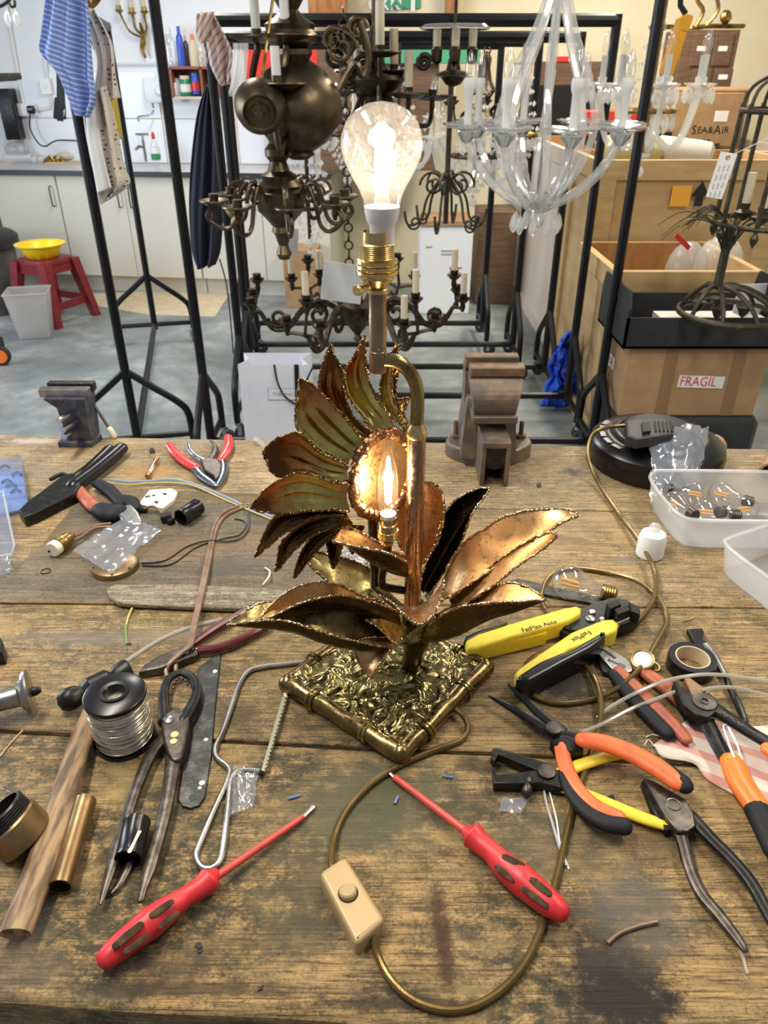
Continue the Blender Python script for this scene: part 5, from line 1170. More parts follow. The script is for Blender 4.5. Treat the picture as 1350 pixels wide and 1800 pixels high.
# ---- base plate
L_, R_, B_ = PB(503, 1193, .018), PB(856, 1166, .018), PB(698, 1312, .018)
ctr = (L_+R_)/2; ex = (B_-L_); ey = (R_-B_); ctr.z = ZB
side = .165; ax = ex.normalized(); ay = V((-ax.y, ax.x, 0))
if ay.dot(ey) < 0: ay = -ay
def bp(a, b_, z): return ctr + ax*a + ay*b_ + V((0, 0, z))
h = side/2
g = G()
def topz(a, b_):
    p = V((a*7, b_*7, 2.0)); p = p + V((noise.noise(p*.9), noise.noise(p*.9+V((9, 0, 0))), 0))*1.3
    n1, n2 = noise.noise(p), noise.noise(p*1.7+V((4, 2, 1)))
    return .0172 + .0026*math.exp(-(n1/.17)**2) + .0014*math.exp(-(n2/.2)**2) + .0012*noise.noise(p*.5)
n_ = 130
g.grid(lambda a, b_: bp((a-.5)*side*.99, (b_-.5)*side*.99, topz(a-.5, b_-.5)), n_, n_)
g.box(bp(0, 0, .009), (side*.98, side*.98, .0175), Matrix.Rotation(math.atan2(ax.y, ax.x), 3, 'Z')); g.build('base_plate', 'base_brass', lamp, 50)
for (a0, b0, a1, b1) in ((-h, -h, h, -h), (h, -h, h, h), (h, h, -h, h), (-h, h, -h, -h)):
    pts = [bp(a0+(a1-a0)*t, b0+(b1-b0)*t, .0105+.0008*math.sin(20*t)) for t in [i/30 for i in range(31)]]
    g = G(); g.tube(pts, [.0103+.0009*noise.noise(p*40) for p in pts], 12); rod = g.build('edge_rod', 'rod_brass', lamp)
    for t in (.25, .72):
        q = bp(a0+(a1-a0)*t, b0+(b1-b0)*t, .0105); d = (pts[-1]-pts[0]).normalized(); g = G()
        for s in (-.002, .0025): g.torus(q+d*s, .0112, .0022, d+V((0, 0, .1)), 18, 6)
        g.build('binding_ring', 'base_brass', rod)
for a, b_ in ((-h, -h), (h, -h), (h, h), (-h, h)):
    g = G(); g.sphere(bp(a, b_, .0108), .0115, 12, 8); g.build('corner_cap', 'rod_brass', lamp)
# ---- trunk and column
g = G(); pts = crom([PY(722, 1200, SY-.004), PY(722, 1178, SY-.004), PY(728, 1150, SY-.004), PY(733, 1115, SY), PY(730, 1080, SY), PY(729, 1060, SY)], 5)
g.tube(pts, lerpl([.0125, .0115, .013, .018, .016, .011], 5), 16); g.build('trunk', 'leaf_bronze', lamp)
zc = lambda v: PY(727, v, SY).z
g = G(); g.lathe([(.0094, zc(1075)), (.0094, zc(768)), (.0094, zc(768)+.001)], (SX, SY, 0), n=28); g.build('column', 'tube_copper', lamp)
g = G(); g.lathe([(.0094, zc(768)), (.0102, zc(766)), (.0100, zc(756)), (.0072, zc(748)), (.0066, zc(744))], (SX, SY, 0), n=24); g.build('collar', 'socket_brass', lamp)
xt = PY(664, 600, SY).x; z0, z1 = zc(748), PY(0, 642, SY).z
arc = crom([(SX, SY, z0), (SX, SY, z0+.026), (SX-.0025, SY, z0+.044), (SX-.011, SY, z0+.058), (SX-.023, SY, z0+.0655), (xt, SY, z0+.066)], 6)
g = G(); g.tube(arc, .0066, 16); g.build('swan_neck', 'rod_brass', lamp)
zt0, zt1 = z0+.055, PY(0, 514, SY).z
g = G(); g.lathe([(.0078, zt0), (.0082, zt0+.001), (.0082, zt0+.02), (.0078, zt0+.0205), (.0078, zt1-.05), (.0082, zt1-.0495), (.0080, zt1-.02), (.0078, zt1-.0195), (.0078, zt1), (0, zt1)], (xt, SY, 0), n=24); g.build('upper_tube', 'tube_bronze', lamp)
# ---- bulb holders and bulbs
def holder(x, y, z, s, name):
    """brass bayonet lampholder, s = shell radius; returns its top height"""
    g = G(); g.lathe([(s*.52, z), (s*.52, z+s*.18), (s*.45, z+s*.25), (s*.62, z+s*.45), (s*.84, z+s*.72), (s*.84, z+s*.85)], (x, y, 0), n=28); o = g.build(name, 'socket_brass', lamp)
    g = G(); pr = [(s*.86, z+s*.85)]
    for k in range(3): pr += [(s*1.0, z+s*(.88+.26*k)), (s*1.03, z+s*(.95+.26*k)), (s*1.0, z+s*(1.08+.26*k)), (s*.94, z+s*(1.1+.26*k))]
    pr += [(s*.8, z+s*1.66)]
    g.lathe(pr, (x, y, 0), n=36); g.build('shade_ring', 'socket_brass', o)
    g = G(); pr = []
    for k in range(8): pr += [(s*.80, z+s*(1.64+.09*k)), (s*.83, z+s*(1.685+.09*k))]
    pr += [(s*.74, z+s*2.38), (s*.72, z+s*2.9), (s*.66, z+s*2.9), (s*.66, z+s*2.5)]
    g.lathe(pr, (x, y, 0), n=32); g.build('threaded_shell', 'socket_brass', o)
    return z+s*2.9
s = .0178; ztp = holder(xt, SY, zt1, s, 'lampholder')
g = G(); g.tube([V((xt-.009, SY-.010, zt1+s*.35)), V((xt-.016, SY-.017, zt1+s*.35))], .003, 8); g.lathe([(.0045, -.002), (.005, 0), (.0045, .002), (0, .002)], V((xt-.017, SY-.018, zt1+s*.35)), (-.7, -.7, 0), 10); g.build('cord_screw', 'socket_brass', lamp)
blb = PY(664, 365, SY).z; btop = PY(0, 177, SY).z; xb = PY(679, 260, SY).x; xb = xt+.004
H = btop-blb
g = G(); g.lathe([(.0105, ztp-.012), (.0105, ztp+.004), (.0128, ztp+.008), (.0145, blb-.004), (.0150, blb+.001), (0, blb+.002)], (xb, SY, 0), n=24); bl = g.build('bulb', 'bulb_base_white', lamp, 35)
g = G(); g.lathe([(.0150, blb), (.0160, blb+H*.08), (.0195, blb+H*.19), (.0262, blb+H*.33), (.0312, blb+H*.46), (.0335, blb+H*.58), (.0325, blb+H*.70), (.0285, blb+H*.82), (.021, blb+H*.92), (.011, blb+H*.98), (0, blb+H)], (xb, SY, 0), n=40); g.build('glass_envelope', 'bulb_glass', bl, 80)
g = G(); g.lathe([(.0075, blb), (.006, blb+.012), (.0025, blb+.018), (.0025, blb+.024), (0, blb+.024)], (xb, SY, 0), n=14); g.build('glass_stem', 'candle_glass', bl)
for k in range(4):
    a = PI/4 + PI/2*k; g = G(); g.tube([V((xb+.0045*math.cos(a), SY+.0045*math.sin(a), blb+.017)), V((xb+.0062*math.cos(a), SY+.0062*math.sin(a), blb+.034)), V((xb+.0035*math.cos(a), SY+.0035*math.sin(a), blb+.057))], .0019, 6); g.build('filament', 'filament_lit', bl)
def point(name, loc, e, col, rad):
    l = bpy.data.lights.new(name, 'POINT'); l.energy = e; l.color = col; l.shadow_soft_size = rad; o = bpy.data.objects.new(name, l); COL.objects.link(o); o.location = loc
point('bulb_light', (xb, SY, blb+.04), 3.8, (1, .84, .60), .012)
# candle bulb in the flower
xc, yc = PY(682, 940, .652).x, .652; zs = PY(0, 956, yc).z
s2 = .0108; zt2 = holder(xc, yc, zs, s2, 'small_lampholder')
zg0, zg1 = zt2+.004, PY(0, 762, yc).z; H2 = zg1-zg0
g = G(); g.lathe([(.0062, zt2-.008), (.0062, zt2), (.0075, zg0), (.0082, zg0+.002), (0, zg0+.002)], (xc, yc, 0), n=18); b2 = g.build('candle_bulb', 'bulb_base_white', lamp)
g = G(); g.lathe([(.0082, zg0), (.0094, zg0+H2*.06), (.0104, zg0+H2*.22), (.0104, zg0+H2*.42), (.0088, zg0+H2*.58), (.0055, zg0+H2*.72), (.003, zg0+H2*.82), (.0019, zg0+H2*.93), (.0015, zg0+H2*.99), (0, zg1)], (xc, yc, 0), n=28); g.build('glass_envelope', 'candle_glass', b2, 80)
for k in range(3):
    a = 2*PI*k/3+.4; g = G(); g.tube([V((xc+.0022*math.cos(a), yc+.0022*math.sin(a), zg0+H2*.16)), V((xc+.0032*math.cos(a), yc+.0032*math.sin(a), zg0+H2*.34)), V((xc+.0014*math.cos(a), yc+.0014*math.sin(a), zg0+H2*.58))], .0013, 6); g.build('filament', 'filament_small', b2)
point('candle_light', (xc, yc, zg0+H2*.36), .5, (1, .78, .52), .007)
g = G(); g.tube(crom([V((xc, yc, zs)), V((xc-.002, yc, zs-.02)), PY(672, 1012, .66), PY(674, 1030, .66), PY(700, 1036, .664), V((SX, SY, PY(0, 1040, SY).z))], 4), .0045, 8); g.build('bulb_arm', 'black_plastic', lamp)
g = G(); q0, q1 = PY(655, 890, .70), PY(660, 1030, .70); g.tube([q0, q1, V((SX, SY, q1.z-.02))], .006, 8); g.build('flower_stalk', 'leaf_bronze', lamp)
# ---- flower head
fc = PY(667, 832, .692); fn = V((.72, -.68, .10)).normalized()
flower = None
g = G(); g.lathe([(0, -.012), (.016, -.0105), (.030, -.006), (.039, .001), (.043, .006)], fc, fn, 40); disc = g.build('flower_disc', 'leaf_copper', lamp, 60); solid(disc, .001)
qv = V((0, 0, 1)); X_ = (qv - fn*qv.dot(fn)).normalized(); Y_ = fn.cross(X_)
g = G(); ring = []; rr = []
for k in range(120):
    a = 2*PI*k/120; nn = noise.noise(V((math.cos(a)*6, math.sin(a)*6, 3))); R0 = .0445 + .0022*nn
    ring.append(fc + X_*(R0*math.cos(a)) + Y_*(R0*math.sin(a)) + fn*(.005+.002*noise.noise(V((math.cos(a)*9, math.sin(a)*9, 7))))); rr.append(.0062 + .0030*noise.noise(V((math.cos(a)*14, math.sin(a)*14, 1))))
g.tube(ring, rr, 8, closed=True); g.build('crater_rim', 'rim_copper', disc, 60)
def petal(A, B, y0, y1, mat='petal_brass', deep=.008, ridge=.0026, push=0):
    A3, B3 = resample(curve3(A, y0, y1), 20), resample(curve3(B, y0, y1), 20)
    M3 = []
    for i, (a, b_) in enumerate(zip(A3, B3)):
        t = i/19; m_ = (a+b_)/2; m_ = m_ - fn*(deep*math.sin(PI*min(1, .15+t*.9))); M3.append(m_)
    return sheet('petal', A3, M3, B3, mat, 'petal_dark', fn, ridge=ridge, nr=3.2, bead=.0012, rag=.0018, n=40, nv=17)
petal([(655, 762), (638, 733), (611, 695), (606, 655), (622, 625), (641, 590)], [(692, 750), (688, 733), (668, 709), (649, 670), (643, 635), (641, 590)], .69, .715)
petal([(645, 780), (610, 750), (578, 712), (560, 680), (567, 643), (581, 604)], [(657, 762), (622, 733), (606, 690), (603, 654), (588, 625), (581, 604)], .685, .70, 'petal_copper')
petal([(612, 814), (573, 797), (540, 773), (521, 748), (520, 715), (527, 665)], [(648, 787), (636, 772), (605, 733), (573, 698), (548, 676), (527, 665)], .668, .685)
petal([(614, 822), (600, 813), (562, 794), (534, 769), (520, 761), (485, 772), (463, 792)], [(614, 844), (583, 846), (553, 835), (526, 832), (490, 838), (472, 820), (463, 792)], .655, .668, 'petal_copper')
petal([(612, 852), (578, 846), (548, 835), (520, 832), (485, 846), (457, 870), (441, 893)], [(616, 900), (583, 896), (540, 899), (500, 904), (470, 900), (455, 899), (441, 893)], .650, .660)
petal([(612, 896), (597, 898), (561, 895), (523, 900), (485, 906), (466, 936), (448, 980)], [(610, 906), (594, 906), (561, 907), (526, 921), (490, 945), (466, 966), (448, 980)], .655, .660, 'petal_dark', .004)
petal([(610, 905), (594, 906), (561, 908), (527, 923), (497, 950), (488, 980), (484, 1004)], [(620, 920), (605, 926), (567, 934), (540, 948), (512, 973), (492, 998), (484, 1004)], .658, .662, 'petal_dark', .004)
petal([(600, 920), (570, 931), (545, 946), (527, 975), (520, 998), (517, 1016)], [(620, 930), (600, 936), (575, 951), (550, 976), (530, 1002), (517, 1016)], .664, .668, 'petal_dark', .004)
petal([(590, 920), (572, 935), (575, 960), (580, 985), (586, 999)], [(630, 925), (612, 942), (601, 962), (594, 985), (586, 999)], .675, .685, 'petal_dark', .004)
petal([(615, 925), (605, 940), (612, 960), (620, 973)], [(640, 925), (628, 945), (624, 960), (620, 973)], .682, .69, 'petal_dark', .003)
petal([(692, 745), (676, 715), (668, 685), (674, 650), (686, 620), (702, 606)], [(708, 742), (696, 715), (690, 685), (690, 655), (695, 630), (702, 606)], .702, .735, 'petal_brass', .005)
petal([(705, 748), (677, 703), (670, 678), (690, 650), (714, 628)], [(716, 742), (698, 705), (697, 668), (706, 645), (714, 628)], .712, .745, 'petal_copper', .005)
petal([(712, 760), (700, 735), (690, 718), (696, 703), (719, 700)], [(718, 760), (716, 745), (711, 728), (713, 718), (719, 700)], .718, .742, 'petal_brass', .003)
petal([(722, 775), (730, 760), (745, 752), (762, 748)], [(722, 800), (735, 792), (750, 775), (762, 748)], .725, .745, 'petal_dark', .003) if False else None
# ---- leaves
def leaf(A, M, B, ya, ym, yb, inner, hint=(0, 0, 1), outer='leaf_bronze', **kw):
    return sheet('leaf', curve3(A, *ya), curve3(M, *ym), curve3(B, *yb), inner, outer, hint, bead=.0015, rag=.0012, n=44, nv=13, **kw)
leaf([(768, 1050), (785, 1010), (812, 958), (850, 930), (888, 908), (930, 898), (985, 895), (1016, 903)], [(770, 1056), (800, 1022), (845, 985), (890, 957), (940, 930), (985, 912), (1016, 905)], [(772, 1060), (805, 1040), (862, 1003), (905, 973), (945, 947), (985, 920), (1017, 907)], (.69, .645), (.665, .635), (.648, .63), 'leaf_copper', (-.3, -.5, .8))
leaf([(790, 1055), (850, 1006), (900, 968), (952, 940), (977, 937)], [(795, 1064), (858, 1016), (912, 976), (955, 952), (977, 940)], [(805, 1070), (870, 1027), (915, 991), (952, 966), (979, 943)], (.66, .61), (.65, .605), (.635, .60), 'leaf_copper', (-.3, -.5, .8))
leaf([(760, 1085), (800, 1062), (850, 1040), (884, 1026), (916, 1027), (940, 1039), (957, 1053)], [(742, 1128), (770, 1128), (810, 1115), (860, 1088), (915, 1070), (957, 1056)], [(752, 1098), (775, 1082), (810, 1067), (860, 1060), (920, 1057), (958, 1055)], (.665, .58), (.625, .575), (.60, .57), 'leaf_copper', (0, .3, 1))
leaf([(738, 1030), (745, 1000), (762, 962), (781, 905), (800, 880), (828, 863), (846, 857)], [(742, 1040), (770, 992), (796, 942), (826, 895), (859, 858)], [(750, 1055), (790, 990), (812, 950), (829, 905), (846, 880), (861, 859)], (.69, .742), (.705, .755), (.685, .738), 'leaf_bronze', (-.7, -.6, .4))
leaf([(722, 1000), (700, 950), (700, 890), (722, 850)], [(732, 1000), (738, 940), (742, 890), (745, 846)], [(742, 990), (768, 956), (781, 905), (777, 866), (762, 848)], (.70, .715), (.725, .735), (.705, .715), 'leaf_copper', (-.4, -.9, .1), 'leaf_bronze')
leaf([(724, 986), (690, 968), (650, 945), (603, 922)], [(720, 1014), (690, 1008), (652, 988), (593, 941)], [(718, 990), (678, 971), (632, 962), (585, 951)], (.675, .665), (.648, .645), (.628, .63), 'leaf_copper', (0, .2, 1))
leaf([(688, 1052), (658, 1006), (620, 985), (580, 975), (545, 965)], [(685, 1056), (645, 1024), (598, 1002), (538, 974)], [(678, 1060), (632, 1046), (590, 1031), (560, 1009), (534, 982)], (.715, .735), (.70, .725), (.682, .70), 'leaf_brass', (0, -.4, .9))
leaf([(690, 1070), (640, 1050), (600, 1030), (560, 1024), (515, 1035), (480, 1060), (459, 1084)], [(705, 1100), (650, 1082), (590, 1072), (530, 1077), (485, 1091), (459, 1090)], [(700, 1075), (660, 1060), (620, 1050), (585, 1047), (530, 1060), (482, 1082), (459, 1088)], (.69, .60), (.648, .595), (.642, .587), 'leaf_copper', (0, .2, 1))
leaf([(695, 1110), (645, 1080), (590, 1068), (530, 1070), (470, 1058), (432, 1074), (401, 1096)], [(690, 1140), (640, 1140), (580, 1130), (520, 1112), (470, 1102), (401, 1099)], [(680, 1138), (640, 1130), (600, 1121), (550, 1106), (500, 1091), (450, 1092), (401, 1099)], (.655, .60), (.622, .58), (.605, .575), 'leaf_brass', (0, -.1, 1))
leaf([(712, 1105), (690, 1082), (660, 1076), (640, 1082)], [(705, 1125), (685, 1108), (665, 1092), (642, 1086)], [(700, 1136), (684, 1122), (668, 1105), (644, 1090)], (.645, .635), (.635, .63), (.625, .625), 'leaf_brass', (0, -.2, 1))
leaf([(668, 1046), (690, 1060), (712, 1082), (733, 1098)], [(731, 1065), (733, 1076), (735, 1088), (737, 1098)], [(782, 1016), (776, 1050), (762, 1080), (741, 1098)], (.625, .578), (.63, .58), (.625, .578), 'leaf_copper', (0, .2, 1))
leaf([(700, 1120), (670, 1120), (640, 1122), (624, 1136), (630, 1165), (652, 1191)], [(730, 1130), (700, 1132), (672, 1142), (656, 1160), (650, 1176), (653, 1191)], [(765, 1085), (735, 1105), (705, 1128), (685, 1145), (668, 1166), (654, 1191)], (.640, .598), (.622, .590), (.600, .588), 'leaf_copper', (-.3, .2, 1))
leaf([(700, 1120), (690, 1140), (672, 1160), (662, 1180)], [(745, 1140), (715, 1150), (690, 1162), (664, 1182)], [(770, 1095), (745, 1112), (712, 1136), (666, 1184)], (.635, .592), (.625, .592), (.605, .592), 'leaf_bronze', (-.3, .2, 1)) if False else None

# ================================================================ things on the bench
def T(name, label, cat, u, v, group=None): return thing(name, label, cat, PB(u, v), 0, group)
PL = 'pliers and cutters scattered on the bench'
# ---- lamp flex with in-line switch and plug
fx = T('lamp_flex', 'gold lamp flex looping over the bench with an in-line switch and plug', 'cord', 640, 1600)
r_ = .0033
g = G(); g.cord([(786, 1240, .008), (800, 1246, .010), (816, 1260, .009), (822, 1282, .0055), (808, 1302, r_), (765, 1318, r_), (705, 1344, r_), (652, 1378, r_), (612, 1420, r_), (590, 1465, r_), (582, 1512, .008), (588, 1530, .009)], r_, 8, 10); g.build('cable', 'flex_gold', fx)
loop = [(648, 1632, .009), (656, 1652, .007), (664, 1680, r_), (682, 1716, r_), (714, 1750, r_), (756, 1771, r_), (810, 1775, r_), (866, 1752, r_), (914, 1706, r_), (944, 1650, r_), (965, 1590, r_), (984, 1520, r_), (1004, 1430, r_), (1030, 1350, r_), (1050, 1290, .006), (1056, 1245, .010), (1050, 1205, .010), (1030, 1172, .006), (1000, 1156, r_), (960, 1148, r_), (930, 1162, r_), (921, 1190, r_), (934, 1219, r_), (978, 1236, r_), (1038, 1230, r_), (1090, 1207, .012), (1130, 1168, .014), (1158, 1122, .008), (1172, 1090, r_), (1162, 1058, .006), (1135, 1030, .009), (1098, 1013, .006), (1050, 1004, r_), (1000, 1000, r_), (968, 1012, r_), (953, 1040, r_), (956, 1068, r_), (985, 1095, r_), (1030, 1112, r_), (1078, 1114, r_), (1122, 1092, r_), (1150, 1050, .010), (1150, 1005, .016), (1126, 955, .012), (1084, 898, .006), (1048, 842, .012), (1033, 798, .04), (1042, 764, .065), (1066, 752, .078), (1100, 748, .080)]
g = G(); g.cord(loop, r_, 8, 10); g.build('cable', 'flex_gold', fx)
g = G(); ol = [(561, 1538), (563, 1528), (598, 1505), (606, 1504), (613, 1510), (640, 1556), (675, 1608), (677, 1618), (671, 1627), (634, 1658), (626, 1660), (619, 1654), (592, 1600)]
g.cut(roundpoly([(560, 1534), (607, 1503), (678, 1616), (626, 1662)], 11), .0175, .0, .0035); sw = g.build('inline_switch', 'switch_gold', fx, 50)
q = PB(612, 1570, .0175); g = G(); g.torus(q, .0082, .0006, n=28, m=6); g.build('switch_gap', 'black_matt', sw)
g = G(); g.lathe([(.0076, -.003), (.0076, .0028), (.0064, .0042), (0, .0044)], q, (-.12, .2, 1), 24); g.build('switch_button', 'switch_button', sw)
pz = .074; g = G(); g.cut([(1100, 738), (1165, 733), (1185, 745), (1184, 762), (1120, 772), (1102, 765)], pz+.018, pz, .004); pg = g.build('plug', 'charcoal_plastic', fx)
g = G(); g.cut([(1128, 742), (1142, 741), (1144, 757), (1130, 759)], pz+.024, pz+.016, .001); g.build('fuse_cover', 'black_matt', pg)
for k in range(5):
    g = G(); g.cut([(1150+k*7, 740), (1153+k*7, 740), (1155+k*7, 757), (1152+k*7, 757)], pz+.021, pz+.016, .0006); g.build('grip_rib', 'black_matt', pg)
# ---- screwdrivers
def screwdriver(label, tip, s0, s1, hd, pads, seed):
    r = T('screwdriver', label, 'screwdriver', hd[3][0], hd[3][1], 'red insulated screwdrivers')
    hc = max(q[2] for q in hd)*.5*mpp(PB(hd[3][0], hd[3][1]))*.97
    g = G(); g.bar([(tip[0], tip[1], 9, .0035), (s0[0]*.6+tip[0]*.4, s0[1]*.6+tip[1]*.4, 7, .0038), (s0[0], s0[1], 7, .004)], k=3, hr=.5); g.build('blade_tip', 'steel', r)
    g = G(); g.bar([(*s0, 11, .0042), ((s0[0]+s1[0])/2, (s0[1]+s1[1])/2, 13, .009), (*s1, 14.5, hc)], k=6, n=12, rend=False); g.build('insulated_shaft', 'driver_shaft', r)
    g = G(); g.bar([(u, v, w_, hc) for u, v, w_ in hd], k=6, n=18); h_ = g.build('handle', 'driver_red', r, 60)
    for (a, b_, w_, hh) in pads:
        g = G(); g.bar([(a[0], a[1], w_*.8, hh), ((a[0]+b_[0])/2, (a[1]+b_[1])/2, w_, hh+.0004), (b_[0], b_[1], w_*.8, hh)], k=5, n=10, hr=.28); g.build('grip_pad', 'driver_pad', h_, 60)
screwdriver('red insulated screwdriver at lower left pointing up to the right', (551, 1418), (533, 1436), (378, 1543), [(375, 1540, 26), (368, 1547, 46), (350, 1562, 37), (325, 1578, 36), (295, 1600, 47), (265, 1622, 55), (238, 1643, 50), (212, 1663, 47), (190, 1682, 40)],
    [((268, 1608), (300, 1586), 15, .0262), ((283, 1628), (310, 1606), 13, .022), ((203, 1662), (246, 1626), 17, .0262), ((222, 1672), (258, 1646), 14, .0225)], 1)
screwdriver('red insulated screwdriver right of the switch pointing up to the left', (684, 1357), (693, 1366), (824, 1466), [(824, 1464, 26), (831, 1469, 46), (845, 1482, 38), (866, 1500, 37), (890, 1525, 48), (918, 1548, 56), (942, 1568, 52), (966, 1588, 48), (982, 1600, 40)],
    [((888, 1506), (918, 1522), 15, .0262), ((874, 1524), (902, 1546), 14, .023), ((930, 1542), (965, 1570), 16, .0265), ((920, 1560), (958, 1590), 15, .0232)], 2)
# ---- hammer
r = T('hammer', 'small ball-pein hammer with a worn wooden handle behind the solder reel', 'hammer', 100, 1430)
g = G(); g.bar([(168, 1232, 34), (158, 1262, 36), (140, 1310, 42), (105, 1430, 55), (66, 1540, 58), (27, 1642, 56)], k=6, n=16, hr=.62, rend=False, h=.014); g.build('handle', 'hammer_wood', r, 60)
g = G(); q0, q1 = PB(124, 1228, .0165), PB(205, 1190, .0165); d = (q1-q0).normalized(); g.lathe([(0, -.0145), (.008, -.0125), (.0125, -.006), (.0135, 0), (.012, .008), (.0085, .014), (.011, .018), (.014, .022), (.014, .044), (.010, .048), (.0145, .056), (.0155, .068), (.014, .070), (0, .070)], q0, d, 20); g.build('head', 'steel_black', r)
# ---- solder reel
c = PB(221, 1298); r = thing('solder_reel', 'reel of silver solder wire with black flanges standing on the bench', 'reel', c)
g = G(); g.lathe([(.011, .0655), (.011, .069), (.015, .0695), (.015, .068), (.030, .0675), (.0316, .0665), (.0322, .064), (.0316, .0615), (.024, .0605), (.011, .0605), (.011, .0655)], c, n=40); g.build('top_flange', 'black_plastic', r)
g = G(); g.lathe([(.011, .0), (.0325, 0), (.0325, .0035), (.011, .0045), (.011, 0)], c, n=40); g.build('bottom_flange', 'black_plastic', r)
g = G(); g.lathe([(.0108, .004), (.0118, .004), (.0118, .066), (.0108, .066), (.0108, .004)], c, n=24); g.build('hub', 'black_matt', r)
g = G(); pr = [(.012, .0046)]
for k in range(34):
    z_ = .0048 + k*.00163; rr = .0287 + .0009*math.sin(k*.9) + .0006*math.sin(k*2.3); pr += [(rr, z_), (rr+.0008, z_+.0004), (rr+.0008, z_+.0009), (rr, z_+.0014)]
g.lathe(pr + [(.012, .0603)], c, n=44, ripple=lambda a: .012*math.sin(3*a)); g.build('solder_winding', 'solder', r, 60)
g = G(); rnd = random.Random(3)
for j in range(7):
    z0_ = .008+.007*j; ph = rnd.uniform(0, 6); g.tube([c + V((.0305*math.cos(a+ph), .0305*math.sin(a+ph), z0_ + .006*math.sin(a*.5+j))) for a in [i*.22 for i in range(29)]], .0006, 5)
g.build('loose_turns', 'solder', r)['kind'] = 'stuff'
g = G(); g.torus(PB(262, 1215, .0) + V((-.012, .004, .068)), .0017, .0006, n=10, m=5); g.build('start_hole', 'black_matt', r)
# ---- old gas pliers
r = T('gas_pliers', 'dark old gas pliers with toothed round jaws beside the solder reel', 'pliers', 290, 1400, PL)
g = G(); g.bar([(290, 1268, 26), (288, 1240, 20), (288, 1214, 17), (298, 1192, 15), (316, 1182, 14)], k=6, n=10, hr=.75, h=.012); g.build('jaw', 'steel_black', r)
g = G(); g.bar([(322, 1268, 26), (338, 1240, 22), (346, 1214, 18), (338, 1192, 16), (318, 1182, 14)], k=6, n=10, hr=.75, h=.012); g.build('jaw', 'steel_black', r)
g = G(); g.cut([(284, 1262), (300, 1246), (314, 1244), (332, 1258), (330, 1290), (320, 1330), (300, 1335), (286, 1300)], .017, .004, .003, 3); g.build('pivot_plate', 'steel_dark', r, 50)
for k in range(7):
    a = PI*.15 + k*.42; q = PB(318+11*math.cos(a)*1.2, 1212-20*math.sin(a), .018); g = G(); g.sphere(q, .0017, 6, 4); g.build('tooth', 'steel_dark', r)
g = G(); g.lathe([(.0062, 0), (.0055, .002), (.003, .003), (0, .0032)], PB(297, 1266, .0165), n=14); g.build('rivet', 'steel', r)
g = G(); g.bar([(292, 1296, 26), (268, 1322, 24), (242, 1380, 22), (222, 1440, 21), (206, 1492, 26), (190, 1545, 18), (177, 1588, 7)], k=6, n=10, hr=.6, h=.009); g.build('handle', 'steel_dark', r)
g = G(); g.bar([(308, 1296, 30), (302, 1360, 27), (290, 1430, 24), (274, 1490, 24), (262, 1530, 26), (252, 1562, 16), (247, 1582, 13)], k=6, n=10, hr=.6, h=.010); hd_ = g.build('handle', 'steel_dark', r)
for (u, v, s) in ((307, 1291, .0045), (305, 1303, .004)):
    g = G(); g.lathe([(s, 0), (s*.9, .0006), (0, .0008)], PB(u, v, .0175), n=10); g.build('paint_dab', 'paint_spot', hd_)
# ---- black blade
r = T('worn_blade', 'worn black steel blade with a hole, lying right of the gas pliers', 'blade', 345, 1300)
g = G(); g.cut([(388, 1147), (385, 1180), (378, 1245), (371, 1330), (360, 1400), (350, 1415), (335, 1420), (320, 1416), (313, 1404), (319, 1360), (330, 1290), (342, 1215), (350, 1172), (370, 1157)], .0032, 0, .0008, 0); g.build('blade', 'blade_worn', r, 0)
g = G(); g.lathe([(.0038, 0), (.0038, .0003), (0, .0003)], PB(338, 1402, .0032), n=14); g.build('hole', 'print_black', r)
for (u, v, s) in ((355, 1376, .0032), (351, 1385, .002), (362, 1300, .0025), (378, 1180, .003)):
    g = G(); g.lathe([(s, 0), (s*.8, .0005), (0, .0006)], PB(u, v, .0032), n=9); g.build('paint_dab', 'paint_spot_white', r)
# ---- junior hacksaw
r = T('junior_hacksaw', 'bent-wire junior hacksaw with its thin blade touching the lamp base', 'saw', 400, 1350)
g = G(); g.cord([(535, 1164), (500, 1168), (465, 1172), (438, 1180), (422, 1200), (408, 1240), (392, 1285), (379, 1314), (381, 1332), (398, 1346), (404, 1358), (396, 1382), (374, 1430), (352, 1482), (345, 1506), (354, 1524), (371, 1527), (386, 1514), (393, 1490), (400, 1430), (406, 1375), (416, 1358), (436, 1354), (466, 1357)], .0031, 6, 10); g.build('wire_frame', 'steel', r)
g = G(); ol = [(503, 1202)] ; n_ = 22
for k in range(n_): t = k/n_; ol += [(512-44*t, 1204+150*t), (508-44*t-44/n_*.5, 1204+150*(t+.5/n_))]
ol += [(466, 1356), (459, 1354)]; g.cut(ol, .009, .004, 0); g.build('blade', 'saw_blade', r, 0)
g = G(); g.bar([(508, 1200, 9, .007), (504, 1212, 9, .007)], k=1, n=8); g.bar([(462, 1350, 9, .006), (458, 1360, 8, .005)], k=1, n=8); g.build('blade_pin', 'steel_black', r)
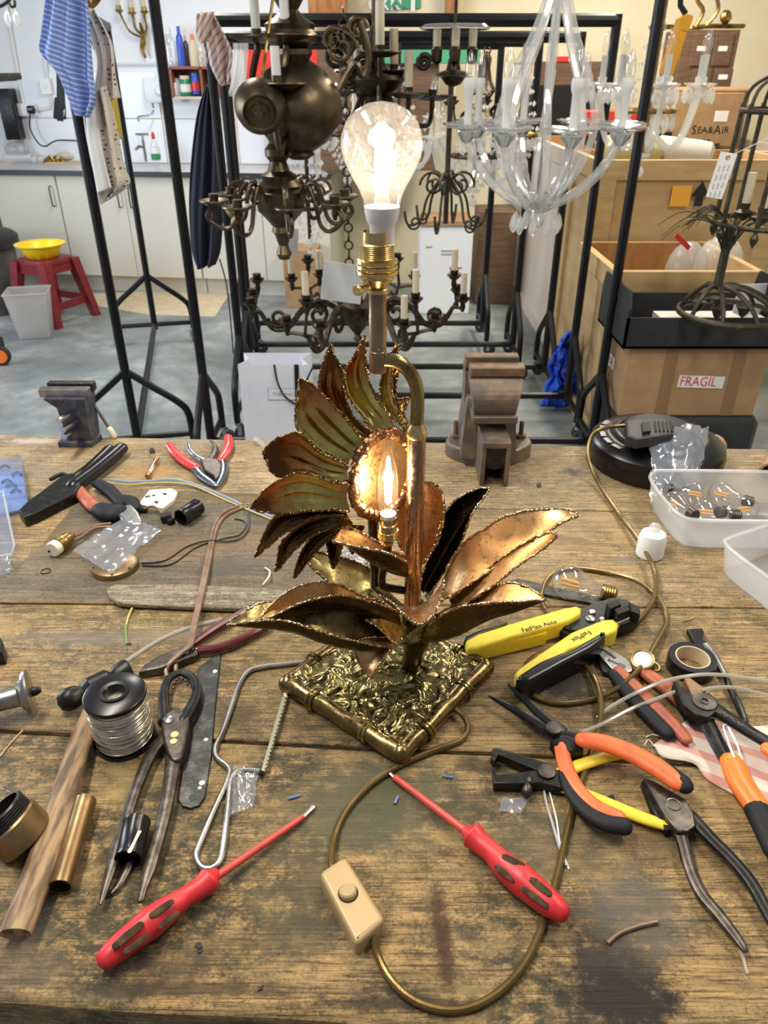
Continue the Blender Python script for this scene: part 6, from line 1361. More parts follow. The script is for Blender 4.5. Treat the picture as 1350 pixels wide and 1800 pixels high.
# ---- brass tubes and caps at lower left
def tubelie(name, label, a, b_, w_px, mat, cat='tube', inner='black_matt', base=0.0):
    p0 = PB(a[0], a[1]); rad = w_px*.5*mpp(p0); q0, q1 = PB(a[0], a[1], rad+base), PB(b_[0], b_[1], rad+base); L = (q1-q0).length
    r = T(name, label, cat, a[0], a[1]); g = G(); g.lathe([(rad*.82, L*.4), (rad*.82, 0), (rad, 0), (rad, L*.1), (rad*.985, L*.11), (rad*.985, L*.88), (rad, L*.89), (rad, L), (rad*.82, L), (rad*.82, L*.6)], q0, q1-q0, 24); g.v and g.build('tube', mat, r)
    g = G(); g.lathe([(rad*.81, L*.38), (rad*.81, L*.62)], q0, q1-q0, 20); g.build('bore', inner, r); return r
tubelie('brass_tube', 'short hollow brass tube lying beside the hammer handle', (150, 1408), (106, 1560), 38, 'bronze_tube')
r = T('screw_lid', 'brass screw lid with a black threaded inside at the left edge', 'lid', 20, 1470)
q = PB(22, 1450, .024); ax_ = V((-.55, .15, .75)); g = G(); g.lathe([(.0245, -.02), (.026, -.018), (.026, .004), (.0245, .006)], q, ax_, 32); g.build('ring', 'bronze_tube', r)
g = G(); pr = []
for k in range(5): pr += [(.0232, .006+.0026*k), (.0240, .0072+.0026*k)]
g.lathe([(0, -.012), (.022, -.012)] + [(.0222, .0)] + pr[::1] + [(.0225, .019), (.0205, .019), (.0205, -.008), (0, -.008)], q, ax_, 32); g.build('threaded_liner', 'black_plastic', r)
r = T('chrome_fitting', 'chrome lamp fitting with a flared disc at the left edge', 'fitting', 30, 1250)
q0, q1 = PB(-45, 1245, .026), PB(72, 1212, .028); d = q1-q0; L = d.length
g = G(); g.lathe([(.011, 0), (.0115, L*.5), (.0125, L*.66), (.017, L*.70), (.0175, L*.74), (.024, L*.76), (.026, L*.80), (.0262, L*.84), (.022, L*.85), (.012, L*.86), (0, L*.86)], q0, d, 32); g.build('flared_body', 'steel', r)
g = G(); g.lathe([(.005, L*.86), (.0055, L*.92), (.003, L), (0, L)], q0, d, 12); g.build('knob', 'steel_black', r)
g = G(); g.cut([(-30, 1118), (0, 1118), (5, 1128), (4, 1146), (-30, 1150)], .02, 0, .004); single(g, 'dark_block', 'steel_black', 'small dark block cut off by the left edge of the bench view', 'block')
r = tubelie('bakelite_lampholder', 'glossy black lampholder lying between the gas pliers handles', (241, 1444), (226, 1510), 46, 'black_plastic', 'lampholder', base=.0)
g = G(); g.bar([(232, 1505, 12, .006), (222, 1530, 14, .005), (205, 1560, 12, .004), (188, 1572, 8, .003)], k=5, n=8, hr=.4); g.build('metal_strap', 'steel_dark', r)
g = G(); g.bar([(245, 1462, 7, .0235), (236, 1480, 5, .0255), (228, 1496, 8, .0255)], k=4, n=6, hr=.2); g.build('chip_mark', 'cream_plastic', r)
# ---- wine-red side cutters and flexes behind the solder
r = T('red_side_cutters', 'side cutters with dark wine-red handles partly under the lamp leaves', 'cutters', 350, 1140, PL)
g = G(); g.cut([(243, 1181), (252, 1168), (275, 1153), (305, 1140), (335, 1130), (350, 1138), (346, 1150), (312, 1163), (280, 1175)], .012, .002, .003); g.build('jaw', 'steel_dark', r, 50)
g = G(); g.bar([(345, 1144, 16), (385, 1139, 17), (428, 1122, 17), (470, 1100, 15)], k=6, n=10, h=.008); g.build('handle', 'wine_grip', r)
g = G(); g.bar([(338, 1133, 14), (362, 1116, 16), (395, 1095, 16), (440, 1070, 14)], k=6, n=10, h=.008); g.build('handle', 'wine_grip', r)
r = T('twin_flex', 'brown transparent twin flex running down over the hardboard to the side cutters', 'cord', 360, 1000)
g = G(); g.cord([(442, 886, .006), (418, 890, .006), (392, 902, .006), (376, 925, .006), (368, 960, .006), (358, 1010, .014), (348, 1060, .014), (338, 1105, .016), (334, 1132, .018), (328, 1140, .017), (314, 1152, .013), (309, 1172, .006), (311, 1186, .004)], .0028, 7, 8); g.build('core', 'flex_brown', r)
g = G(); g.cord([(442, 890, .006), (420, 895, .006), (396, 907, .006), (381, 928, .006), (373, 962, .006), (363, 1011, .014), (352, 1061, .014), (342, 1106, .016), (337, 1133, .018), (322, 1146, .016), (302, 1163, .012), (292, 1178, .006), (294, 1190, .004)], .0028, 7, 8); g.build('core', 'flex_brown', r)
g = G(); g.cord([(210, 1171), (240, 1150), (285, 1122), (335, 1102), (390, 1088)], .0023, 7, 8); single(g, 'clear_tubing', 'tubing', 'length of clear tubing lying across the bench behind the side cutters', 'tubing')
r = T('earth_wire', 'short green and yellow wire offcut standing at the hardboard edge', 'wire', 224, 1100); g = G(); g.cord([(232, 1069, .004), (226, 1083, .003), (222, 1098, .002)], .0014, 5, 6); g.build('yellow_part', 'wire_yellow', r); g = G(); g.cord([(222, 1098, .002), (221, 1112, .0016), (223, 1132, .0015)], .0014, 5, 6); g.build('green_part', 'wire_green', r)
# ---- wire strippers, yellow
r = T('wire_strippers', 'large yellow and black automatic wire strippers right of the lamp', 'wire strippers', 1000, 1110, PL)
hz = .030
g = G(); g.cut([(816, 1126), (822, 1117), (890, 1097), (990, 1068), (1012, 1064), (1022, 1068), (1021, 1078), (1000, 1090), (972, 1099), (900, 1118), (838, 1139), (822, 1141)], hz, .008, .004); h1 = g.build('handle', 'yellow_grip', r, 50)
g = G(); g.cut([(815, 1128), (818, 1118), (840, 1108), (884, 1096), (892, 1092), (886, 1100), (842, 1114), (824, 1124)], hz+.001, .006, .002); g.build('rubber_edge', 'black_plastic', h1, 50)
g = G(); g.cut([(846, 1136), (900, 1121), (960, 1108), (962, 1112), (900, 1127), (850, 1139)], .022, .004, .002); g.build('handle_guard', 'yellow_grip', h1, 50)
g = G(); g.cut([(905, 1182), (912, 1174), (940, 1154), (1005, 1110), (1060, 1088), (1078, 1087), (1088, 1096), (1084, 1108), (1070, 1114), (1000, 1142), (920, 1196), (908, 1192)], hz, .008, .004); h2 = g.build('handle', 'yellow_grip', r, 50)
g = G(); g.cut([(908, 1191), (912, 1184), (950, 1160), (985, 1146), (1000, 1143), (1060, 1107), (1066, 1110), (1064, 1124), (1040, 1140), (985, 1168), (935, 1195), (918, 1199)], hz+.0015, .004, .005); g.build('rubber_grip', 'black_plastic', h2, 50)
g = G(); g.cut([(985, 1100), (1000, 1082), (1040, 1060), (1075, 1050), (1102, 1053), (1126, 1072), (1124, 1086), (1100, 1096), (1060, 1104), (1020, 1112)], .022, .006, .002); g.build('head_plate', 'steel_black', r, 50)
for (u, v, s) in ((1038, 1088, .0062), (1041, 1077, .0046), (1058, 1090, .004), (1072, 1082, .0032)):
    g = G(); g.lathe([(s, 0), (s, .0018), (s*.8, .0026), (0, .0028)], PB(u, v, .022), n=16); g.build('rivet', 'steel', r)
for pts, zt_ in (([(1066, 1060), (1086, 1053), (1092, 1062), (1073, 1070)], .040), ([(1080, 1070), (1102, 1062), (1108, 1072), (1086, 1080)], .038), ([(1106, 1058), (1124, 1066), (1125, 1080), (1110, 1074)], .034)):
    g = G(); g.cut(pts, zt_, .018, .001); g.build('jaw_block', 'black_matt', r, 0)
g = G(); g.cut([(1074, 1094), (1106, 1082), (1108, 1086), (1078, 1099)], .026, .018, .001); g.build('wire_stop', 'steel', r, 0)
g = G(); g.cut([(985, 1108), (1024, 1090), (1034, 1098), (1000, 1116)], .018, .004, .001); g.build('link_arm', 'steel_black', r, 0)
p0, p1 = PB(905, 1113, hz), PB(1000, 1087, hz); text('FatMax Auto', 'lettering', (PB(948, 1100, hz+.0004)), p1-p0, V((0, 1, 0)), .0095, 'print_black', h1)
p0, p1 = PB(1000, 1130, hz), PB(1060, 1098, hz); text('FatMax', 'lettering', PB(1022, 1118, hz+.0004), p0-p1, V((0, -1, 0)), .0105, 'print_black', h2)
# ---- bent needle-nose pliers, orange
def grip(r, pts, mat, inlay=None, inlay_mat='grip_black', h=.012, hr=.62, name='handle', n=14):
    g = G(); g.bar(pts, k=6, n=n, hr=hr, h=h); o = g.build(name, mat, r, 60)
    if inlay: g = G(); g.bar(inlay, k=6, n=n, hr=hr*1.1, h=h-.0003); g.build('grip_inlay', inlay_mat, o, 60)
    return o
r = T('needle_nose_pliers', 'needle-nose pliers with orange and black grips, jaws open', 'pliers', 1040, 1330, PL)
g = G(); g.bar([(894, 1203, 5), (915, 1222, 14), (938, 1244, 20), (962, 1268, 25), (985, 1285, 28)], k=6, n=8, hr=.7, h=.014); g.build('jaw', 'steel_black', r)
g = G(); g.bar([(860, 1224, 5), (890, 1240, 13), (920, 1257, 20), (950, 1276, 25), (980, 1290, 30), (1022, 1300, 32)], k=6, n=8, hr=.7, h=.012); g.build('jaw', 'steel_black', r)
g = G(); g.cut([(968, 1300), (985, 1318), (1005, 1322), (1026, 1318), (1024, 1300), (990, 1290)], .018, .004, .002); g.build('cutter_body', 'steel_black', r, 50)
g = G(); g.lathe([(.0085, 0), (.0082, .0012), (.007, .0014), (0, .0014)], PB(973, 1280, .0225), n=22); g.build('pivot', 'steel_dark', r)
grip(r, [(1026, 1301, 32), (1060, 1306, 36), (1105, 1322, 38), (1150, 1346, 40), (1190, 1374, 38)], 'orange_grip', [(1090, 1307, 10), (1130, 1324, 18), (1170, 1350, 24), (1196, 1374, 36), (1202, 1380, 34)], h=.024)
grip(r, [(987, 1314, 26), (994, 1345, 28), (1014, 1385, 28), (1046, 1416, 28), (1088, 1436, 26)], 'orange_grip', [(990, 1362, 16), (1004, 1396, 22), (1032, 1428, 28), (1066, 1447, 34), (1094, 1452, 36)], h=.014)
# ---- plain wire strippers with yellow handles
r = T('yellow_wire_pliers', 'old wire-stripping pliers with hooked jaws and worn yellow handles', 'pliers', 980, 1370, PL)
g = G(); g.cut([(863, 1330), (866, 1315), (874, 1314), (930, 1330), (962, 1340), (978, 1352), (968, 1366), (940, 1352), (905, 1338), (876, 1326), (870, 1338)], .014, .004, .0015); g.build('jaw', 'steel_black', r, 50)
g = G(); g.cut([(866, 1349), (871, 1349), (874, 1360), (905, 1358), (950, 1352), (985, 1352), (992, 1386), (950, 1376), (910, 1378), (868, 1377)], .013, .002, .0015); g.build('jaw', 'steel_black', r, 50)
g = G(); g.lathe([(.0088, 0), (.0085, .0015), (.006, .002), (0, .002)], PB(961, 1357, .014), n=20); g.build('pivot', 'steel_dark', r)
g = G(); g.bar([(930, 1372, 13, .010), (927, 1388, 13, .008)], k=1, n=10); g.bar([(927, 1386, 20, .008), (926, 1392, 20, .007)], k=1, n=10); g.build('adjusting_screw', 'steel_dark', r)
grip(r, [(988, 1358, 24), (1020, 1345, 24), (1060, 1332, 22), (1095, 1326, 18)], 'yellow_grip', h=.007, hr=.55)
grip(r, [(988, 1382, 26), (1030, 1398, 26), (1080, 1418, 26), (1130, 1438, 25), (1172, 1451, 22)], 'yellow_grip', h=.007, hr=.55)
# ---- combination pliers lying under the tape
r = T('combination_pliers', 'combination pliers with grey head and faded orange grips beneath the cord loop', 'pliers', 1120, 1210, PL)
g = G(); g.cut([(1044, 1143), (1052, 1132), (1064, 1133), (1100, 1155), (1114, 1168), (1112, 1180), (1096, 1184), (1074, 1174), (1066, 1165)], .013, .002, .002); hd_ = g.build('head', 'steel', r, 50)
g = G(); g.cut([(1052, 1138), (1056, 1137), (1084, 1156), (1080, 1158)], .0134, .012, 0); g.build('jaw_gap', 'print_black', hd_, 0)
text('BAHCO', 'lettering', PB(1084, 1166, .0133), PB(1100, 1172)-PB(1068, 1158), V((.3, 1, 0)), .0065, 'print_black', hd_)
g = G(); g.cut([(1040, 1135), (1048, 1124), (1056, 1130), (1046, 1145), (1078, 1185), (1060, 1180)], .008, .001, .001); g.build('jaw', 'steel_black', r, 50)
grip(r, [(1088, 1180, 22), (1115, 1205, 24), (1150, 1240, 26), (1185, 1275, 26), (1205, 1298, 24)], 'orange_faded', [(1078, 1186, 22), (1102, 1216, 26), (1138, 1254, 28), (1172, 1288, 28)], h=.011)
grip(r, [(1116, 1170, 20), (1145, 1190, 28), (1185, 1220, 32), (1225, 1258, 32)], 'orange_faded', h=.010)
# ---- electrical tape, brass cap, brush
c = PB(1212, 1176); r = thing('tape_roll', 'roll of black electrical tape with a tan core standing flat', 'tape', c)
g = G(); g.lathe([(.0200, 0), (.0275, 0), (.0280, .001), (.0280, .018), (.0275, .019), (.0200, .019), (.0200, 0)], c, n=44); g.build('tape', 'black_plastic', r)
g = G(); g.lathe([(.0185, 0), (.0200, 0), (.0200, .0193), (.0185, .0193), (.0185, 0)], c, n=44); g.build('core', 'tape_core', r)
q = PB(1130, 1162, .016); r = T('brass_stopper', 'small brass stopper with a pearly white top beside the tape roll', 'stopper', 1130, 1170)
ax_ = V((-.25, -.25, .93)); g = G(); g.lathe([(.0125, -.014), (.0135, -.012), (.0135, .004), (.0120, .0045), (.0118, .002)], q, ax_, 28); g.build('rim', 'gilt', r)
g = G(); g.lathe([(.0118, .0), (.0112, .0035), (.006, .0055), (0, .006)], q, ax_, 24); g.build('pearl_top', 'white_plastic', r)
g = G(); g.torus(PB(1150, 1172, .006), .006, .0016, (.2, -.3, 1), 16, 6); g.build('side_ring', 'gilt', r)
r = T('flux_brush', 'small brush with black bristles, silver ferrule and black handle behind the tape', 'brush', 1260, 1180)
g = G(); g.cut([(1208, 1105), (1235, 1104), (1238, 1112), (1236, 1122), (1246, 1140), (1236, 1148), (1224, 1135)], .008, .001, .001); g.build('bristles', 'black_plastic', r, 50)
g = G(); g.bar([(1242, 1136, 16), (1256, 1155, 17), (1268, 1176, 14), (1276, 1190, 11)], k=4, n=10, hr=.7, h=.006); g.build('ferrule', 'steel', r)
g = G(); g.bar([(1275, 1188, 10), (1284, 1210, 12), (1298, 1240, 14), (1310, 1270, 11)], k=4, n=10, h=.006); g.build('handle', 'black_plastic', r)
# ---- rag
def rag(pts4, n=34, m=26, amp=.006):
    c00, c10, c11, c01 = [PB(u, v) for u, v in pts4]
    def fn(a, b_):
        p = (c00*(1-a)+c10*a)*(1-b_) + (c01*(1-a)+c11*a)*b_; e = .008*noise.noise(V((a*5, b_*5, 2)))*(1 if 0 < a < 1 and 0 < b_ < 1 else 1.6)
        return V((p.x+e, p.y+.7*e, ZB + .0022 + amp*(.5+.5*noise.noise(V((a*4, b_*4, 0)))) * min(1, 6*min(a, 1-a, b_, 1-b_)+.1)))
    g = G(); g.grid(fn, n, m); return g
g = rag([(1148, 1312), (1215, 1262), (1420, 1290), (1385, 1460)]); o = single(g, 'striped_rag', 'rag_red', 'crumpled cream rag with pink stripes under the orange cutters', 'rag', smooth=80); solid(o, .0015, 1)
for pts in ([(1150, 1312, .004), (1140, 1300, .003), (1133, 1310, .002)], [(1212, 1275, .004), (1206, 1264, .004), (1214, 1262, .008), (1210, 1256, .006)], [(1165, 1296, .004), (1148, 1291, .003), (1135, 1296, .002)]):
    g = G(); g.cord(pts, .0006, 5, 5); tq = g.build('loose_thread', 'wire_white', None, 60, o.location); tq.parent = o; tq.location = (0, 0, 0)
# ---- heavy diagonal cutters at right, on the rag
r = T('diagonal_cutters', 'heavy black diagonal cutters with bright orange grips lying on the rag', 'cutters', 1260, 1290, PL); bz = .014
g = G(); g.cut([(1184, 1197), (1190, 1195), (1206, 1216), (1222, 1222), (1246, 1216), (1262, 1230), (1262, 1250), (1244, 1262), (1222, 1256), (1200, 1236)], bz+.016, bz, .002); g.build('jaw', 'steel_black', r, 50)
g = G(); g.cut([(1203, 1192), (1212, 1190), (1242, 1212), (1232, 1220), (1216, 1222)], bz+.012, bz-.002, .001); g.build('jaw', 'rusty_steel', r, 50)
g = G(); g.lathe([(.013, 0), (.0127, .0014), (.005, .0016), (.005, .0026), (.0035, .0026), (.003, .0008), (0, .0008)], PB(1238, 1234, bz+.016), n=26); g.build('pivot', 'steel_dark', r)
g = G(); g.bar([(1246, 1240, 34), (1280, 1262, 30), (1320, 1288, 28), (1362, 1312, 28)], k=6, n=10, hr=.5, h=bz+.010); ar = g.build('handle_arm', 'steel_black', r)
text('BAHCO', 'lettering', PB(1283, 1262, bz+.0186), PB(1300, 1272)-PB(1262, 1250), V((.3, 1, 0)), .0085, 'steel_dark', ar, ext=.0005)
g = G(); g.bar([(1232, 1244, 26), (1248, 1280, 30), (1266, 1315, 30), (1286, 1345, 28)], k=6, n=10, hr=.5, h=bz+.004); g.build('handle_arm', 'steel_black', r)
grip(r, [(1288, 1342, 44), (1300, 1372, 46), (1318, 1400, 46), (1336, 1426, 46)], 'orange_bright', [(1332, 1424, 48), (1348, 1456, 50), (1366, 1496, 48)], h=bz+.006)
grip(r, [(1352, 1318, 30), (1380, 1335, 36)], 'orange_bright', h=bz+.012)
g = G(); g.cord([(1292, 1336, bz+.012), (1280, 1305, bz+.014), (1271, 1280, bz+.015), (1276, 1275, bz+.015), (1283, 1284, bz+.015), (1296, 1312, bz+.013), (1304, 1336, bz+.010)], .0011, 5, 6); g.build('wire_spring', 'chrome', r)
# ---- long dark pliers at lower right
r = T('fencing_pliers', 'long dark steel pliers with slim curved handles at the lower right', 'pliers', 1220, 1500, PL)
g = G(); g.cut([(1132, 1366), (1150, 1372), (1185, 1392), (1206, 1404), (1220, 1428), (1224, 1452), (1210, 1462), (1192, 1462), (1170, 1436), (1150, 1400)], .016, .004, .002); g.build('head', 'steel_dark', r, 50)
g = G(); g.cut([(1128, 1372), (1140, 1372), (1160, 1420), (1182, 1458), (1172, 1460), (1150, 1430)], .010, .001, .001); g.build('jaw', 'steel_black', r, 50)
g = G(); g.torus(PB(1184, 1414, .0162), .0068, .0006, n=22, m=5); g.build('maker_ring', 'steel', r)
g = G(); g.bar([(1188, 1442, 26), (1200, 1480, 24), (1212, 1525, 23), (1232, 1570, 25), (1265, 1610, 24), (1296, 1650, 20), (1308, 1668, 14)], k=6, n=10, hr=.7, h=.008); g.build('handle', 'steel_dark', r)
g = G(); g.bar([(1214, 1436, 28), (1250, 1475, 26), (1290, 1515, 25), (1322, 1555, 26), (1350, 1605, 25), (1380, 1660, 20)], k=6, n=10, hr=.7, h=.010); g.build('handle', 'steel_black', r)
# ---- white tubing and wires at right
for pts, lab in (([(1050, 1262, .004), (1075, 1242, .010), (1110, 1222, .018), (1155, 1202, .022), (1205, 1189, .026), (1265, 1186, .024), (1370, 1200, .012)], 'longer loop of white plastic tubing crossing over the tape roll'),
                 ([(1020, 1288, .016), (1060, 1272, .012), (1105, 1248, .014), (1150, 1230, .018), (1192, 1214, .024)], 'shorter white plastic tubing held in the cutter jaws'),
                 ([(1236, 1212, .028), (1265, 1208, .024), (1300, 1210, .016), (1370, 1228, .006)], 'tail of white plastic tubing right of the cutter jaws')):
    g = G(); g.cord(pts, .0021, 7, 8); single(g, 'plastic_tubing', 'tubing', lab, 'tubing', 'white plastic tubing')
g = G(); g.cord([(956, 1382, .003), (960, 1410, .002), (972, 1450, .002), (984, 1490, .002), (996, 1522, .002)], .0014, 6, 6); single(g, 'stripped_wire', 'wire_grey', 'grey stripped wire beside the gold cord below the yellow pliers', 'wire')
g = G(); g.cord([(966, 1392, .002), (978, 1440, .002), (985, 1485, .002), (1000, 1528, .0016)], .0009, 6, 5); single(g, 'thin_wire', 'wire_white', 'thin pale wire next to the grey stripped wire', 'wire')
g = G(); g.cord([(1068, 1658, .002), (1090, 1640, .0022), (1122, 1628, .0024), (1156, 1620, .0022)], .0018, 6, 6); single(g, 'brown_wire', 'flex_brown', 'brown wire offcut lying on the black burn mark', 'wire')
g = G(); g.cord([(1302, 1668, .003), (1308, 1690, .002), (1314, 1712, .001)], .0014, 4, 6); single(g, 'glass_sliver', 'tubing', 'short clear sliver at the end of the long dark pliers', 'sliver')
for k, (a, b_) in enumerate((((506, 1404), (528, 1398)), ((778, 1364), (796, 1367)), ((694, 1413), (700, 1400)))):
    g = G(); g.cord([a, ((a[0]+b_[0])/2, (a[1]+b_[1])/2), b_], .0015, 3, 6); single(g, 'blue_sleeve_offcut', 'wire_blue', ('blue sleeve offcut left of the gold cord curve', 'blue sleeve offcut right of the red screwdriver tip', 'blue sleeve offcut inside the cord loop near the red shaft')[k], 'offcut', 'blue sleeve offcuts')
for k, px in enumerate(([(345, 1657), (352, 1655), (356, 1664), (350, 1668), (342, 1663)], [(346, 1672), (356, 1668), (352, 1676)], [(455, 1735), (463, 1730), (461, 1738), (453, 1742)], [(1062, 1402), (1078, 1396), (1083, 1410), (1068, 1414)], [(943, 851), (950, 848), (952, 855), (945, 857)])):
    g = G(); g.cut(px, .0012, 0, 0); single(g, 'black_chip', 'black_matt', ('largest black chip below the left screwdriver handle', 'small black chip under the largest chip', 'lone black chip near the front edge of the bench', 'black square snippet under the orange grips', 'black speck on the back plank behind the leaves')[k], 'chip', 'black chips on the bench', smooth=0)
def film(name, label, px, amp=.006, mat='poly_bag', n=16, base=.0, seed=0, cat='plastic film', hgt=None, kind=None):
    c00, c10, c11, c01 = [PB(u, v, base) for u, v in px]
    def fn(a, b_):
        p = (c00*(1-a)+c10*a)*(1-b_) + (c01*(1-a)+c11*a)*b_; q = V((a*5+seed, b_*5, seed*1.7)); e = noise.noise(q)+.6*noise.noise(q*2.3)
        z = base + .0012 + amp*abs(e) + (hgt(a, b_) if hgt else 0)
        return V((p.x + .4*amp*noise.noise(q*1.9), p.y + .4*amp*noise.noise(q*1.3+V((3, 0, 0))), ZB+z))
    g = G(); g.grid(fn, n, n); return single(g, name, mat, label, cat, smooth=50)
film('clear_film_scrap', 'clear plastic scrap right of the red screwdriver shaft', [(882, 1404), (930, 1405), (915, 1432), (876, 1428)], .003, n=8, seed=2)
film('clear_film_scrap', 'clear plastic wrapper crumpled beside the hacksaw handle', [(412, 1350), (455, 1360), (448, 1420), (402, 1440)], .008, n=14, seed=5)
# ---- back left of the bench
r = T('parts_organiser', 'clear blue-tinted compartment box of small parts at the left edge', 'box', 10, 880)
R4 = [PB(-45, 812, .036), PB(38, 802, .036), PB(45, 866, .036), PB(-45, 882, .036)]
def openbox(g, top, hgt, t=.0018, taper=.0):
    n = len(top); cc = sum(top, V((0, 0, 0)))/n
    b_ = [V((p.x+(cc.x-p.x)*taper, p.y+(cc.y-p.y)*taper, top[0].z-hgt)) for p in top]; ti = [p+(cc-p).normalized()*t*1.4 for p in top]; bi = [q+(V((cc.x, cc.y, q.z))-q).normalized()*t*1.4+V((0, 0, t)) for q in b_]
    vs = b_+top+ti+bi; fs = [tuple(range(n-1, -1, -1)), tuple(3*n+i for i in range(n))]
    for k in range(3):
        for i in range(n): fs.append((k*n+i, k*n+(i+1) % n, (k+1)*n+(i+1) % n, (k+1)*n+i))
    g.add(vs, fs); return g
g = G(); openbox(g, R4, .036); g.build('tray', 'box_plastic', r, 0)
lin = [V((p_.x, p_.y, ZB+.004)) + (sum(R4, V((0, 0, 0)))/4-p_)*.06 for p_ in R4]
for p_ in lin: p_.z = ZB+.005
g = G(); g.slab(lin, ZB+.003, 0); g.build('liner', 'organiser_blue', r, 0)
for k, t in enumerate((.36, .68)):
    a, b_ = R4[0].lerp(R4[3], t), R4[1].lerp(R4[2], t); g = G(); m_ = (a+b_)/2; g.box(m_-V((0, 0, .017)), ((b_-a).length*.98, .0015, .033), Matrix.Rotation(math.atan2((b_-a).y, (b_-a).x), 3, 'Z')); g.build('divider', 'box_plastic', r, 0)
for k, (u, v) in enumerate(((12, 845), (30, 832), (28, 862), (8, 820), (20, 852))):
    g = G(); g.bar([(u-8, v+3, 5, .008), (u, v-2, 4, .010), (u+8, v+2, 5, .009)], k=3, n=6); g.build('small_part', 'black_matt', r)
g = G(); g.cut([(-50, 905), (5, 862), (25, 958), (20, 974), (-50, 985)], .034, .031, .001); g2 = g.build('lid', 'box_plastic', r, 0)
rim = [PB(u, v, .034) for u, v in ((-50, 905), (5, 862), (25, 958), (20, 974), (-50, 985))]; g = G(); g.tube(rim, .0018, 6, closed=True); g.build('lid_rim', 'tub_plastic', g2)
r = T('flat_nose_pliers', 'long black flat-nose pliers pointing to the lower left on the bench', 'pliers', 130, 850, PL)
g = G(); g.cut([(32, 896), (44, 884), (105, 838), (126, 830), (140, 838), (142, 852), (132, 866), (60, 902), (42, 908)], .020, .002, .003); g.build('jaw', 'steel_black', r, 50)
g = G(); g.bar([(124, 846, 22), (155, 822, 17), (178, 802, 18), (192, 789, 20)], k=6, n=10, hr=.7, h=.012); g.build('handle', 'black_plastic', r)
g = G(); g.bar([(130, 854, 28), (160, 832, 26), (190, 808, 26), (212, 789, 26)], k=6, n=12, hr=.8, h=.015); g.build('handle', 'black_plastic', r)
g = G(); g.bar([(90, 842, 8, .012), (108, 834, 8, .014), (122, 838, 8, .015)], k=4, n=8); g.build('latch', 'black_matt', r)
r = T('combination_pliers', 'combination pliers with black and dull red grips beside the clear bag', 'pliers', 200, 890, PL)
grip(r, [(138, 860, 20), (150, 876, 24), (164, 890, 26), (178, 898, 26)], 'orange_faded', [(134, 856, 18), (146, 864, 14), (160, 880, 12)], h=.011)
grip(r, [(178, 896, 36), (194, 902, 44), (206, 900, 40)], 'grip_black', h=.013, name='thumb_guard')
grip(r, [(172, 850, 22), (190, 860, 25), (203, 872, 22), (212, 884, 20)], 'grip_black', [(180, 848, 8), (198, 860, 8), (210, 874, 8)], 'orange_faded', h=.013)
grip(r, [(214, 878, 26), (230, 882, 28), (238, 892, 20)], 'grip_black', h=.013, name='thumb_guard')
g = G(); g.cut([(203, 898), (212, 888), (232, 886), (244, 900), (250, 916), (236, 922), (214, 914)], .018, .003, .003); g.build('head', 'steel', r, 50)
r = T('red_pliers', 'bright red-handled cutters with open handles at the back of the bench', 'pliers', 360, 820, PL)
grip(r, [(297, 781, 13), (308, 797, 16), (326, 812, 18), (344, 822, 17)], 'red_grip', h=.010, hr=.7)
grip(r, [(401, 768, 14), (402, 782, 17), (396, 797, 17), (388, 808, 15)], 'red_grip', h=.010, hr=.7)
g = G(); g.bar([(342, 821, 16), (352, 834, 16), (368, 846, 15), (380, 853, 9)], k=5, n=10, hr=.6, h=.009); g.build('jaw_arm', 'steel_blue', r)
g = G(); g.bar([(390, 808, 13), (393, 822, 15), (390, 838, 13), (381, 853, 8)], k=5, n=10, hr=.6, h=.009); g.build('jaw_arm', 'steel_blue', r)
g = G(); g.bar([(331, 779, 5), (334, 790, 8), (344, 801, 10), (358, 809, 12)], k=5, n=8, hr=.6, h=.010); g.build('inner_handle', 'steel_blue', r)
g = G(); g.bar([(370, 775, 5), (378, 786, 11), (376, 798, 12), (370, 808, 12)], k=5, n=8, hr=.6, h=.010); g.build('inner_handle', 'steel_dark', r)
g = G(); g.cut([(352, 808), (362, 803), (382, 806), (390, 816), (386, 836), (379, 842), (374, 834), (360, 826)], .015, .004, .002); g.build('head', 'steel_dark', r, 50)
g = G(); g.lathe([(.0055, 0), (.0055, .008), (.0035, .008), (.0035, 0)], PB(268, 796), n=6); single(g, 'hex_nut', 'rusty_steel', 'small rusty nut on the bench behind the glass fuse', 'nut')
r = T('glass_fuse', 'glass tube fuse with copper ends leaning on the coloured wires', 'fuse', 268, 825)
q0, q1 = PB(259, 838, .007), PB(276, 806, .008); d = q1-q0; L = d.length; g = G(); g.lathe([(.0042, L*.15), (.0042, L*.85)], q0, d, 14); g.build('glass', 'clear_glass', r)
for t in (0, .82): g = G(); g.lathe([(.0046, L*t), (.0046, L*(t+.18)), (0, L*(t+.18))], q0, d, 14); g.build('end_cap', 'wire_copper', r)
g = G(); g.tube([q0, q1], .0008, 5); g.build('element', 'wire_copper', r)
r = T('coloured_wires', 'three thin coloured wires running across the back of the hardboard', 'wires', 320, 850)
for k, (m_, dv) in enumerate((('wire_grey', 0), ('wire_blue', 3), ('wire_yellow', 6))):
    g = G(); g.cord([(192, 842+dv, .006), (225, 846+dv, .005), (260, 845+dv*.7, .006), (300, 842+dv, .006), (340, 850+dv*.6, .006), (390, 870+dv, .005), (440, 893+dv*.8, .006), (480, 908+dv, .006)], .0013, 6, 6); g.build('wire', m_, r)
r = T('plug_base', 'cream three-pin plug base plate with slots lying on the hardboard', 'plug part', 280, 875)
g = G(); g.cut([(244, 885), (262, 861), (300, 858), (312, 864), (306, 878), (286, 893), (262, 890)], .010, .0036, .001); pb = g.build('plate', 'porcelain', r, 0)
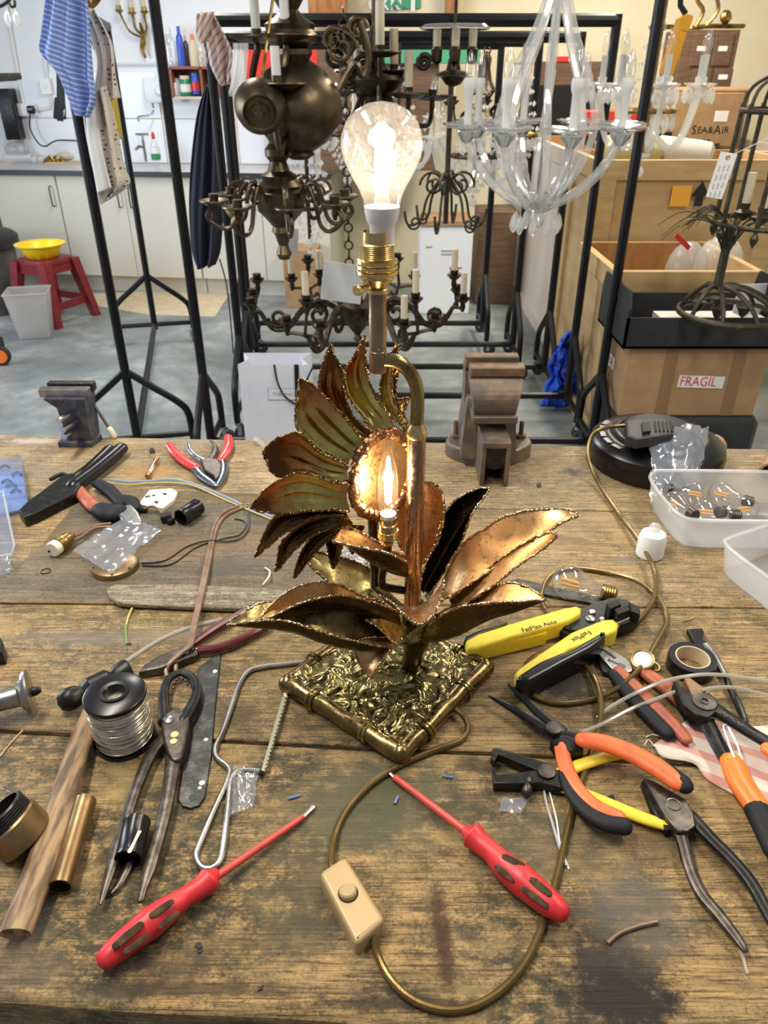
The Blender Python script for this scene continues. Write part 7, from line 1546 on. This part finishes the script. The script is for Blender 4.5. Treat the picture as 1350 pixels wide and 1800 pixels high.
for px in ([(255, 872), (264, 870), (264, 873), (255, 875)], [(286, 866), (294, 867), (292, 870), (286, 869)], [(272, 880), (279, 881), (277, 885), (271, 884)]):
    g = G(); g.cut(px, .0104, .009, 0); g.build('slot', 'print_black', pb, 0)
g = G(); g.lathe([(.003, 0), (.003, .0004), (0, .0004)], PB(270, 871, .010), n=10); g.build('hole', 'print_black', pb)
r = tubelie('bakelite_holder', 'small black bakelite lampholder on the hardboard beside the plug plate', (318, 910), (348, 890), 30, 'black_plastic', 'lampholder', base=.0036)
r = T('black_connector', 'black terminal block with a brown wire tail between pliers and lampholder', 'connector', 295, 912)
for k, (u, v, s) in enumerate(((252, 896, .006), (292, 910, .0085), (300, 916, .006))):
    g = G(); g.rbox(PB(u, v, .0036+s*.8), (s*2, s*1.7, s*1.6), .002, rotm('Z', 25*k)); g.build('block', 'black_matt', r, 0)
g = G(); g.cord([(254, 894, .012), (268, 890, .016), (280, 897, .015), (290, 908, .012)], .0022, 6, 8); g.build('lead', 'flex_brown', r)
g = G(); g.cord([(300, 915, .006), (312, 908, .006), (320, 902, .008)], .0022, 5, 8); g.build('lead', 'wire_black', r)
for k, (pts, lab) in enumerate((([(248, 990, .005), (290, 985, .005), (330, 960, .005), (370, 950, .008), (400, 952, .006), (425, 945, .006), (438, 925, .006), (437, 900, .006)], 'longer black wire wandering across the hardboard'), ([(250, 994, .005), (300, 992, .005), (345, 962, .005), (395, 946, .006), (420, 940, .006), (433, 922, .005), (425, 914, .005), (412, 912, .005)], 'black wire with a curled end beside the longer one'))):
    g = G(); g.cord(pts, .0012, 6, 6); single(g, 'black_wire', 'wire_black', lab, 'wire', 'black wires on the hardboard')
r = T('brass_lampholder', 'small brass bayonet lampholder with a cream porcelain end on the hardboard', 'lampholder', 100, 965)
q0, q1 = PB(93, 966, .017), PB(124, 944, .015); d = q1-q0; L = d.length
g = G(); g.lathe([(.0, -.002), (.0105, -.002), (.0118, .0), (.0118, L*.22), (.010, L*.25)], q0, d, 24); g.build('porcelain_end', 'porcelain', r)
g = G(); g.lathe([(.010, L*.2), (.0135, L*.24), (.0135, L*.42), (.0122, L*.45), (.0132, L*.55), (.0110, L*.62), (.0108, L*.8), (.008, L*.95), (.006, L*1.1), (0, L*1.1)], q0, d, 24); g.build('brass_body', 'gilt', r)
for s in (-1, 1): g = G(); qq = q0 - d.normalized()*.0022 + V((s*.0045, 0, s*.002)); g.lathe([(.0022, 0), (.0022, .0006), (0, .0006)], qq, -d, 8); g.build('contact', 'print_black', r)
for dv in (0, 6): g = G(); g.cord([(122, 945+dv, .014), (142, 938+dv, .012), (165, 925+dv*.6, .010), (195, 920+dv, .008)], .0022, 6, 8); g.build('lead', 'flex_brown', r)
r = T('brass_disc', 'round brass disc with small holes under the clear bag', 'disc', 205, 1000)
c = PB(203, 998, .0036); g = G(); g.lathe([(.0, .009), (.028, .009), (.032, .0075), (.0335, .004), (.0335, 0), (0, 0)], c, n=40); g.build('disc', 'bronze_tube', r)
for a in (3.6, 4.9, 5.8): g = G(); g.lathe([(.0018, 0), (.0018, .0003), (0, .0003)], c+V((.029*math.cos(a), .029*math.sin(a), .0092)), n=8); g.build('screw_hole', 'print_black', r)
film('clear_bag', 'shiny clear plastic bag lying over the brass disc on the hardboard', [(222, 908), (284, 934), (196, 1012), (128, 970)], .006, n=22, base=.0145, seed=9, cat='bag')
film('clear_bag', 'crumpled clear bag behind the lower left leaves of the lamp', [(590, 958), (655, 962), (650, 1012), (575, 1030)], .016, n=16, base=.0036, seed=12, cat='bag')
film('clear_bag', 'clear plastic scrap at the far left edge of the bench below the organiser', [(-20, 985), (24, 985), (20, 1010), (-20, 1025)], .010, n=10, seed=15, cat='bag')
g = G(); g.torus(PB(80, 1004, .0042), .0065, .0007, n=20, m=5); single(g, 'wire_ring', 'steel_black', 'thin dark wire ring on the hardboard below the brass lampholder', 'ring')
g = G(); g.cord([(462, 1028, .006), (472, 1015, .012), (474, 1004, .010), (466, 998, .006)], .0013, 5, 6); single(g, 'white_wire_curl', 'wire_white', 'curl of white wire beside the lowest petals', 'wire')
# ---- vises
r = T('bench_vise', 'heavy rusty cast-iron bench vise bolted at the back of the bench', 'vise', 856, 805)
Yf = 1.165; zT = lambda v, Y: PY(0, v, Y).z; xA = lambda u, Y, v=760: PY(u, v, Y).x
c = PB(857, 797); g = G(); ol = []
for k in range(40):
    a = 2*PI*k/40; rx = .062 + .019*abs(math.cos(a))**3; ol.append(V((c.x + rx*math.cos(a), c.y + .062*math.sin(a), ZB+.028)))
g.slab(ol, ZB, .005); g.build('swivel_base', 'vise_iron', r, 50)
for s in (-1, 1):
    q = V((c.x+s*.062, c.y+.012, ZB+.028)); g = G(); g.lathe([(.010, 0), (.010, .007), (0, .007)], q, n=6); g.lathe([(.0045, .005), (.0045, .034), (0, .034)], q, n=10); g.build('bolt', 'rusty_steel', r)
x0, x1 = xA(846, 1.14, 800), xA(897, 1.14, 800); xm = (x0+x1)/2; zt_ = zT(778, 1.135)
g = G(); g.rbox((xm, 1.20, zt_-.006), (x1-x0, .13, .012), .002); g.rbox((x0+.004, 1.20, (zt_+ZB)/2-.004), (.008, .13, zt_-ZB-.010), .001); g.rbox((x1-.004, 1.20, (zt_+ZB)/2-.004), (.008, .13, zt_-ZB-.010), .001); g.build('slide', 'vise_iron', r, 30)
g = G(); g.lathe([(.0215, 0), (.0215, .10), (0, .10)], (xm, 1.137, zt_-.030), (0, 1, 0), 24); solid(g.build('screw_housing', 'steel_black', r), .001)
zj0, zj1 = zT(724, 1.20), zT(662, 1.215)
def frus(g, xa0, xa1, ya0, ya1, z0, xb0, xb1, yb0, yb1, z1):
    vs = [(xa0, ya0, z0), (xa1, ya0, z0), (xa1, ya1, z0), (xa0, ya1, z0), (xb0, yb0, z1), (xb1, yb0, z1), (xb1, yb1, z1), (xb0, yb1, z1)]
    g.add(vs, [(3, 2, 1, 0), (4, 5, 6, 7), (0, 1, 5, 4), (1, 2, 6, 5), (2, 3, 7, 6), (3, 0, 4, 7)])
g = G(); pr = []
for k in range(9):
    t = k/8; wd = (.036 + .010*t**1.5); zz = zj0 + (zj1-zj0)*t; yy = 1.185 - .014*math.sin(PI*t*.9) + .02*t
    pr.append((wd, yy, zz))
for k in range(8):
    a, b_ = pr[k], pr[k+1]; frus(g, xm-a[0], xm+a[0], a[1], 1.25, a[2], xm-b_[0], xm+b_[0], b_[1], 1.25, b_[2])
g.build('moving_jaw', 'vise_iron', r, 30)
g = G(); g.rbox((xm, 1.20, zj0-.006), (.078, .05, .014), .002); g.build('jaw_collar', 'vise_iron', r, 30)
g = G(); g.rbox((xm+.003, 1.222, zj1+.010), (.094, .030, .017), .002); g.build('jaw_plate', 'rusty_steel', r, 30)
g = G(); g.rbox((xm-.003, 1.252, zj1+.016), (.094, .022, .022), .002); g.build('jaw_plate', 'rusty_steel', r, 30)
zs0 = ZB+.02; g = G(); frus(g, xm-.052, xm+.048, 1.205, 1.31, zs0, xm-.044, xm+.042, 1.225, 1.30, zj0+.015); g.build('fixed_body', 'vise_iron', r, 30)
g = G(); frus(g, xm-.046, xm+.044, 1.25, 1.30, zj0, xm-.048, xm+.046, 1.25, 1.29, zj1+.006); g.build('fixed_jaw', 'vise_iron', r, 30)
r = T('small_vise', 'small blue clamp-on vise with steel guide bars at the back left', 'vise', 140, 770)
Yv = 1.325; q = PY(140, 770, Yv); X = lambda u, v=730, Y=Yv: PY(u, v, Y).x; Z = lambda v, Y=Yv: PY(0, v, Y).z
g = G(); g.slab([PB(101, 777, .012), PB(105, 772, .012), PB(122, 752, .012), PB(168, 752, .012), PB(178, 762, .012), PB(160, 777, .012)], ZB, .003); g.build('base', 'vise_blue', r, 30)
g = G(); frus(g, X(120), X(162), 1.30, 1.345, ZB+.010, X(118), X(166), 1.29, 1.345, Z(705)); frus(g, X(118), X(166), 1.29, 1.345, Z(705), X(100), X(170), 1.285, 1.345, Z(688)); g.build('body', 'vise_blue', r, 30)
g = G(); g.rbox(((X(90)+X(174))/2, 1.305, Z(682)), (X(174)-X(90), .018, .016), .0015); g.build('jaw_plate', 'steel', r, 30)
g = G(); g.rbox(((X(96)+X(176))/2, 1.33, Z(680)), (X(176)-X(96), .016, .017), .0015); g.build('jaw_plate', 'steel_dark', r, 30)
for (a, b_) in (((140, 715), (103, 740)), ((142, 732), (110, 756)), ((140, 748), (112, 768))):
    g = G(); g.tube([PY(a[0], a[1], 1.315), PY(b_[0], b_[1], 1.235)], .0058, 12); g.build('guide_bar', 'chrome', r)
g = G(); g.tube([PY(166, 712, 1.34), PY(195, 758, 1.335)], .0032, 8); tb = g.build('tommy_bar', 'steel', r); g = G(); g.tube([PY(193, 755, 1.335), PY(200, 766, 1.335)], .0065, 10, rend=True); g.build('bar_cap', 'porcelain', tb)
# ---- back right: black round lamp base, bag, tube, tubs, bottle, bulbs
c = PB(1148, 812); r = thing('black_round_base', 'glossy black round lamp base at the back right of the bench', 'lamp base', c)
g = G(); g.lathe([(.112, 0), (.119, .006), (.121, .03), (.118, .043), (.110, .050), (.088, .056)], c, n=56); g.build('body', 'black_plastic', r)
g = G(); g.lathe([(.088, .0555), (.082, .060), (.074, .061), (.070, .058)], c, n=48); g.build('chrome_step', 'black_plastic', r)
g = G(); g.lathe([(.070, .057), (.064, .068), (.056, .073), (.0, .074)], c, n=40); g.build('raised_hub', 'charcoal_plastic', r)
for k in range(5):
    a = 2.5+k*.28; p = c+V((.099*math.cos(a), .099*math.sin(a), .0525)); g = G(); g.rbox(p, (.022, .012, .003), .001, rotm('Z', math.degrees(a)+90)); g.build('raised_tab', 'black_plastic', r)
g = G(); g.cut([(1080, 752), (1095, 742), (1115, 745), (1100, 758)], .072, .062, .002); g.build('chrome_glint', 'steel', r) if False else None
film('clear_bag', 'crumpled clear plastic bag on the black round base above the tub', [(1140, 772), (1246, 758), (1236, 812), (1152, 835)], .013, n=22, base=.070, seed=21, cat='bag', hgt=lambda a, b_: -.055*b_*b_ + .012*math.sin(PI*a))
tubelie('cardboard_tube', 'short tan cardboard tube lying behind the tub of bulbs', (1238, 815), (1252, 785), 48, 'cardboard', 'tube')
tubelie('cardboard_tube', 'end of a tan cardboard tube cut off by the right edge', (1356, 835), (1372, 800), 44, 'cardboard', 'tube')
def tub(label, px, hgt, taper=.10):
    top = [PB(u, v, hgt) for u, v in px]; top = crom(top, 4, closed=True); c = sum(top, V((0, 0, 0)))/len(top)
    r = thing('plastic_tub', label, 'tub', (c.x, c.y, ZB), 0, 'translucent food tubs'); g = G(); openbox(g, top, hgt, .0014, taper); g.build('tub', 'tub_plastic', r, 60)
    g = G(); g.tube(top, .0026, 8, closed=True); g.build('rim', 'tub_plastic', r); return r
tub('translucent plastic tub holding loose filament bulbs', [(1143, 842), (1150, 830), (1168, 827), (1340, 829), (1420, 833), (1450, 850), (1470, 900), (1455, 916), (1340, 916), (1230, 914), (1196, 905), (1168, 878)], .055)
tub('empty translucent plastic tub at the right edge in front of the bulb tub', [(1277, 958), (1282, 946), (1330, 930), (1420, 905), (1500, 930), (1540, 1050), (1500, 1110), (1440, 1075), (1330, 1000)], .050)
def loose_bulb(label, q0, d, rad, L, capmat, fil=True, cap=True, group='loose bulbs in the tub'):
    q0 = V(q0); d = V(d).normalized(); r = thing('filament_bulb', label, 'bulb', (q0.x, q0.y, q0.z-rad), 0, group)
    g = G(); g.lathe([(0, -rad), (rad*.55, -rad*.84), (rad*.87, -rad*.5), (rad, 0), (rad*.9, rad*.45), (rad*.62, rad*1.0), (rad*.42, rad*1.4), (rad*.40, L*.75)], q0, d, 26); g.build('glass_envelope', 'clear_glass', r, 70)
    if cap:
        pr = []
        for k in range(5): pr += [(rad*.41, L*.74+rad*.14*k), (rad*.45, L*.74+rad*.07+rad*.14*k)]
        g = G(); g.lathe([(rad*.3, L*.74)] + pr + [(rad*.25, L*.74+rad*.8), (0, L*.74+rad*.85)], q0, d, 20); g.build('screw_cap', capmat, r)
    if fil:
        s = d.cross(V((0, 0, 1))).normalized(); u_ = s.cross(d)
        for k in range(3):
            o_ = s*(rad*.28*(k-1)) + u_*(rad*.1*(k % 2)); g = G(); g.tube([q0+o_-d*rad*.45, q0+o_*.8+d*rad*.55], rad*.07, 6); g.build('filament', 'filament_amber', r)
loose_bulb('clear filament bulb with a brass screw cap lying behind the yellow strippers', PB(1000, 1024, .024), PB(1062, 1040, .016)-PB(1000, 1024, .024), .024, .062, 'gilt', group='loose bulbs on the bench')
for (u, v, dd, lab) in ((1185, 885, (.3, -.9, .1), 'filament bulb at the left end of the tub pointing at the viewer'), (1222, 868, (-.9, .2, .1), 'filament bulb with amber rods behind the first in the tub'), (1268, 868, (.6, -.7, .1), 'round bulb showing its dark cap in the middle of the tub'), (1240, 900, (.9, -.2, 0), 'bulb lying at the front wall of the tub'), (1310, 895, (-.9, -.2, 0), 'bulb at the right of the tub near the photo edge')):
    loose_bulb(lab, PB(u, v, .024), dd, .0205, .05, 'steel_dark')
c = PB(1141, 975); r = thing('white_bottle', 'small translucent white bottle standing behind the gold flex', 'bottle', c)
g = G(); g.lathe([(.0185, 0), (.0200, .002), (.0200, .030), (.0175, .038), (.009, .043)], c, n=28); g.build('body', 'white_plastic', r); g = G(); g.lathe([(.0085, .042), (.0085, .050), (.006, .053), (0, .0535)], c, n=18); g.build('cap', 'bin_plastic', r)
g = G(); g.cut([(893, 1021), (912, 1017), (1000, 1037), (1072, 1052), (1062, 1064), (960, 1045), (898, 1034)], .005, 0, .0008); single(g, 'steel_file', 'blade_worn', 'dark steel file lying under the clear bulb', 'file', smooth=0)
g = G(); g.cord([(1202, 1092, .0015), (1212, 1090, .0015), (1222, 1084, .0016)], .0008, 4, 5); single(g, 'copper_strand', 'wire_copper', 'tiny copper strand on the bare plank above the tape', 'strand')
g = G(); g.cord([(0, 1330, .0015), (18, 1308, .0016), (40, 1284, .0016)], .0009, 5, 5); single(g, 'copper_strand', 'wire_copper', 'fine copper strand at the left edge below the chrome fitting', 'strand')
g = G(); q = PY(475, 795, 1.29); g.bar([(450, 772, 10, .006), (462, 782, 9, .006), (470, 795, 7, .006)], k=4, n=8); single(g, 'clear_nozzle', 'bin_plastic', 'small clear nozzle at the back edge behind the left petals', 'nozzle')
